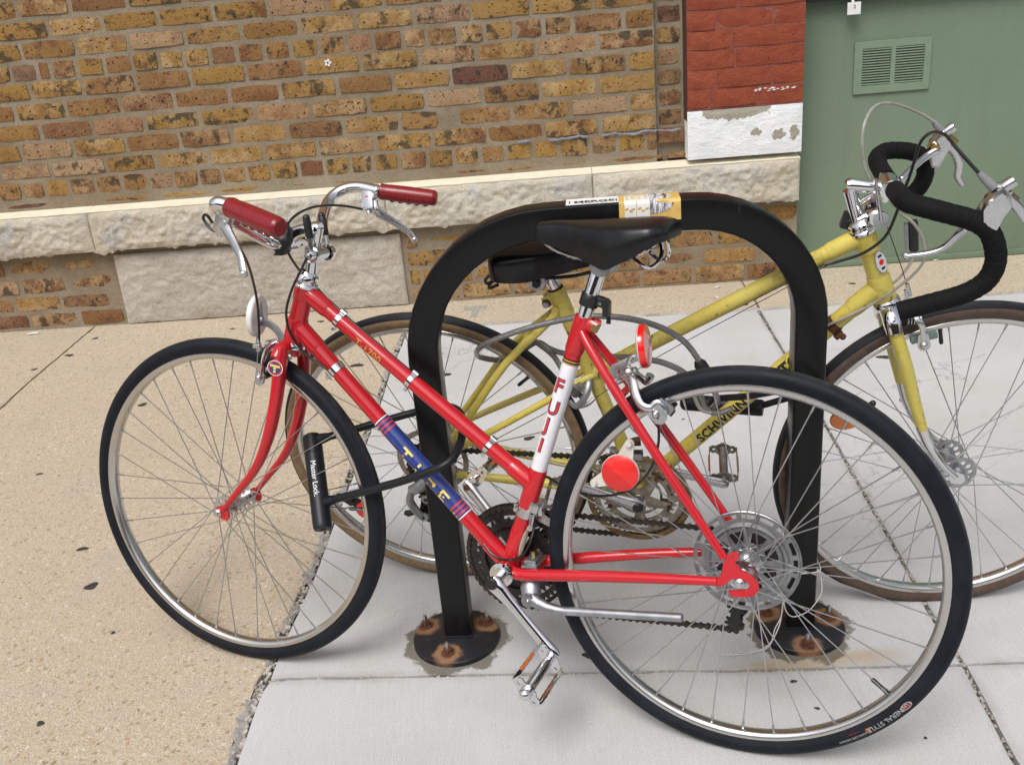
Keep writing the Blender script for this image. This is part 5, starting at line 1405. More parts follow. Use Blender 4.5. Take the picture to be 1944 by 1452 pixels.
# brake levers: body, red dot, blade with ball end
for s, bd, lv in ((1, P['levBodyN'], P['levN']), (-1, P['levBodyF'], P['levF'])):
    bd = [V(q) for q in bd]; m = MB()
    clamp = V(P['barN'][-1] if s > 0 else P['barF'][-1])
    c0 = bd[0].lerp(bd[1], .45); X = (bd[2] - bd[0]).normalized()
    m.box(c0, (.050, .018, .026), X=X, Y=(0, 1, 0), bev=.004); m.box(c0.lerp(clamp, .45), (.016, .016, .022), X=X, Y=(0, 1, 0), bev=.004)
    m.tube([bd[2] - X * .004, bd[2] + X * .008], .0048, 10)
    m.cyl(c0 + V((-.004, -.010, -.006)), c0 + V((-.004, .0105, -.006)), .0040, 12)
    lvP = [c0 + V((-.008, 0, -.008))] + [V(q) for q in lv]
    m.tube(lvP, [.0105, .0092, .0070, .0056, .0060], 12, k=5, ab=(1.15, .7), ref=(0, 1, 0)); m.ball(lvP[-1], .0068, n=12)
    o = B.part('brake_lever', m, 'alloy')
    m = MB(); m.plate(circ(.0042, 14), [], .0012, c0 + V((0, .0080, .002)), (1, 0, 0), (0, 0, 1)); B.part('red_dot', m, 'lens_red', o)
m = MB(); m.tube(P['cabN'], .0025, 7, k=5); m.tube(P['cabN2'], .0025, 7, k=6); B.part('front_brake_cable', m, 'cable_black')
m = MB(); m.tube(P['wireN'], .0008, 5); B.part('front_brake_wire', m, 'spoke')
m = MB(); m.tube(P['cabF'], .0025, 7, k=5); B.part('rear_brake_cable', m, 'cable_black')
# black plastic bracket clamped on the near bar beside the stem
m = MB(); c0 = V((.8360, .034, .543)); m.box(c0 + V((0, 0, .002)), (.038, .021, .044), X=(.97, 0, .25), Y=(0, 1, 0), bev=.004)
m.tube([c0 + V((0, -.011, 0)), c0 + V((0, .011, 0))], .0195, 18); m.box(c0 + V((-.004, 0, .022)), (.024, .020, .014), bev=.003); m.box(c0 + V((.004, 0, -.021)), (.020, .018, .020), bev=.003)
m.box(c0 + V((-.012, .002, .0)), (.012, .016, .030), bev=.002)
m.cyl(c0 + V((.001, .008, .008)), c0 + V((.001, .0125, .008)), .0042, 12, mi=1); m.cyl(c0 + V((.010, .006, -.024)), c0 + V((.010, .0115, -.024)), .0036, 12, mi=1)
B.part('lamp_bracket', m, ['black_plastic', 'alloy'])
# stem-mounted gear levers
m = MB(); c0 = V((.7755, 0, .5120)); m.cyl(c0 + V((0, -.020, 0)), c0 + V((0, .020, 0)), .0105, 18)
m.tube([(.7955, 0, .504), (.7915, 0, .522)], .0145, 20); m.box(c0 + V((.008, 0, 0)), (.016, .020, .016), bev=.003)
for s in (1, -1):
    m.lathe([(.0, s * .040), (.006, s * .0395), (.0105, s * .035), (.0115, s * .030), (.0145, s * .0285), (.0145, s * .020)], c0, (0, 1, 0), 20)
mt = B.part('gear_lever_mount', m, 'chrome')
for s in (1, -1):
    pv = c0 + V((0, s * .027, 0)); tip = V((.778, s * .036, .581)) if s > 0 else V((.7885, -.032, .580))
    m = MB(); m.tube([pv, pv.lerp(tip, .3), pv.lerp(tip, .52)], [.0085, .0055, .0050], 12, ab=(.6, 1.1), ref=(0, 1, 0)); m.lathe([(.0135, -.004), (.0135, .004)], pv, (0, 1, 0), 18)
    m.tube([pv.lerp(tip, .45), pv.lerp(tip, .5), pv.lerp(tip, .92), pv.lerp(tip, 1.0)], [.0062, .0070, .0072, .0048], 12, mi=1); m.ball(pv.lerp(tip, .97), .0068, mi=1, n=12)
    B.part('gear_lever', m, ['chrome', 'black_plastic'])

# fork
m = MB(); AXL = 1.0227
for s in (1, -1):
    m.tube([(.8515, s * .033, .338), (.8575, s * .0405, .300), (.8687, s * .0455, .240), (.8850, s * .049, .183), (.9057, s * .0505, .134), (.9320, s * .052, .092), (.9677, s * .0530, .053), (.9980, s * .0538, .020), (1.0120, s * .054, .006)], [.0135, .0150, .0148, .0138, .0122, .0105, .0088, .0072, .0066], 14, k=4, ab=(.80, 1.05), ref=(0, 1, 0))
    dp = [(1.002, .016), (1.012, .017), (1.024, .012), (1.0300, .004), (1.0300, -.006), (1.0265, -.010), (1.0225, -.004), (1.0185, -.010), (1.0120, -.013), (1.002, -.014), (.997, -.006), (.998, .006)]
    m.plate(dp, [circ(.0028, 8, 0, (1.0065, -.004))], .0045, (0, s * .0535, 0), bev=.0006)
m.tube([(.8600, -.046, .320), (.8575, -.030, .334), (.8560, 0, .338), (.8575, .030, .334), (.8600, .046, .320)], [.0125, .0155, .0165, .0155, .0125], 16, k=3)
m.tube([(.851, 0, .342), (.858, 0, .322)], [.0195, .0180], 18)
fork = B.part('fork', m, 'red')
m = MB(); m.ball((.842, .030, .322), .0062, n=10, s=(1, .6, 1)); B.part('bolt', m, 'dull_alloy', fork)
em = V((.8558, .0582, .3060)); ex = V((.30, .05, -.953)).normalized(); 
for r_, mt_, dy in ((.0152, 'white_ink', 0), (.0138, 'red_ink', .0003), (.0108, 'blue_band', .0006)):
    m = MB(); m.plate(circ(r_, 32), [], .0005, em + V((0, dy, 0)), (1, 0.18, .05), (-.05, 0.05, 1)); B.part('emblem', m, mt_, fork)
m = MB()
for (a0, a1, b0, b1) in ((-.0095, .0095, .002, .0065), (-.0024, .0024, -.0090, -.0045), (-.0024, .0024, -.0030, .002)):
    m.plate([(a0, b0), (a1, b0), (a1, b1), (a0, b1)], [], .0004, em + V((0, .0010, 0)), (-.96, -.18, -.25), (-.25, .05, .96))
B.part('emblem', m, 'yellow_ink', fork)

RIMC = Matrix.Translation((AXL, 0, 0))
make_wheel(red, AX @ RIMC, .0275, .030, .030, 'rubber', .064, 1, radians(176), flange_cut=7, knurl='line', phase=radians(4))
rw = make_wheel(red, AX, .026, .034, .020, 'rubber', .073, 1, radians(219), flange_cut=0, knurl='line', phase=radians(1), hubmat='alloy')
# tyre lettering
def on_tyre(s, size, a0, yc, mat, bold=.01, xs=1.0):
    tx, tf = text2d(s, size, bold, sub=.003); vs = []
    for (a, b) in tx:
        an = a0 + a * xs / .333; q = yc - b / .0162
        vs.append((-(.3292 + .0162 * cos(q)) * cos(an), .0162 * sin(q), -(.3292 + .0162 * cos(q)) * sin(an)))
    m = MB(); m.add(vs, tf); return m
# angles measured from straight back (-X), turning down
for s, size, a0, yc, mat in (('GENERAL STYLE', .0120, 43.6, 86, 'grey_ink'), (')))', .0105, 50.6, 86, 'lens_orange'), ('LONG LIFE DESIGN', .0060, 55.6, 80, 'grey_ink')):
    mm = on_tyre(s, size, radians(a0), radians(yc), mat, .012, 1.0); mm.build('lettering', mat, rw)
mm = on_tyre('________', .0050, radians(54.8), radians(98), 'red_ink', .01, 1.0); mm.build('lettering', 'red_ink', rw)
m = MB(); vs, fs = [], []
for i in range(25):
    t = 2 * pi * i / 24
    for k in (.78, 1.0):
        an = radians(37.2) + .0118 * k * cos(t) / .333; q = radians(86) + .0056 * k * sin(t) / .0162 + .25 * cos(t) * 0
        vs.append((-(.3292 + .0163 * cos(q)) * cos(an), .0163 * sin(q), -(.3292 + .0163 * cos(q)) * sin(an)))
for i in range(24): fs.append((2 * i, 2 * i + 1, 2 * i + 3, 2 * i + 2))
m.add(vs, fs); m.build('lettering', 'grey_ink', rw)
mm = on_tyre('KENDA', .0056, radians(37.2), radians(86), 'red_ink', .03, 1.0); mm.build('lettering', 'red_ink', rw)

# spoke protector disc with slots, freewheel
m = MB(); hs = []
for i in range(16): hs.append(slot(.0765, .0835, 2 * pi * i / 16, .145, 5))
for i in range(8): hs.append(slot(.034, .053, 2 * pi * (i + .5) / 8, .24, 5))
hs.append(circ(.0225, 24))
m.plate(circ(.0905, 72), hs, .0022, (0, -.0255, 0), bev=.0004)
m.lathe([(.0905, -.0265), (.0905, -.0235), (.0885, -.0222), (.0865, -.0240)], n=72); m.lathe([(.0700, -.0240), (.0690, -.0205), (.0640, -.0190), (.0590, -.0245)], n=64)
M['disc_alloy'] = plain('greyed_disc_alloy', (.30, .30, .31), .40, .85, .15, 50, .0, 300, rvar=.2)
m.build('spoke_protector', 'disc_alloy', rw)
m = MB()
for i, (R_, n_) in enumerate(((.0565, 28), (.0485, 24), (.0405, 20), (.0345, 17), (.0285, 14))): cog(m, R_, n_, -.031 - .0055 * i)
m.cyl((0, -.028, 0), (0, -.056, 0), .024, 20); m.build('freewheel', 'steel_dark', rw)
# red reflector held between the spokes
c0 = V((.2095, .0185, .1505)); m = MB(); e1_, e2_ = V((.1938, .0185, .2036)), V((.2557, .0185, .1272))
hull = []
for (cx, cz, r_, a0, a1) in ((c0.x, c0.z, .034, 150, 330),):
    pass
def tangent_blade(p, q, r1, r2):
    """outline round two circles"""
    d = V((q[0] - p[0], q[1] - p[1], 0)); a = atan2(d.y, d.x); b = math.acos((r1 - r2) / d.length); o = []
    for i in range(15): t = a + b + (2 * pi - 2 * b) * i / 14; o.append((p[0] + r1 * cos(t), p[1] + r1 * sin(t)))
    for i in range(9): t = a - b + 2 * b * i / 8; o.append((q[0] + r2 * cos(t), q[1] + r2 * sin(t)))
    return o
m.plate(circ(.0330, 40, 0, (c0.x, c0.z)), [], .004, (0, c0.y - .0035, 0))
for e_ in (e1_, e2_):
    q_ = c0.lerp(e_, .25); m.plate(tangent_blade((q_.x, q_.z), (e_.x, e_.z), .0170, .0075), [], .004, (0, c0.y - .0045 - (.0006 if e_ is e2_ else 0), 0))
for e_ in (e1_, e2_): m.lathe([(0, .006), (.0050, .006), (.0058, .0035), (.0058, -.002)], e_ + V((0, -.002, 0)), (0, 1, 0), 6)
rf = m.build('reflector', 'white_plastic', rw)
M['lens_red_prism'] = None
def prism():
    t = NT('prismatic_red_lens'); v = t.vmath('MULTIPLY', t.obj(), (1., 0., 1.))
    b = t.voro(420, out='Distance', vec=v, rnd=.0); s = t.sep(t.obj())
    side_ = t.math('GREATER_THAN', t.math('ADD', t.math('MULTIPLY', t.math('SUBTRACT', s[0], .2095), -.75), t.math('MULTIPLY', t.math('SUBTRACT', s[2], .1505), 1.0)), -.004)
    t.set(Base_Color=t.mix(side_, (.60, .010, .008), (.74, .016, .012)), Roughness=.22, Coat_Weight=.7, Coat_Roughness=.06); t.bump(b, .5, .001); return t.m
M['lens_red_prism'] = prism()
m = MB(); m.lathe([(0, .0032), (.0300, .0030), (.0318, .0018), (.0318, -.001)], c0, (0, 1, 0), 40); m.build('lens', 'lens_red_prism', rf)

# saddle and post
keys = [(.3560, .011, .5640, .020, .006), (.3500, .0185, .5700, .032, .006), (.320, .0240, .5730, .042, .006), (.288, .0340, .5730, .052, .007), (.252, .0560, .5740, .066, .009), (.222, .0740, .5755, .076, .011), (.186, .0830, .5775, .062, .011), (.152, .0820, .5785, .044, .010), (.133, .0720, .5760, .032, .009), (.1230, .058, .5690, .022, .007)]
sad = saddle(red, None, interp_sec(keys, 22), 0); B.fix(sad)
m = MB()
for s in (1, -1):
    m.tube([(.345, s * .006, .540), (.315, s * .012, .523), (.270, s * .0215, .512), (.215, s * .0225, .512), (.185, s * .030, .518), (.160, s * .045, .536), (.145, s * .050, .552)], .0034, 8, k=4)
m.tube([(.190, .052, .528), (.166, .050, .507), (.154, .044, .503), (.143, .034, .512), (.140, .026, .528), (.145, .022, .548)], .0034, 8, k=4); m.tube([(.190, -.052, .528), (.166, -.050, .507), (.154, -.044, .503), (.143, -.034, .512), (.140, -.026, .528), (.145, -.022, .548)], .0034, 8, k=4)
m.build('saddle_rail', 'chrome', sad)
m = MB(); pt = V((.2565, 0, .500)); axp = (V(ST0) - V(BBc)).normalized(); m.tube([V(ST0) - axp * .02, V(ST0) + axp * .075, V(ST0) + axp * .082, V(ST0) + axp * .100], [.0128, .0128, .0108, .0105], 20)
B.part('seat_post', m, 'chrome')
m = MB(); m.cyl((.2395, -.030, .503), (.2395, .030, .503), .0175, 20); m.cyl((.2395, -.037, .500), (.2395, .037, .500), .0065, 8); m.lathe([(.0175, .030), (.019, .027), (.019, .012), (.0175, .010)], (.2395, 0, .503), (0, 1, 0), 24); m.lathe([(.0175, -.030), (.019, -.027), (.019, -.012), (.0175, -.010)], (.2395, 0, .503), (0, 1, 0), 24)
m.tube([(.258, 0, .494), (.240, 0, .503)], [.0115, .013], 14); B.part('saddle_clamp', m, 'dull_alloy')
m = MB(); m.cyl((.2545, .0, .397), (.2545, .0175, .397), .0068, 6); m.cyl((.2545, -.016, .397), (.2545, .016, .397), .004, 8); B.part('seat_bolt', m, 'brass')
# black lamp bracket on the post
m = MB(); a = V((.2655, 0, .4425)); m.tube([a - axp * .011, a - axp * .009, a + axp * .009, a + axp * .011], [.0150, .0165, .0165, .0150], 24)
m.box(a + V((-.022, 0, -.004)), (.020, .018, .017), X=axp.cross(V((0, 1, 0))), Y=(0, 1, 0), bev=.003); m.box((.2365, 0, .4285), (.011, .024, .026), bev=.003); m.box((.2365, .010, .4420), (.010, .006, .010), bev=.002)
m.tube([(.2345, 0, .420), (.2335, 0, .409), (.2338, .0, .4035)], [.004, .0035, .0045], 10); m.cyl(a + V((-.020, .009, -.005)), a + V((-.020, .0105, -.005)), .0028, 10, mi=1)
B.part('lamp_bracket', m, ['black_plastic', 'alloy'])

# front brake, white reflector
m = MB(); m.tube(P['brF'], [.0075, .0068, .0062, .0060, .0072, .0065], 12, k=4, ab=(1.25, .65), ref=(1, 0, 0)); m.tube(P['brF2'], [.0070, .0062, .0060, .0050], 12, k=4, ab=(1.2, .65))
m.tube([(.872, 0, .3415), (.905, 0, .3385)], [.0078, .0070], 12); m.lathe([(.0, .020), (.0065, .019), (.0075, .014), (.0075, 0)], (.893, 0, .3395), (1, 0, -.1), 8)
m.plate(tangent_blade((.9043, .2862), (.9075, .2740), .0100, .0092), [slot(.0, .0042, 0, pi, 8)] if False else [], .005, (0, .0375, 0)); m.ball((.9052, .042, .2810), .0068, n=12); m.cyl((.9052, .020, .2805), (.9052, .043, .2805), .0036, 8)
m.tube(P['adjF'], .0042, 10); m.tube([(.9075, .030, .345), (.9090, .030, .330)], .0055, 10); m.box((.9105, .031, .3395), (.016, .010, .008), bev=.002)
m.ball((.9735, -.033, .2970), .0062, n=10)
B.part('front_brake', m, 'alloy')
m = MB(); m.box((.8975, .0165, .2835), (.036, .009, .013), X=(.93, 0, -.37), Y=(0, 1, 0), bev=.002); m.box((.8975, -.0165, .2885), (.036, .009, .013), X=(.93, 0, -.37), Y=(0, 1, 0), bev=.002); B.part('brake_block', m, 'black_plastic')
m = MB(); rc = V((.9265, 0, .3920)); rx = V((.97, .20, .10)).normalized()
m.lathe([(0, -.006), (.0380, -.0055), (.0405, -.003), (.0410, .004), (.0385, .0065), (0, .0072)], rc, rx, 40)
rf = B.part('reflector', m, 'clear_plastic'); rf['label'] = 'round white front reflector seen from behind'
m = MB(); m.tube([(.8745, 0, .3440), (.8790, 0, .3560), (.8880, 0, .3680), (.9020, 0, .3770), (.9175, 0, .3795)], .0085, 10, k=4, ab=(.95, .16), ref=(0, 1, 0))
m.box((.9195, 0, .3955), (.0018, .0145, .044), bev=0); m.ball((.9180, 0, .3860), .0066, n=8); m.cyl((.9130, 0, .386), (.921, 0, .386), .0032, 8); m.ball((.9185, 0, .4120), .0026, n=8); B.part('reflector_arm', m, 'dull_alloy')
# rear brake with the red reflector carried above it
m = MB(); m.tube(P['brR'], [.0090, .0075, .0066, .0060, .0058, .0056, .0060, .0058, .0052], 12, k=4, ab=(1.2, .7), ref=(0, 1, 0)); m.tube(P['brR2'], [.0085, .0065, .0060, .0058, .0075], 12, k=4)
m.tube([(.222, 0, .306), (.185, 0, .326)], [.0075, .0082], 12); m.ball((.198, .004, .323), .0115, n=12); m.tube([(.2026, 0, .326), (.1985, 0, .343), (.1930, 0, .352)], [.0045, .0040, .0055], 10)
m.plate(tangent_blade((.1480, .2690), (.1375, .2590), .0115, .0110), [tangent_blade((.1462, .2672), (.1400, .2612), .0042, .0042)], .005, (0, .0385, 0)); m.ball((.1445, .043, .2652), .0058, n=12); m.cyl((.1445, .020, .2652), (.1445, .043, .2652), .0036, 8)
B.part('rear_brake', m, 'alloy')
m = MB(); m.box((.1330, .0185, .2735), (.030, .011, .015), X=(.80, 0, .60), Y=(0, 1, 0), bev=.002); B.part('brake_block', m, 'dull_alloy')
m = MB(); m.box((.1245, .0185, .2655), (.013, .009, .012), X=(.80, 0, .60), Y=(0, 1, 0), bev=.002); m.box((.1390, -.0165, .2760), (.040, .009, .012), X=(.80, 0, .60), Y=(0, 1, 0), bev=.002); B.part('brake_block', m, 'black_plastic')
m = MB(); m.tube([(.2220, 0, .3100), (.2252, 0, .3270), (.2180, 0, .3315), (.1981, 0, .3421), (.1830, 0, .3500)], .0085, 8, k=3, ab=(.8, .2), ref=(0, 1, 0)); m.ball((.183, 0, .359), .006, n=8); B.part('reflector_arm', m, 'dull_alloy')
rc = V((.1765, 0, .3680)); rx = V((-.985, -.06, .12)).normalized()
m = MB(); m.lathe([(0, -.0045), (.0335, -.004), (.0365, -.002), (.0365, -.001)], rc, rx, 40, mi=1); m.lathe([(.0365, -.0010), (.0365, .0060), (.0345, .0095), (0, .0105)], rc, rx, 40)
rf = B.part('reflector', m, ['lens_red', 'white_plastic']); rf['label'] = 'round red rear reflector'

# cranks, chainrings, chain, gears
CR = V(BBc)
m = MB(); hs = [slot(.067, .083, 2 * pi * i / 5 + .5, .50, 8) for i in range(5)] + [slot(.028, .050, 2 * pi * i / 5 + .5, .36, 6) for i in range(5)]
n0 = len(m.v); cog(m, .0975, 50, -.044, .0025, holes=hs)
cog(m, .0795, 40, -.0375, .0022, holes=[circ(.063, 40)])
m.lathe([(.1035, -.0475), (.1055, -.0475), (.1055, -.0490), (.0985, -.0495), (.0985, -.0475)], n=80)
m.cyl((0, -.030, 0), (0, -.05, 0), .017, 18)
m.v = [(x + CR.x, y, z + CR.z) for x, y, z in m.v]
B.part('chainring', m, 'steel_dark')
m = MB(); m.tube([CR + V((0, .033, 0)), CR + V((0, .040, 0)), CR + V((0, .0405, 0)), CR + V((0, .044, 0))], [.0225, .0225, .0165, .0155], 24); m.tube([CR + V((0, .040, 0)), CR + V((0, .071, 0))], [.0095, .0085], 16); B.part('bottom_bracket', m, 'chrome')
cA, cB = V((.4237, .078, -.0529)), V((.3125, .085, -.1693))
o = crank(red, cA, cB); B.fix(o)
pd = pedal(red, (.3220, .137, -.1835), (.10, .98, -.135), (.62, .05, .78)); B.fix(pd)
cA2 = V((.424, -.062, -.057)); cB2 = V((.5344, -.078, .0601)); o = crank(red, cA2, cB2, yo=-1, mats='alloy'); B.fix(o)
m = MB(); m.cyl(cB2 + V((0, .0070, 0)), cB2 + V((0, .0095, 0)), .0062, 14); B.part('rusty_eye', m, 'rust', o)
pd = pedal(red, (.5185, -.132, .0785), (-.06, -.99, .08), (.72, 0, -.69)); B.fix(pd)
m = MB(); path = []
Rf, Rc = .0405, .0985
for i in range(11): a = radians(92 - 186 * i / 10 + 360); path.append((CR.x + Rc * cos(a), -.0445, CR.z + Rc * sin(a)))
path = [(CR.x + Rc * cos(radians(100 - 18 * i)), -.044, CR.z + Rc * sin(radians(100 - 18 * i))) for i in range(11)]
lo = [(.30, -.0445, -.1535), (.17, -.0445, -.1475), (.045, -.0445, -.1415), (.022, -.0445, -.1440), (.008, -.0445, -.136), (.010, -.0445, -.122), (.020, -.0445, -.112), (.024, -.0445, -.098), (.012, -.0445, -.086), (-.004, -.0445, -.076)]
cgs = [(Rf * cos(radians(a)), -.0425, Rf * sin(radians(a))) for a in (-120, -160, 160, 120, 88)]
cgs = [(-.030, -.0425, -.030), (-.0405, -.0425, 0), (-.030, -.0425, .030), (.0, -.0425, .0405)]
chain(m, path + lo + cgs + [(.12, -.043, .043), (.27, -.0435, .0395)]); B.part('chain', m, 'chain')
m = MB()
for (x, z, r_) in ((.016, -.0985, .0145), (.020, -.1290, .0150)):
    n0 = len(m.v); cog(m, r_, 10, -.0445, .006); m.v[n0:] = [(vx + x, vy, vz + z) for vx, vy, vz in m.v[n0:]]
m.tube([(-.002, -.058, -.030), (.004, -.061, -.060), (.014, -.060, -.092), (.022, -.0585, -.104)], [.0105, .0115, .012, .010], 12, k=3, ab=(.55, 1), ref=(0, 1, 0))
for y_ in (-.0395, -.0500): m.plate(tangent_blade((.016, -.0985), (.020, -.1290), .0085, .0090), [], .0022, (0, y_, 0))
m.box((.012, -.0555, -.110), (.020, .010, .024), X=(.8, 0, .6), Y=(0, 1, 0), bev=.003)
B.part('rear_derailleur', m, ['black_plastic', 'dull_alloy'])
m = MB(); m.tube([on(ST0, BBc, .862 - .012), on(ST0, BBc, .862 + .016)], .0172, 22) if False else m.tube([V((.3885, 0, .0560)) - axs * .009, V((.3885, 0, .0560)) + axs * .009], .0172, 22)
m.box((.3700, .004, .068), (.020, .022, .020), X=axs.cross(V((0, 1, 0))), Y=(0, 1, 0), bev=.003); m.box((.366, -.016, .060), (.016, .030, .026), bev=.003); m.cyl((.402, .0, .063), (.402, .018, .063), .0042, 8); m.cyl((.3755, .012, .030), (.3755, .018, .030), .0055, 8); m.tube([(.372, .010, .055), (.3755, .014, .030)], .0045, 8)
for y_ in (-.0365, -.0525): m.plate([(.425, .052), (.400, .050), (.370, .040), (.345, .025), (.345, .010), (.375, .022), (.402, .034), (.425, .036)], [], .0016, (0, y_, 0))
B.part('front_derailleur', m, 'alloy')
# kickstand: plate above the stays, clamp body below, folded leg
m = MB(); m.box((.3735, .003, -.0395), (.030, .056, .006), X=(1, 0, -.05), Y=(0, 1, 0), bev=.002); m.box((.3735, .003, -.0335), (.022, .044, .010), bev=.003)
m.cyl((.3745, 0, -.040), (.3745, 0, -.020), .0062, 6, mi=1)
m.tube([(.376, .006, -.064), (.3745, .024, -.082), (.3715, .030, -.100)], [.014, .0185, .0165], 14, ab=(1.0, .8), ref=(0, 1, 0)); m.cyl((.3715, .018, -.097), (.3715, .0475, -.097), .0125, 18); m.ball((.3715, .047, -.097), .0055, n=10)
m.tube([(.366, .036, -.096), (.352, .041, -.101), (.335, .044, -.1045), (.315, .046, -.1055), (.300, .0475, -.1045), (.0905, .070, -.0727)], [.0125, .0115, .0095, .0085, .0078, .0075], 14)
B.part('kickstand', m, ['dull_alloy', 'brass'])
# ------------------------------------------------------------------ yellow bicycle (X forward, -Y = its right = towards the camera)
yel, AY = bike_root('yellow_bicycle', (-.1802, 1.8800, .3413), (.9716, -.2366, 0), (.2340, .9611, .1468), (-.0347, -.1426, .9892), 1.0503)
tag(yel, 'worn yellow bicycle with black taped drop handlebars behind the rack', 'bicycle')
Y_ = Bike(yel, AY)
YT0, YT1 = (.849, 0, .492), (.897, 0, .358); YBB = (.441, 0, -.071); YS0 = (.301, 0, .392)
YTT0, YTT1 = (.848, 0, .481), (.362, 0, .206); YD0, YD1 = (.886, 0, .386), (.441, 0, -.074)
m = MB()
m.cyl(YT0, YT1, .0178, 20); m.cyl(YTT0, YTT1, .0146, 18); m.cyl(YD0, YD1, .0156, 18); m.cyl(YS0, YBB, .0146, 18); m.cyl((.441, -.034, -.071), (.441, .034, -.071), .0205, 22)
LY, LD, LS = (V(YTT1) - V(YTT0)).length, (V(YD1) - V(YD0)).length, (V(YBB) - V(YS0)).length
lug(m, YTT0, YTT1, 0, .062 / LY, .0168); lug(m, YD0, YD1, 0, .066 / LD, .0178); lug(m, YD1, YD0, 0, .06 / LD, .0176); lug(m, YTT1, YTT0, 0, .045 / LY, .0168)
lug(m, YT0, YT1, 0, .30, .0202, 20); lug(m, YT1, YT0, 0, .36, .0204, 20); lug(m, YS0, YBB, 0, .060 / LS, .0172); lug(m, YBB, YS0, 0, .07 / LS, .0168)
c_ = V(YS0).lerp(V(YBB), .40); m.tube([c_ + (V(YS0) - V(YBB)).normalized() * .034, c_ - (V(YS0) - V(YBB)).normalized() * .034], .0162, 18)
m.tube([(.303, .006, .378), (.288, .0095, .372), (.280, .0098, .366)], [.011, .0125, .0115], 12, ab=(.55, 1)); m.tube([(.303, -.006, .378), (.288, -.0095, .372), (.280, -.0098, .366)], [.011, .0125, .0115], 12, ab=(.55, 1))
for s in (1, -1):
    m.tube([(.302, s * .0125, .360), (.289, s * .017, .334), (.195, s * .038, .250), (.100, s * .055, .124), (.022, s * .0615, .026)], [.0070, .0080, .0082, .0080, .0064], 12, k=3)
    m.tube([(.366, s * .012, .205), (.350, s * .0165, .203), (.278, s * .030, .164), (.134, s * .051, .087), (.022, s * .0605, .026)], [.0062, .0072, .0075, .0072, .0060], 12, k=3)
    m.tube([(.430, s * .020, -.070), (.395, s * .030, -.066), (.30, s * .038, -.050), (.162, s * .049, -.0275), (.030, s * .0610, -.006)], [.0125, .0112, .0105, .0095, .0072], 12, k=3)
    dp = [(.042, -.012), (.030, .012), (.024, .032), (.012, .040), (.004, .034), (-.004, .016), (-.026, .006), (-.032, -.008), (-.022, -.024), (.004, -.026), (.020, -.020)]
    m.plate([(x, z) for x, z in dp], [], .0048, (0, s * .0622, 0), bev=.0008)
m.tube([(.232, -.031, .286), (.236, -.020, .291), (.236, .020, .291), (.232, .031, .286)], .0070, 10, k=3)
yframe = Y_.part('frame', m, 'yellow')
mm = MB(); text_on_tube(mm, 'SCHWINN', .0255, YD1, YD0, .0156, (V((.606, 0, .108)) - V(YD1)).length, radians(-4), up_sign=-1, bold=.035, lift=.0005, toward=V((0, -1, 0)), xs=1.02, track=1.08)
Y_.part('lettering', mm, 'black_ink', yframe); mm = MB(); text_on_tube(mm, 'TO', .0300, YD1, YD0, .0156, (V((.732, 0, .237)) - V(YD1)).length, radians(0), up_sign=-1, bold=.045, lift=.0005, toward=V((0, -1, 0)), track=1.1)
Y_.part('lettering', mm, 'black_ink', yframe)
mm = MB(); text_on_tube(mm, '*', .036, YD1, YD0, .0156, (V((.672, 0, .176)) - V(YD1)).length, radians(10), up_sign=-1, bold=.0, lift=.0005, toward=V((0, -1, 0))); Y_.part('lettering', mm, 'black_ink', yframe)
# silver worn transfer on the top tube, head badge
m = MB(); ax_ = (V(YTT1) - V(YTT0)).normalized(); e1 = V((0, -1, 0)); e2 = ax_.cross(e1); vs = []
for i in range(15):
    t = i / 14; hf = .62 * sin(pi * min(1, t * 1.05)) ** .6
    for j in range(5): q = radians(-58) + hf * (j / 2 - 1); vs.append(V(YTT0) + ax_ * (.070 + .060 * t) + e1 * (.0152 * cos(q)) + e2 * (.0152 * sin(q)))
m.add(vs, [(i * 5 + j, i * 5 + j + 1, i * 5 + 6 + j, i * 5 + 5 + j) for i in range(14) for j in range(4)])
def worn():
    t = NT('worn_silver_transfer'); n = t.ramp(t.noise(70, 5, .7), [(.42, 0.0), (.55, 1.0)])
    t.set(Base_Color=t.mix(n, (.50, .50, .47), (.16, .13, .08)), Roughness=.6); return t.m
M['worn'] = worn(); Y_.part('decal', m, 'worn', yframe)
bd = V((.8785, -.0150, .4330)); axt = (V(YT1) - V(YT0)).normalized(); fwd = V((.9, -.42, .3))
nb = V((.62, -.785, 0)); ub = -axt; rbx = ub.cross(nb) * -1
c_ = V(YT0).lerp(V(YT1), .43) + (nb - axt * nb.dot(axt)).normalized() * .0208
for rx_, rz_, mt_, dd in ((.0115, .022, 'alloy', 0), (.0100, .0200, 'white_ink', .0005), (.0050, .0052, 'lens_red', .0010)):
    m = MB(); m.plate([(rx_ * cos(2 * pi * i / 28), rz_ * sin(2 * pi * i / 28)) for i in range(28)], [], .0008, c_ + nb * dd, rbx, ub); Y_.part('badge', m, mt_, yframe)
m = MB()
for z_ in (.012, -.012): m.plate([(-.004, z_ - .002), (.004, z_ - .002), (.004, z_ + .002), (-.004, z_ + .002)], [], .0004, c_ + nb * .0012, rbx, ub)
Y_.part('badge', m, 'black_ink', yframe)
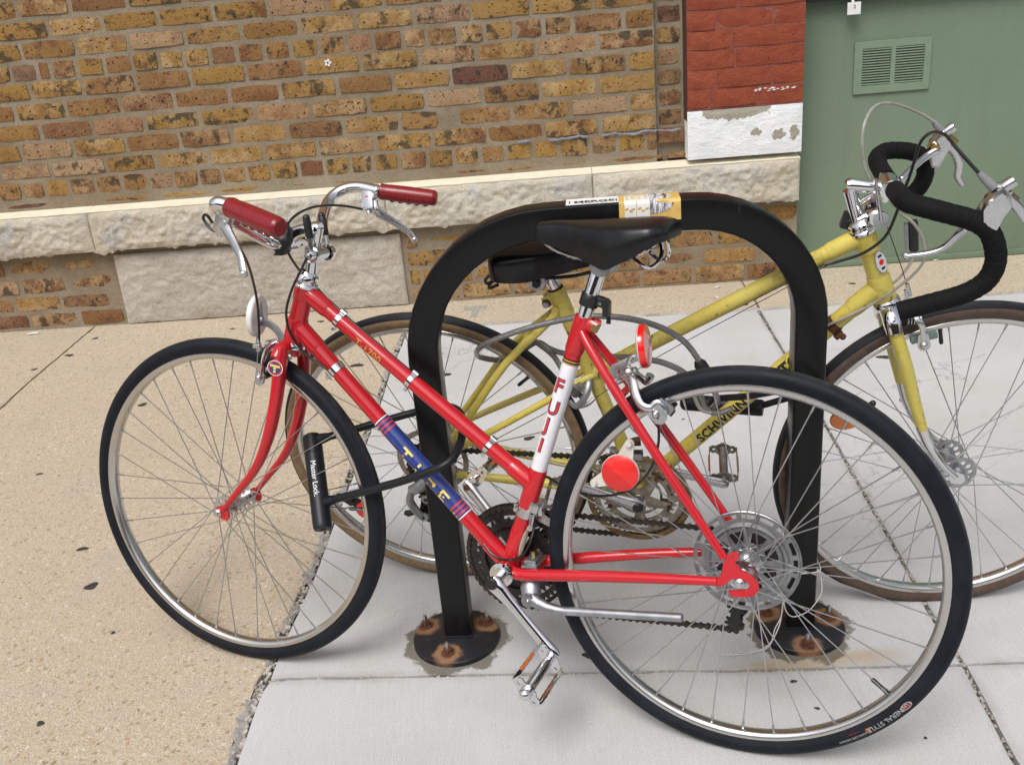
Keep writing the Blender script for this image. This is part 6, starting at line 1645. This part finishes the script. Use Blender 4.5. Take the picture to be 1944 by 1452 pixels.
# rusty bolt in the seat lug
m = MB(); m.tube([(.284, -.018, .369), (.284, .016, .369)], .0085, 12); m.cyl((.284, -.018, .369), (.284, -.026, .369), .0062, 6, mi=1); Y_.part('seat_bolt', m, ['rust', 'dull_alloy'])
m = MB(); axy = (V(YS0) - V(YBB)).normalized(); m.tube([V(YS0) - axy * .01, V(YS0) + axy * .030, V(YS0) + axy * .036, V(YS0) + axy * .05], [.0128, .0128, .0112, .0112], 20); m.tube([V(YS0) - axy * .001, V(YS0) + axy * .003], .0150, 20, mi=1)
Y_.part('seat_post', m, ['chrome', 'rust'])
m = MB(); cc_ = V((.272, 0, .418)); m.cyl(cc_ + V((0, -.027, 0)), cc_ + V((0, .027, 0)), .0165, 20); m.cyl(cc_ + V((0, -.036, 0)), cc_ + V((0, .036, 0)), .0085, 6, mi=1); m.lathe([(.0165, -.027), (.0185, -.024), (.0185, -.010), (.0165, -.008)], cc_, (0, 1, 0), 24); m.tube([(.292, 0, .425), (.272, 0, .420)], [.0125, .013], 14); Y_.part('saddle_clamp', m, ['dull_alloy', 'steel_dark'])
keys = [(.448, .012, .480, .016, .006), (.436, .019, .486, .028, .006), (.405, .024, .489, .034, .006), (.36, .033, .491, .044, .007), (.315, .054, .493, .050, .008), (.275, .072, .4965, .055, .009), (.235, .082, .499, .058, .010), (.207, .082, .4985, .056, .011), (.190, .068, .492, .046, .010)]
ysad = saddle(yel, None, interp_sec(keys, 22), 0); Y_.fix(ysad)
m = MB()
for s in (1, -1):
    m.tube([(.438, s * .006, .452), (.400, s * .012, .438), (.345, s * .0215, .428), (.285, s * .0225, .424), (.235, s * .030, .422), (.200, s * .048, .434), (.190, s * .052, .446)], .0034, 8, k=4)
m.tube([(.205, -.058, .430), (.186, -.050, .420), (.180, -.030, .414), (.180, 0, .413), (.180, .030, .414), (.186, .050, .420), (.205, .058, .430)], .0032, 8, k=4)
m.tube([(.190, -.034, .426), (.176, -.030, .420), (.172, -.018, .424), (.182, -.012, .430)], .0032, 8, k=4)
m.build('saddle_rail', 'steel_dark', ysad)

# headset, stem, taped drops
m = MB(); ayh = (V(YT1) - V(YT0)).normalized(); h0 = V(YT0)
m.lathe([(.018, .006), (.0225, .003), (.0235, -.001), (.0215, -.0045), (.0195, -.006), (.0225, -.0065), (.0225, -.0095), (.0195, -.0105), (.0215, -.0125), (.0215, -.0165), (.0170, -.021), (.0135, -.023), (.0125, -.023)], h0, ayh, 28); Y_.part('headset', m, 'chrome'); m = MB()
h1 = V(YT1); m.lathe([(.0185, -.004), (.0225, 0), (.0240, .004), (.0245, .008), (.0215, .012), (.0185, .0135)], h1, ayh, 28); Y_.part('headset_cup', m, 'chrome')
m = MB(); m.tube([(.8395, 0, .512), (.831, 0, .540), (.824, 0, .566)], [.0112, .0112, .0125], 18); m.tube([(.8185, 0, .5735), (.824, 0, .574), (.850, 0, .5705), (.8755, 0, .5675)], [.0115, .0130, .0110, .0125], 16)
m.tube([(.8365, 0, .530), (.845, 0, .545), (.862, 0, .556)], [.005, .0045, .005], 10, k=3); m.cyl((.8865, -.020, .5690), (.8865, .020, .5690), .0172, 22)
m.lathe([(.0, -.003), (.0075, -.003), (.0085, 0), (.0085, .003)], (.822, 0, .581), (.29, 0, -.96), 6, mi=1); m.cyl((.880, -.012, .549), (.880, .014, .549), .0045, 8); Y_.part('stem', m, ['chrome', 'brass'])
m = MB(); bR, bL = P['yBarR'], P['yBarL']
m.tube([bL[1], bL[0], bR[0], bR[1]], .0127, 16, k=2); ybar = Y_.part('handlebar', m, 'alloy')
def taped(path):
    P_ = smooth_path(path, 9); m = MB(); L = 0; rr = []; last = P_[0]
    for i, q in enumerate(P_):
        L += (q - last).length; last = q
        f = (L / .0135) % 1.0
        rr.append(.0153 + .0007 * (1 - f) + random.uniform(-.0002, .0002))
    m.tube(P_, rr, 18)
    return m
def dense(pts, k=4):
    return smooth_path(pts, k)
Y_.part('bar_tape', taped(dense(bR[1:], 2)), 'gum_tape', ybar, sharp=60); Y_.part('bar_tape', taped(dense(bL[1:], 2)), 'gum_tape', ybar, sharp=60)
# brake levers with hoods, safety levers
for side, hd, lv, sf in ((-1, P['yHoodR'], P['yLevR'], P['ySafR']), (1, P['yHoodL'], P['yLevL'], P['ySafL'])):
    hd = [V(q) for q in hd]; m = MB()
    hood = [(.9835, .6037), (.9860, .5850), (.9900, .5690), (1.0080, .5690), (1.0150, .5900), (1.0240, .6080), (1.0170, .6290), (1.0060, .6380), (.9940, .6280)]
    dx_, dz_ = (0, 0) if side < 0 else (-.006, -.038)
    m.plate([(x + dx_, z + dz_) for x, z in hood], [], .027, (0, side * .197, 0), bev=.006); m.tube([hd[2] + V((-.010, 0, -.004)), hd[2] + V((.006, 0, -.006))], .0085, 12)
    m.lathe([(0, .006), (.008, .005), (.009, 0), (.009, -.012)], hd[2] + V((.010, 0, .004)), (.75, 0, .6), 14)
    for s in (1, -1): m.lathe([(0, s * .0015), (.005, s * .001), (.006, 0)], hd[1] + V((0, s * .0125, 0)), (0, 1, 0), 12)
    a = hd[2] + V((.004, 0, -.010)); lvp = [a] + [V(q) for q in lv]
    if side < 0: lvp.append(V(lv[-1]) + V((.006, 0, -.035)))
    m.tube(lvp, [.0085] + [.0075, .0065, .0058, .0052, .0050][:len(lvp) - 1], 12, k=5, ab=(1.25, .6), ref=(0, 1, 0))
    o = Y_.part('brake_lever', m, 'alloy')
    m = MB(); m.tube([a + V((.002, 0, -.002)), a + V((.018, 0, -.014))], [.007, .005], 10, ab=(1, .5), ref=(0, 1, 0)); Y_.part('lever_pivot', m, 'brass', o)
    sfp = [hd[1] + V((.0, -side * .012, -.004))] + [V(q) for q in sf]; m = MB(); m.tube(sfp, [.0085, .0085, .0075, .0068, .0064, .0062][:len(sfp)], 12, k=4, ab=(1.0, .75))
    m.ball(sfp[-1], .0064, n=10); Y_.part('safety_lever', m, 'alloy', o)
    if side > 0: m = MB(); m.lathe([(0, -.004), (.0075, -.004), (.0088, -.001), (.0088, .006)], sfp[0] + V((0, -.006, 0)), (0, 1, 0), 18); Y_.part('lever_bolt', m, 'brass', o)
m = MB(); m.tube(P['yCabL'], .0027, 8, k=5); Y_.part('brake_cable', m, 'cable_grey', label='pale grey brake cable looping over the handlebar')
m = MB(); q = [V(x) for x in P['yFerL']]; m.tube([q[0], q[0].lerp(q[1], .3), q[1]], [.0042, .0060, .0072], 12)
M['grey_rubber'] = plain('grey_rubber_ferrule', (.20, .205, .21), .5, 0, .1, 60); Y_.part('cable_ferrule', m, 'grey_rubber'); m = MB()
a, b = V(P['yCabR'][0]), V(P['yCabR'][1]); d = (b - a).normalized(); m.tube([a - d * .006, a + d * .014, a + d * .026], [.0075, .0062, .0045], 12); Y_.part('cable_ferrule', m, 'grey_rubber')
m = MB(); m.tube(P['yCabR'], .0027, 8, k=5); Y_.part('brake_cable', m, 'cable_black')
for k_ in ('yCab3', 'yCab4'):
    m = MB(); m.tube(P[k_], .0026, 8, k=5); Y_.part('gear_cable', m, 'cable_grey')
m = MB(); m.tube(P['yWire'], .0009, 5); Y_.part('brake_wire', m, 'steel_dark')
# stem-mounted shifters and the front lamp block
m = MB(); c_ = V((.8655, 0, .523)); m.tube([(.8405, 0, .5115), (.858, 0, .520), c_], [.0145, .011, .0105], 14, ab=(1, .75)); m.cyl(c_ + V((0, -.028, 0)), c_ + V((0, .028, 0)), .0085, 14)
for s in (1, -1): m.lathe([(0, s * .031), (.011, s * .030), (.0145, s * .026), (.0145, s * .014)], c_, (0, 1, 0), 20)
Y_.part('gear_lever_mount', m, 'chrome')
for s, pts in ((-1, P['yShift']), (1, None)):
    m = MB(); tip, mid, pv = (V(pts[0]), V(pts[1]), V(pts[2])) if pts else (V((.876, .024, .583)), V((.872, .024, .553)), c_ + V((0, .024, 0)))
    m.tube([pv, mid, tip], [.0085, .0062, .0050], 12, k=3, ab=(.6, 1.1), ref=(0, 1, 0)); m.plate([(x * .8, y * .8) for x, y in circ(.017, 20)], [], .006, pv + V((0, s * .004, 0))); Y_.part('gear_lever', m, 'alloy')
m = MB(); m.box((.9385, .030, .4660), (.016, .014, .058), X=(1, 0, .12), Y=(0, 1, 0), bev=.004); m.box((.9270, .030, .4640), (.006, .012, .05), X=(1, 0, .12), Y=(0, 1, 0), mi=1, bev=.001); Y_.part('brake_hanger', m, ['black_plastic', 'dull_alloy'])
m = MB(); m.box((.8245, .012, .5060), (.020, .020, .028), X=(1, 0, -.3), Y=(0, 1, 0), bev=.003); m.tube([(.8245, .006, .506), (.842, 0, .511)], .006, 8); Y_.part('lamp_bracket', m, 'black_plastic')

# fork turned with the front wheel: yellow legs, chromed crown and tips
m = MB()
nearL = [(.9075, -.026, .330), (.9165, -.036, .300), (.9335, -.044, .250), (.9584, -.049, .165), (.9700, -.051, .128), (.9735, -.0515, .115)]
farL = [(.9005, .030, .318), (.9085, .040, .290), (.9250, .050, .240), (.9500, .056, .155), (.9625, .0575, .112)]
m.tube(nearL, [.0135, .0150, .0150, .0135, .0122, .0120], 14, k=4, ab=(.85, 1.05), ref=(0, 1, 0)); m.tube(farL, [.0135, .0150, .0150, .0135, .0122], 14, k=4, ab=(.85, 1.05), ref=(0, 1, 0))
yfork = Y_.part('fork', m, 'yellow')
m = MB()
m.tube([nearL[-2], nearL[-1], (.9905, -.0535, .0760), (1.0180, -.0560, .0370), (1.0440, -.0590, .0120)], [.0120, .0120, .0098, .0082, .0070], 14, k=4, ab=(.85, 1.05), ref=(0, 1, 0)); m2_ = m; m = MB(); m.tube([farL[-2], farL[-1], (.985, .0600, .062), (1.012, .063, .026), (1.035, .065, .003)], [.0136, .0122, .0098, .0082, .0070], 14, k=4, ab=(.85, 1.05), ref=(0, 1, 0))
m2_.plate([(1.030, .016), (1.044, .024), (1.056, .018), (1.060, .006), (1.055, -.004), (1.040, -.004), (1.030, .006)], [], .0045, (0, -.0592, 0), bev=.0005); m.plate([(1.022, .006), (1.040, .012), (1.050, .004), (1.046, -.012), (1.030, -.012)], [], .0045, (0, .066, 0), bev=.0005)
Y_.part('fork_tip', m, 'chrome', yfork); Y_.part('fork_tip', m2_, 'chrome', yfork); m = MB()
m.tube([(.9105, -.042, .310), (.9060, -.028, .3340), (.9035, 0, .3400), (.9000, .030, .3310), (.9010, .046, .305)], [.0145, .0170, .0175, .0170, .0145], 16, k=3)
for (x, y, z) in ((.9125, -.0415, .3045), (.9075, -.0275, .302), (.918, -.0275, .303)): m.tube([(x, y, z + .012), (x + .0015, y - .0006, z - .002), (x + .003, y - .001, z - .014)], [.0078, .0068, .0018], 8)
Y_.part('fork_crown', m, 'chrome', yfork)
m = MB(); m.tube([(.9560, .074, .098), (.975, .078, .078), (.991, .078, .060), (1.002, .076, .047)], [.004, .0075, .0065, .004], 10, k=3, ab=(1.2, .6)); Y_.part('quick_release', m, 'brass')
# front brake
m = MB(); m.tube([(.898, 0, .325), (.930, 0, .327)], [.007, .0065], 10); m.tube([(.928, .0, .330), (.9340, -.014, .3420), (.9440, -.030, .3400), (.9530, -.038, .330), (.9590, -.036, .312), (.9620, -.035, .292)], [.0075, .0066, .0062, .0060, .0060, .0066], 12, k=4, ab=(1.2, .7)); m.tube([(.928, .0, .330), (.9330, .016, .3400), (.940, .032, .332), (.946, .036, .300)], .006, 10, k=4)
m.tube([(.938, 0, .365), (.934, -.001, .376), (.931, 0, .388)], [.004, .0045, .0035], 8); m.box((.9345, 0, .360), (.010, .006, .034), X=(1, 0, .2), Y=(0, 1, 0), bev=.0015)
for i in range(5): m.tube([(.9320 + .005 * i, -.031, .3330), (.9335 + .005 * i, -.031, .3330)], .0098, 12)
m.ball((.9625, -.041, .286), .0075, n=12); m.plate(tangent_blade((.9600, .302), (.9630, .285), .009, .011), [], .004, (0, -.0385, 0)); Y_.part('front_brake', m, 'alloy')
m = MB(); M['green_pad'] = plain('pale_green_brake_block', (.16, .22, .185), .5, 0, .15, 60); m.box((.9640, -.022, .293), (.046, .012, .013), X=(.96, .15, .20), Y=(-.15, 1, 0), bev=.001); Y_.part('brake_block', m, 'green_pad')

RY = Matrix(((.9882, -.1531, -.0036, 1.0503), (.1531, .9871, .0468, .0072), (-.0036, -.0468, .9989, -.0056), (0, 0, 0, 1)))
wf = make_wheel(yel, AY @ RY, .034, .032, .032, 'brown_gum', .066, -1, radians(100), flange_cut=10, knurl='line', phase=radians(3), hubmat='dull_alloy')
wr = make_wheel(yel, AY, .034, .020, .034, 'amber_gum', .073, -1, radians(40.6), flange_cut=10, knurl='line', phase=radians(6))
# amber wheel reflector in the front wheel (wheel frame), red one in the rear
RYi = RY.inverted()
c0 = RYi @ V((.8420, 0, .1100)); c0.y = .004
m = MB(); m.plate([(x * 1.0, y * .72) for x, y in circ(.031, 30)], [], .008, c0, (.62, 0, -.78) if False else (.80, 0, .60) if False else (1, 0, .10), (-.10, 0, 1), bev=.002)
m2 = MB(); a = c0 + V((-.012, -.004, .022)); m2.box(a, (.075, .010, .012), X=(1, 0, -.35), Y=(0, 1, 0), bev=.002); m2.tube([c0 + V((.030, -.004, .018)), c0 + V((.046, -.006, .034))], [.0055, .0060], 10); m2.ball(c0 + V((.046, -.006, .034)), .0062, n=10)
br = m2.build('reflector_bracket', 'black_plastic', wf); m.build('reflector', 'lens_orange', wf)
c0 = V((-.1960, 0, -.1640)); m = MB(); m.plate([(x, y) for x, y in circ(.0225, 30)], [], .008, c0, bev=.002); m.build('reflector', 'lens_red', wr)
m = MB(); m.plate(tangent_blade((c0.x, c0.z), (-.2400, -.130), .018, .007), [circ(.0040, 10, 0, (-.2330, -.1355))], .004, c0 * 0 + V((0, -.006, 0)) + V((0, .012, 0))); m.plate(tangent_blade((-.225, -.142), (-.2520, -.1200), .0065, .0055), [], .006, (0, -.004, 0)); m.build('reflector_bracket', 'black_plastic', wr)
# spoke protector and freewheel on the near (right) side
m = MB(); hs = [slot(.050, .068, 2 * pi * i / 6, .36, 6) for i in range(6)] + [circ(.026, 24)]; m.plate(circ(.0800, 60), hs, .0016, (0, -.0235, 0)); M['steel_worn'] = plain('tarnished_steel', (.30, .27, .23), .42, .9, .3, 60, .08, 300, rvar=.2)
m.build('spoke_protector', 'steel_worn', wr)
m = MB()
for i, (R_, n_) in enumerate(((.0525, 26), (.0450, 22), (.0385, 19), (.0325, 16), (.0285, 14))): cog(m, R_, n_, -.030 - .0055 * i)
m.cyl((0, -.028, 0), (0, -.056, 0), .022, 20); m.build('freewheel', 'steel_dark', wr)

# chainset with its rusty guard ring and five-arm spider
CRY = V((.4430, 0, -.0690)); m = MB(); n0 = 0
hs = [slot(.060, .079, 2 * pi * i / 5 + .3, .46, 8) for i in range(5)] + [circ(.0525, 40)] if False else [slot(.0655, .0820, 2 * pi * i / 10 + .3, .22, 6) for i in range(10)] + [circ(.058, 48)]
cog(m, .0985, 52, -.0450, .0024, holes=hs); cog(m, .0765, 40, -.0395, .0022, holes=[slot(.0480, .0615, 2 * pi * i / 5 + .3, .42, 8) for i in range(5)] + [circ(.043, 36)])
for i in range(5):
    a = 2 * pi * i / 5 + .95; e = V((cos(a), 0, sin(a))); m.tube([e * .010 + V((0, -.052, 0)), e * .045 + V((0, -.050, 0)), e * .066 + V((0, -.0475, 0))], [.0155, .0105, .0085], 12, ab=(1, .35), ref=(0, 1, 0))
    m.cyl(e * .064 + V((0, -.0520, 0)), e * .064 + V((0, -.040, 0)), .0052, 10, mi=1)
m.v = [(x + CRY.x, y, z + CRY.z) for x, y, z in m.v]; M['pitted_ring'] = plain('rust_pitted_ring', (.33, .285, .23), .40, .85, .35, 60, .0, 200, rvar=.2); yring = Y_.part('chainring', m, ['pitted_ring', 'rust'])
m = MB(); M['rusty_chrome'] = plain('rust_pitted_chrome', (.21, .13, .06), .42, .6, .45, 45, .05, 200, rvar=.2)
m.lathe([(.0960, -.0505), (.1080, -.0505), (.1085, -.0515), (.1080, -.0525), (.0960, -.0525), (.0960, -.0505)], CRY, (0, 1, 0), 90); Y_.part('chain_guard', m, 'rusty_chrome', yring)
m = MB(); m.cyl(CRY + V((0, -.034, 0)), CRY + V((0, -.06, 0)), .015, 18); m.cyl(CRY + V((0, .034, 0)), CRY + V((0, .07, 0)), .010, 14); Y_.part('bottom_bracket', m, 'alloy')
o = crank(yel, CRY + V((0, -.072, 0)), (.3000, -.078, -.0080), mats='alloy', yo=-1); Y_.fix(o)
o = crank(yel, CRY + V((0, .068, 0)), (.6150, .076, -.1200), mats='alloy', yo=1); Y_.fix(o)
pd = pedal(yel, (.6135, .130, -.1060), (-.03, .985, .12), (1, .0, -.05), mats=('steel_worn', 'lens_orange')); Y_.fix(pd)
pd = pedal(yel, (.2985, -.130, -.0030), (.0, -.99, .02), (1, .0, .05), mats=('steel_worn', 'lens_orange')); Y_.fix(pd)
m = MB(); path = [(CRY.x + .0995 * cos(radians(100 - 18 * i)), -.0450, CRY.z + .0995 * sin(radians(100 - 18 * i))) for i in range(11)]
lo = [(.36, -.045, -.168), (.20, -.046, -.150), (.03, -.0475, -.134), (-.022, -.048, -.146), (-.042, -.048, -.134), (-.036, -.048, -.112), (-.020, -.048, -.092), (-.020, -.048, -.070), (-.030, -.048, -.052)]
cgs = [(-.041, -.047, -.030), (-.048, -.047, 0), (-.036, -.047, .030), (.0, -.047, .046)]
chain(m, path + lo + cgs + [(.12, -.0465, .041), (.28, -.0455, .034)]); Y_.part('chain', m, 'chain')
m = MB()
for (x, z) in ((-.020, -.082), (-.034, -.132)):
    n0 = len(m.v); cog(m, .0165, 10, -.0480, .006); m.v[n0:] = [(a + x, b, c + z) for a, b, c in m.v[n0:]]; m.lathe([(0, -.0600), (.0105, -.0595), (.0120, -.0575), (.0120, -.054)], (x, 0, z), (0, 1, 0), 16, mi=1); m.lathe([(.0, -.0612), (.0045, -.0608), (.0045, -.058)], (x, 0, z), (0, 1, 0), 6)
m.tube([(-.004, -.060, -.022), (-.024, -.066, -.040), (-.046, -.066, -.052)], [.0125, .0135, .0115], 14, mi=1, k=3); m.tube([(-.044, -.067, -.052), (-.052, -.070, -.075), (-.046, -.068, -.100), (-.036, -.064, -.124)], [.0115, .0115, .0105, .0095], 14, mi=1, k=3, ab=(1.1, .7))
m.tube([(-.050, -.062, -.115), (-.066, -.062, -.119), (-.074, -.062, -.117)], [.006, .0075, .005], 10); m.plate(tangent_blade((-.020, -.082), (-.034, -.132), .012, .0135), [], .002, (0, -.0430, 0))
Y_.part('rear_derailleur', m, ['steel_dark', 'dull_alloy'])
m = MB(); m.tube([(-.05, -.066, -.125), (-.03, -.066, -.165), (-.005, -.066, -.190)], .0008, 5, k=4); Y_.part('gear_wire', m, 'spoke')
m = MB(); m.tube([(.3495, 0, .2010), (.3550, -.024, .1985), (.3500, -.040, .180), (.3380, -.042, .160), (.3250, -.038, .150), (.3130, -.030, .155)], [.0070, .0066, .0060, .0058, .0060, .0066], 12, k=4, ab=(1.2, .7)); m.tube([(.3495, 0, .2010), (.345, .024, .193), (.335, .036, .165), (.320, .034, .148)], .006, 10, k=4)
for i in range(6): m.tube([(.3400 - .003 * i, -.034, .1980 - .0045 * i), (.3388 - .003 * i, -.034, .1962 - .0045 * i)], .0085, 12)
m.tube([(.345, -.036, .185), (.315, -.040, .205), (.300, -.036, .190), (.312, -.030, .170)], .0040, 8, k=4); m.tube([(.334, -.040, .150), (.352, -.042, .158), (.366, -.036, .168)], [.0042, .0045, .0035], 10, k=3); m.tube([(.358, 0, .2050), (.338, 0, .1960)], .007, 10); Y_.part('rear_brake', m, 'dull_alloy')
m = MB(); m.tube([(.366, -.036, .168), (.48, -.020, .245), (.640, -.004, .335), (.800, 0, .430)], .0008, 5, k=3); m.tube([(.374, -.020, .205), (.374, -.018, .232), (.371, -.016, .246)], [.0011, .0011, .002], 6); m.tube([(.378, 0, .2005), (.600, 0, .3225), (.7872, -.02, .4372)], .0008, 5); Y_.part('brake_wire', m, 'steel_dark')
m = MB(); c_ = V((.4155, 0, .010)); m.tube([c_ - axy * .009, c_ + axy * .009], .0172, 20); m.box(c_ + V((-.022, -.008, .006)), (.020, .024, .020), bev=.003); m.box(c_ + V((-.034, -.026, .004)), (.016, .020, .014), bev=.002)
for y_ in (-.0375, -.0535): m.plate([(.455, .046), (.420, .046), (.385, .034), (.362, .014), (.368, .002), (.395, .022), (.425, .032), (.455, .032)], [], .0016, (0, y_, 0))
Y_.part('front_derailleur', m, ['dull_alloy', 'steel_dark']); m = MB(); m.tube([c_ + V((.010, .012, .020)), c_ + V((.030, .014, .022))], [.0085, .0105], 12); Y_.part('band_bolt', m, 'rust')
m = MB(); cD = V(YD0).lerp(V(YD1), .17); m.tube([cD - V((.006, 0, .006)), cD + V((.006, 0, .006))], .0168, 20); m.box(cD + V((.010, -.006, -.0175)), (.016, .016, .010), X=(.7, 0, .7), Y=(0, 1, 0), bev=.002); m.ball(cD + V((.018, -.008, -.021)), .0065, n=8); Y_.part('cable_stop', m, 'rust')
# ------------------------------------------------------------------ locks, cable, string
def top_thing(name, loc, label, cat, group=None):
    e = empty(name, Matrix.Translation(loc)); tag(e, label, cat, group); return e
a, b = [V(q) for q in P['lockBody']]; base_ = a.lerp(b, .5); base_.z = min(a.z, b.z)
ul = top_thing('u_lock', base_, 'black U-lock through the red front wheel and around the left rack leg', 'lock')
mm = -base_
def gp(name, m, mats, par, o): 
    ob = m.build(name, mats, par, o); return ob
m = MB(); d = (b - a).normalized(); L = (b - a).length
m.tube([a, a + d * .003, a + d * .012, b - d * .012, b - d * .003, b], [.0150, .0178, .0185, .0185, .0178, .0165], 24); body = gp('crossbar', m, 'lock_black', ul, mm)
m = MB(); m.tube([b - d * .001, b + d * .0006], .0125, 20); m.box(b + d * .001, (.010, .002, .0006), X=(1, 0, 0), Y=d.cross(V((1, 0, 0))) if False else (0, 1, 0), mi=1)
m.tube([b - d * .004, b - d * .0005], .0140, 20, cap=False); m.build('keyway', ['black_plastic', 'steel_dark'], body)
m = MB(); toward = (V((0, 0, CAM_H)) - a.lerp(b, .5)).normalized(); text_on_tube(m, 'Master Lock.', .0150, a, b, .0185, L * .50, radians(14), up_sign=-1, bold=.0, lift=.0005, toward=toward, xs=.95); m.build('lettering', 'white_ink', body)
m = MB(); m.tube(P['lockU'], .0078, 14, k=5); p0, p1 = V(P['lockU'][0]), V(P['lockU'][-1]); d1 = (V(P['lockU'][1]) - p0).normalized(); d2 = (V(P['lockU'][-2]) - p1).normalized()
near_axis = lambda p: a + d * max(0, min(L, (p - a).dot(d)))
m.tube([near_axis(p0), p0, p0 + d1 * .012], [.010, .0108, .0085], 14); m.tube([near_axis(p1), p1, p1 + d2 * .012], [.010, .0108, .0085], 14); gp('shackle', m, 'lock_black', ul, mm)
a, b = [V(q) for q in P['lock2Body']]; base_ = a.lerp(b, .5)
u2 = top_thing('u_lock', base_, 'black U-lock with a long round body locking the yellow frame to the right rack leg', 'lock')
m = MB(); d = (b - a).normalized(); a2_ = a - d * .022; m.tube([a2_ - d * .010, a2_ - d * .005, a2_, b, b + d * .004], [.010, .0155, .0170, .0170, .0155], 22); gp('crossbar', m, 'lock_black', u2, -base_)
m = MB(); m.tube(P['lock2U'], .0066, 12, k=5); gp('shackle', m, 'lock_black', u2, -base_)
def steel_cable():
    t = NT('braided_steel_cable'); 
    s = t.sep(t.obj()); wv = t.math('SINE', t.math('MULTIPLY', t.math('ADD', t.math('ADD', s[0], t.math('MULTIPLY', s[1], .6)), t.math('MULTIPLY', s[2], .9)), 1150.0))
    t.set(Base_Color=t.mix(t.noise(30, 4), (.15, .15, .155), (.27, .265, .25)), Roughness=.38, Metallic=.25, Coat_Weight=.6, Coat_Roughness=.2); t.bump(wv, .55, .0012); return t.m
M['cable_steel'] = steel_cable()
base_ = V(P['cable1'][0]); cb = top_thing('cable_lock', base_, 'grey braided steel cable looped around the yellow frame and into the far lock', 'cable lock')
m = MB(); m.tube(P['cable1'], .0058, 12, k=6); gp('cable', m, 'cable_steel', cb, -base_); m = MB(); m.tube(P['cable2'], .0058, 12, k=6); gp('cable', m, 'cable_steel', cb, -base_)
m = MB(); q = [V(x) for x in P['sleeve']]; m.tube([q[0], q[0].lerp(q[1], .7), q[1]], [.0125, .0120, .0080], 14); gp('sleeve', m, 'black_plastic', cb, -base_)
m = MB(); lp = [V(x) for x in P['cable1'][-6:]]; m.tube([x + V((-.012, 0, .002)) for x in lp[1:5]], .0040, 10, k=5); o = gp('loop', m, 'cable_grey', cb, -base_)
# white string tied round the right rack leg, its ends trailing on the concrete
c0 = RO + RD * cr_ + RN * TD; base_ = V((c0.x, c0.y, 0))
def lg(x, y, z): return base_ + RD * x + RN * y + V((0, 0, z))
st = top_thing('string', base_, 'thin white string tied around the right rack leg, its frayed ends on the concrete', 'string')
m = MB(); s_ = .032
m.tube([lg(-s_, -s_, .150), lg(0, -s_ - .002, .1515), lg(s_, -s_, .156), lg(s_ + .002, 0, .157), lg(s_, s_, .155), lg(-s_, s_, .150), lg(-s_ - .002, 0, .149)], .0011, 6, closed=True, k=3)
m.tube([lg(s_, -s_, .156), lg(s_ + .004, -s_ - .002, .125), lg(s_ + .002, -s_ - .004, .100), lg(.012, -s_ - .006, .066), lg(-.018, -s_ - .006, .052), lg(-s_ - .002, -s_ - .006, .070), lg(-s_ - .006, -s_ - .004, .105)], .0011, 6, k=5)
for k_, e in enumerate(((-.172, -.088), (-.150, -.100))):
    m.tube([lg(-s_ - .006, -s_ - .004, .105), lg(-s_ - .010, -s_ - .010, .060), lg(-.050 - .006 * k_, -.050, .032), lg(-.068, -.066 - .004 * k_, .010), lg(-.095 + .005 * k_, -.082, .004), lg(-.130, -.090 + .006 * k_, .003), lg(e[0], e[1], .0025)], .0012 if k_ else .0014, 6, k=5)
gp('strand', m, 'string', st, -base_)
M = None
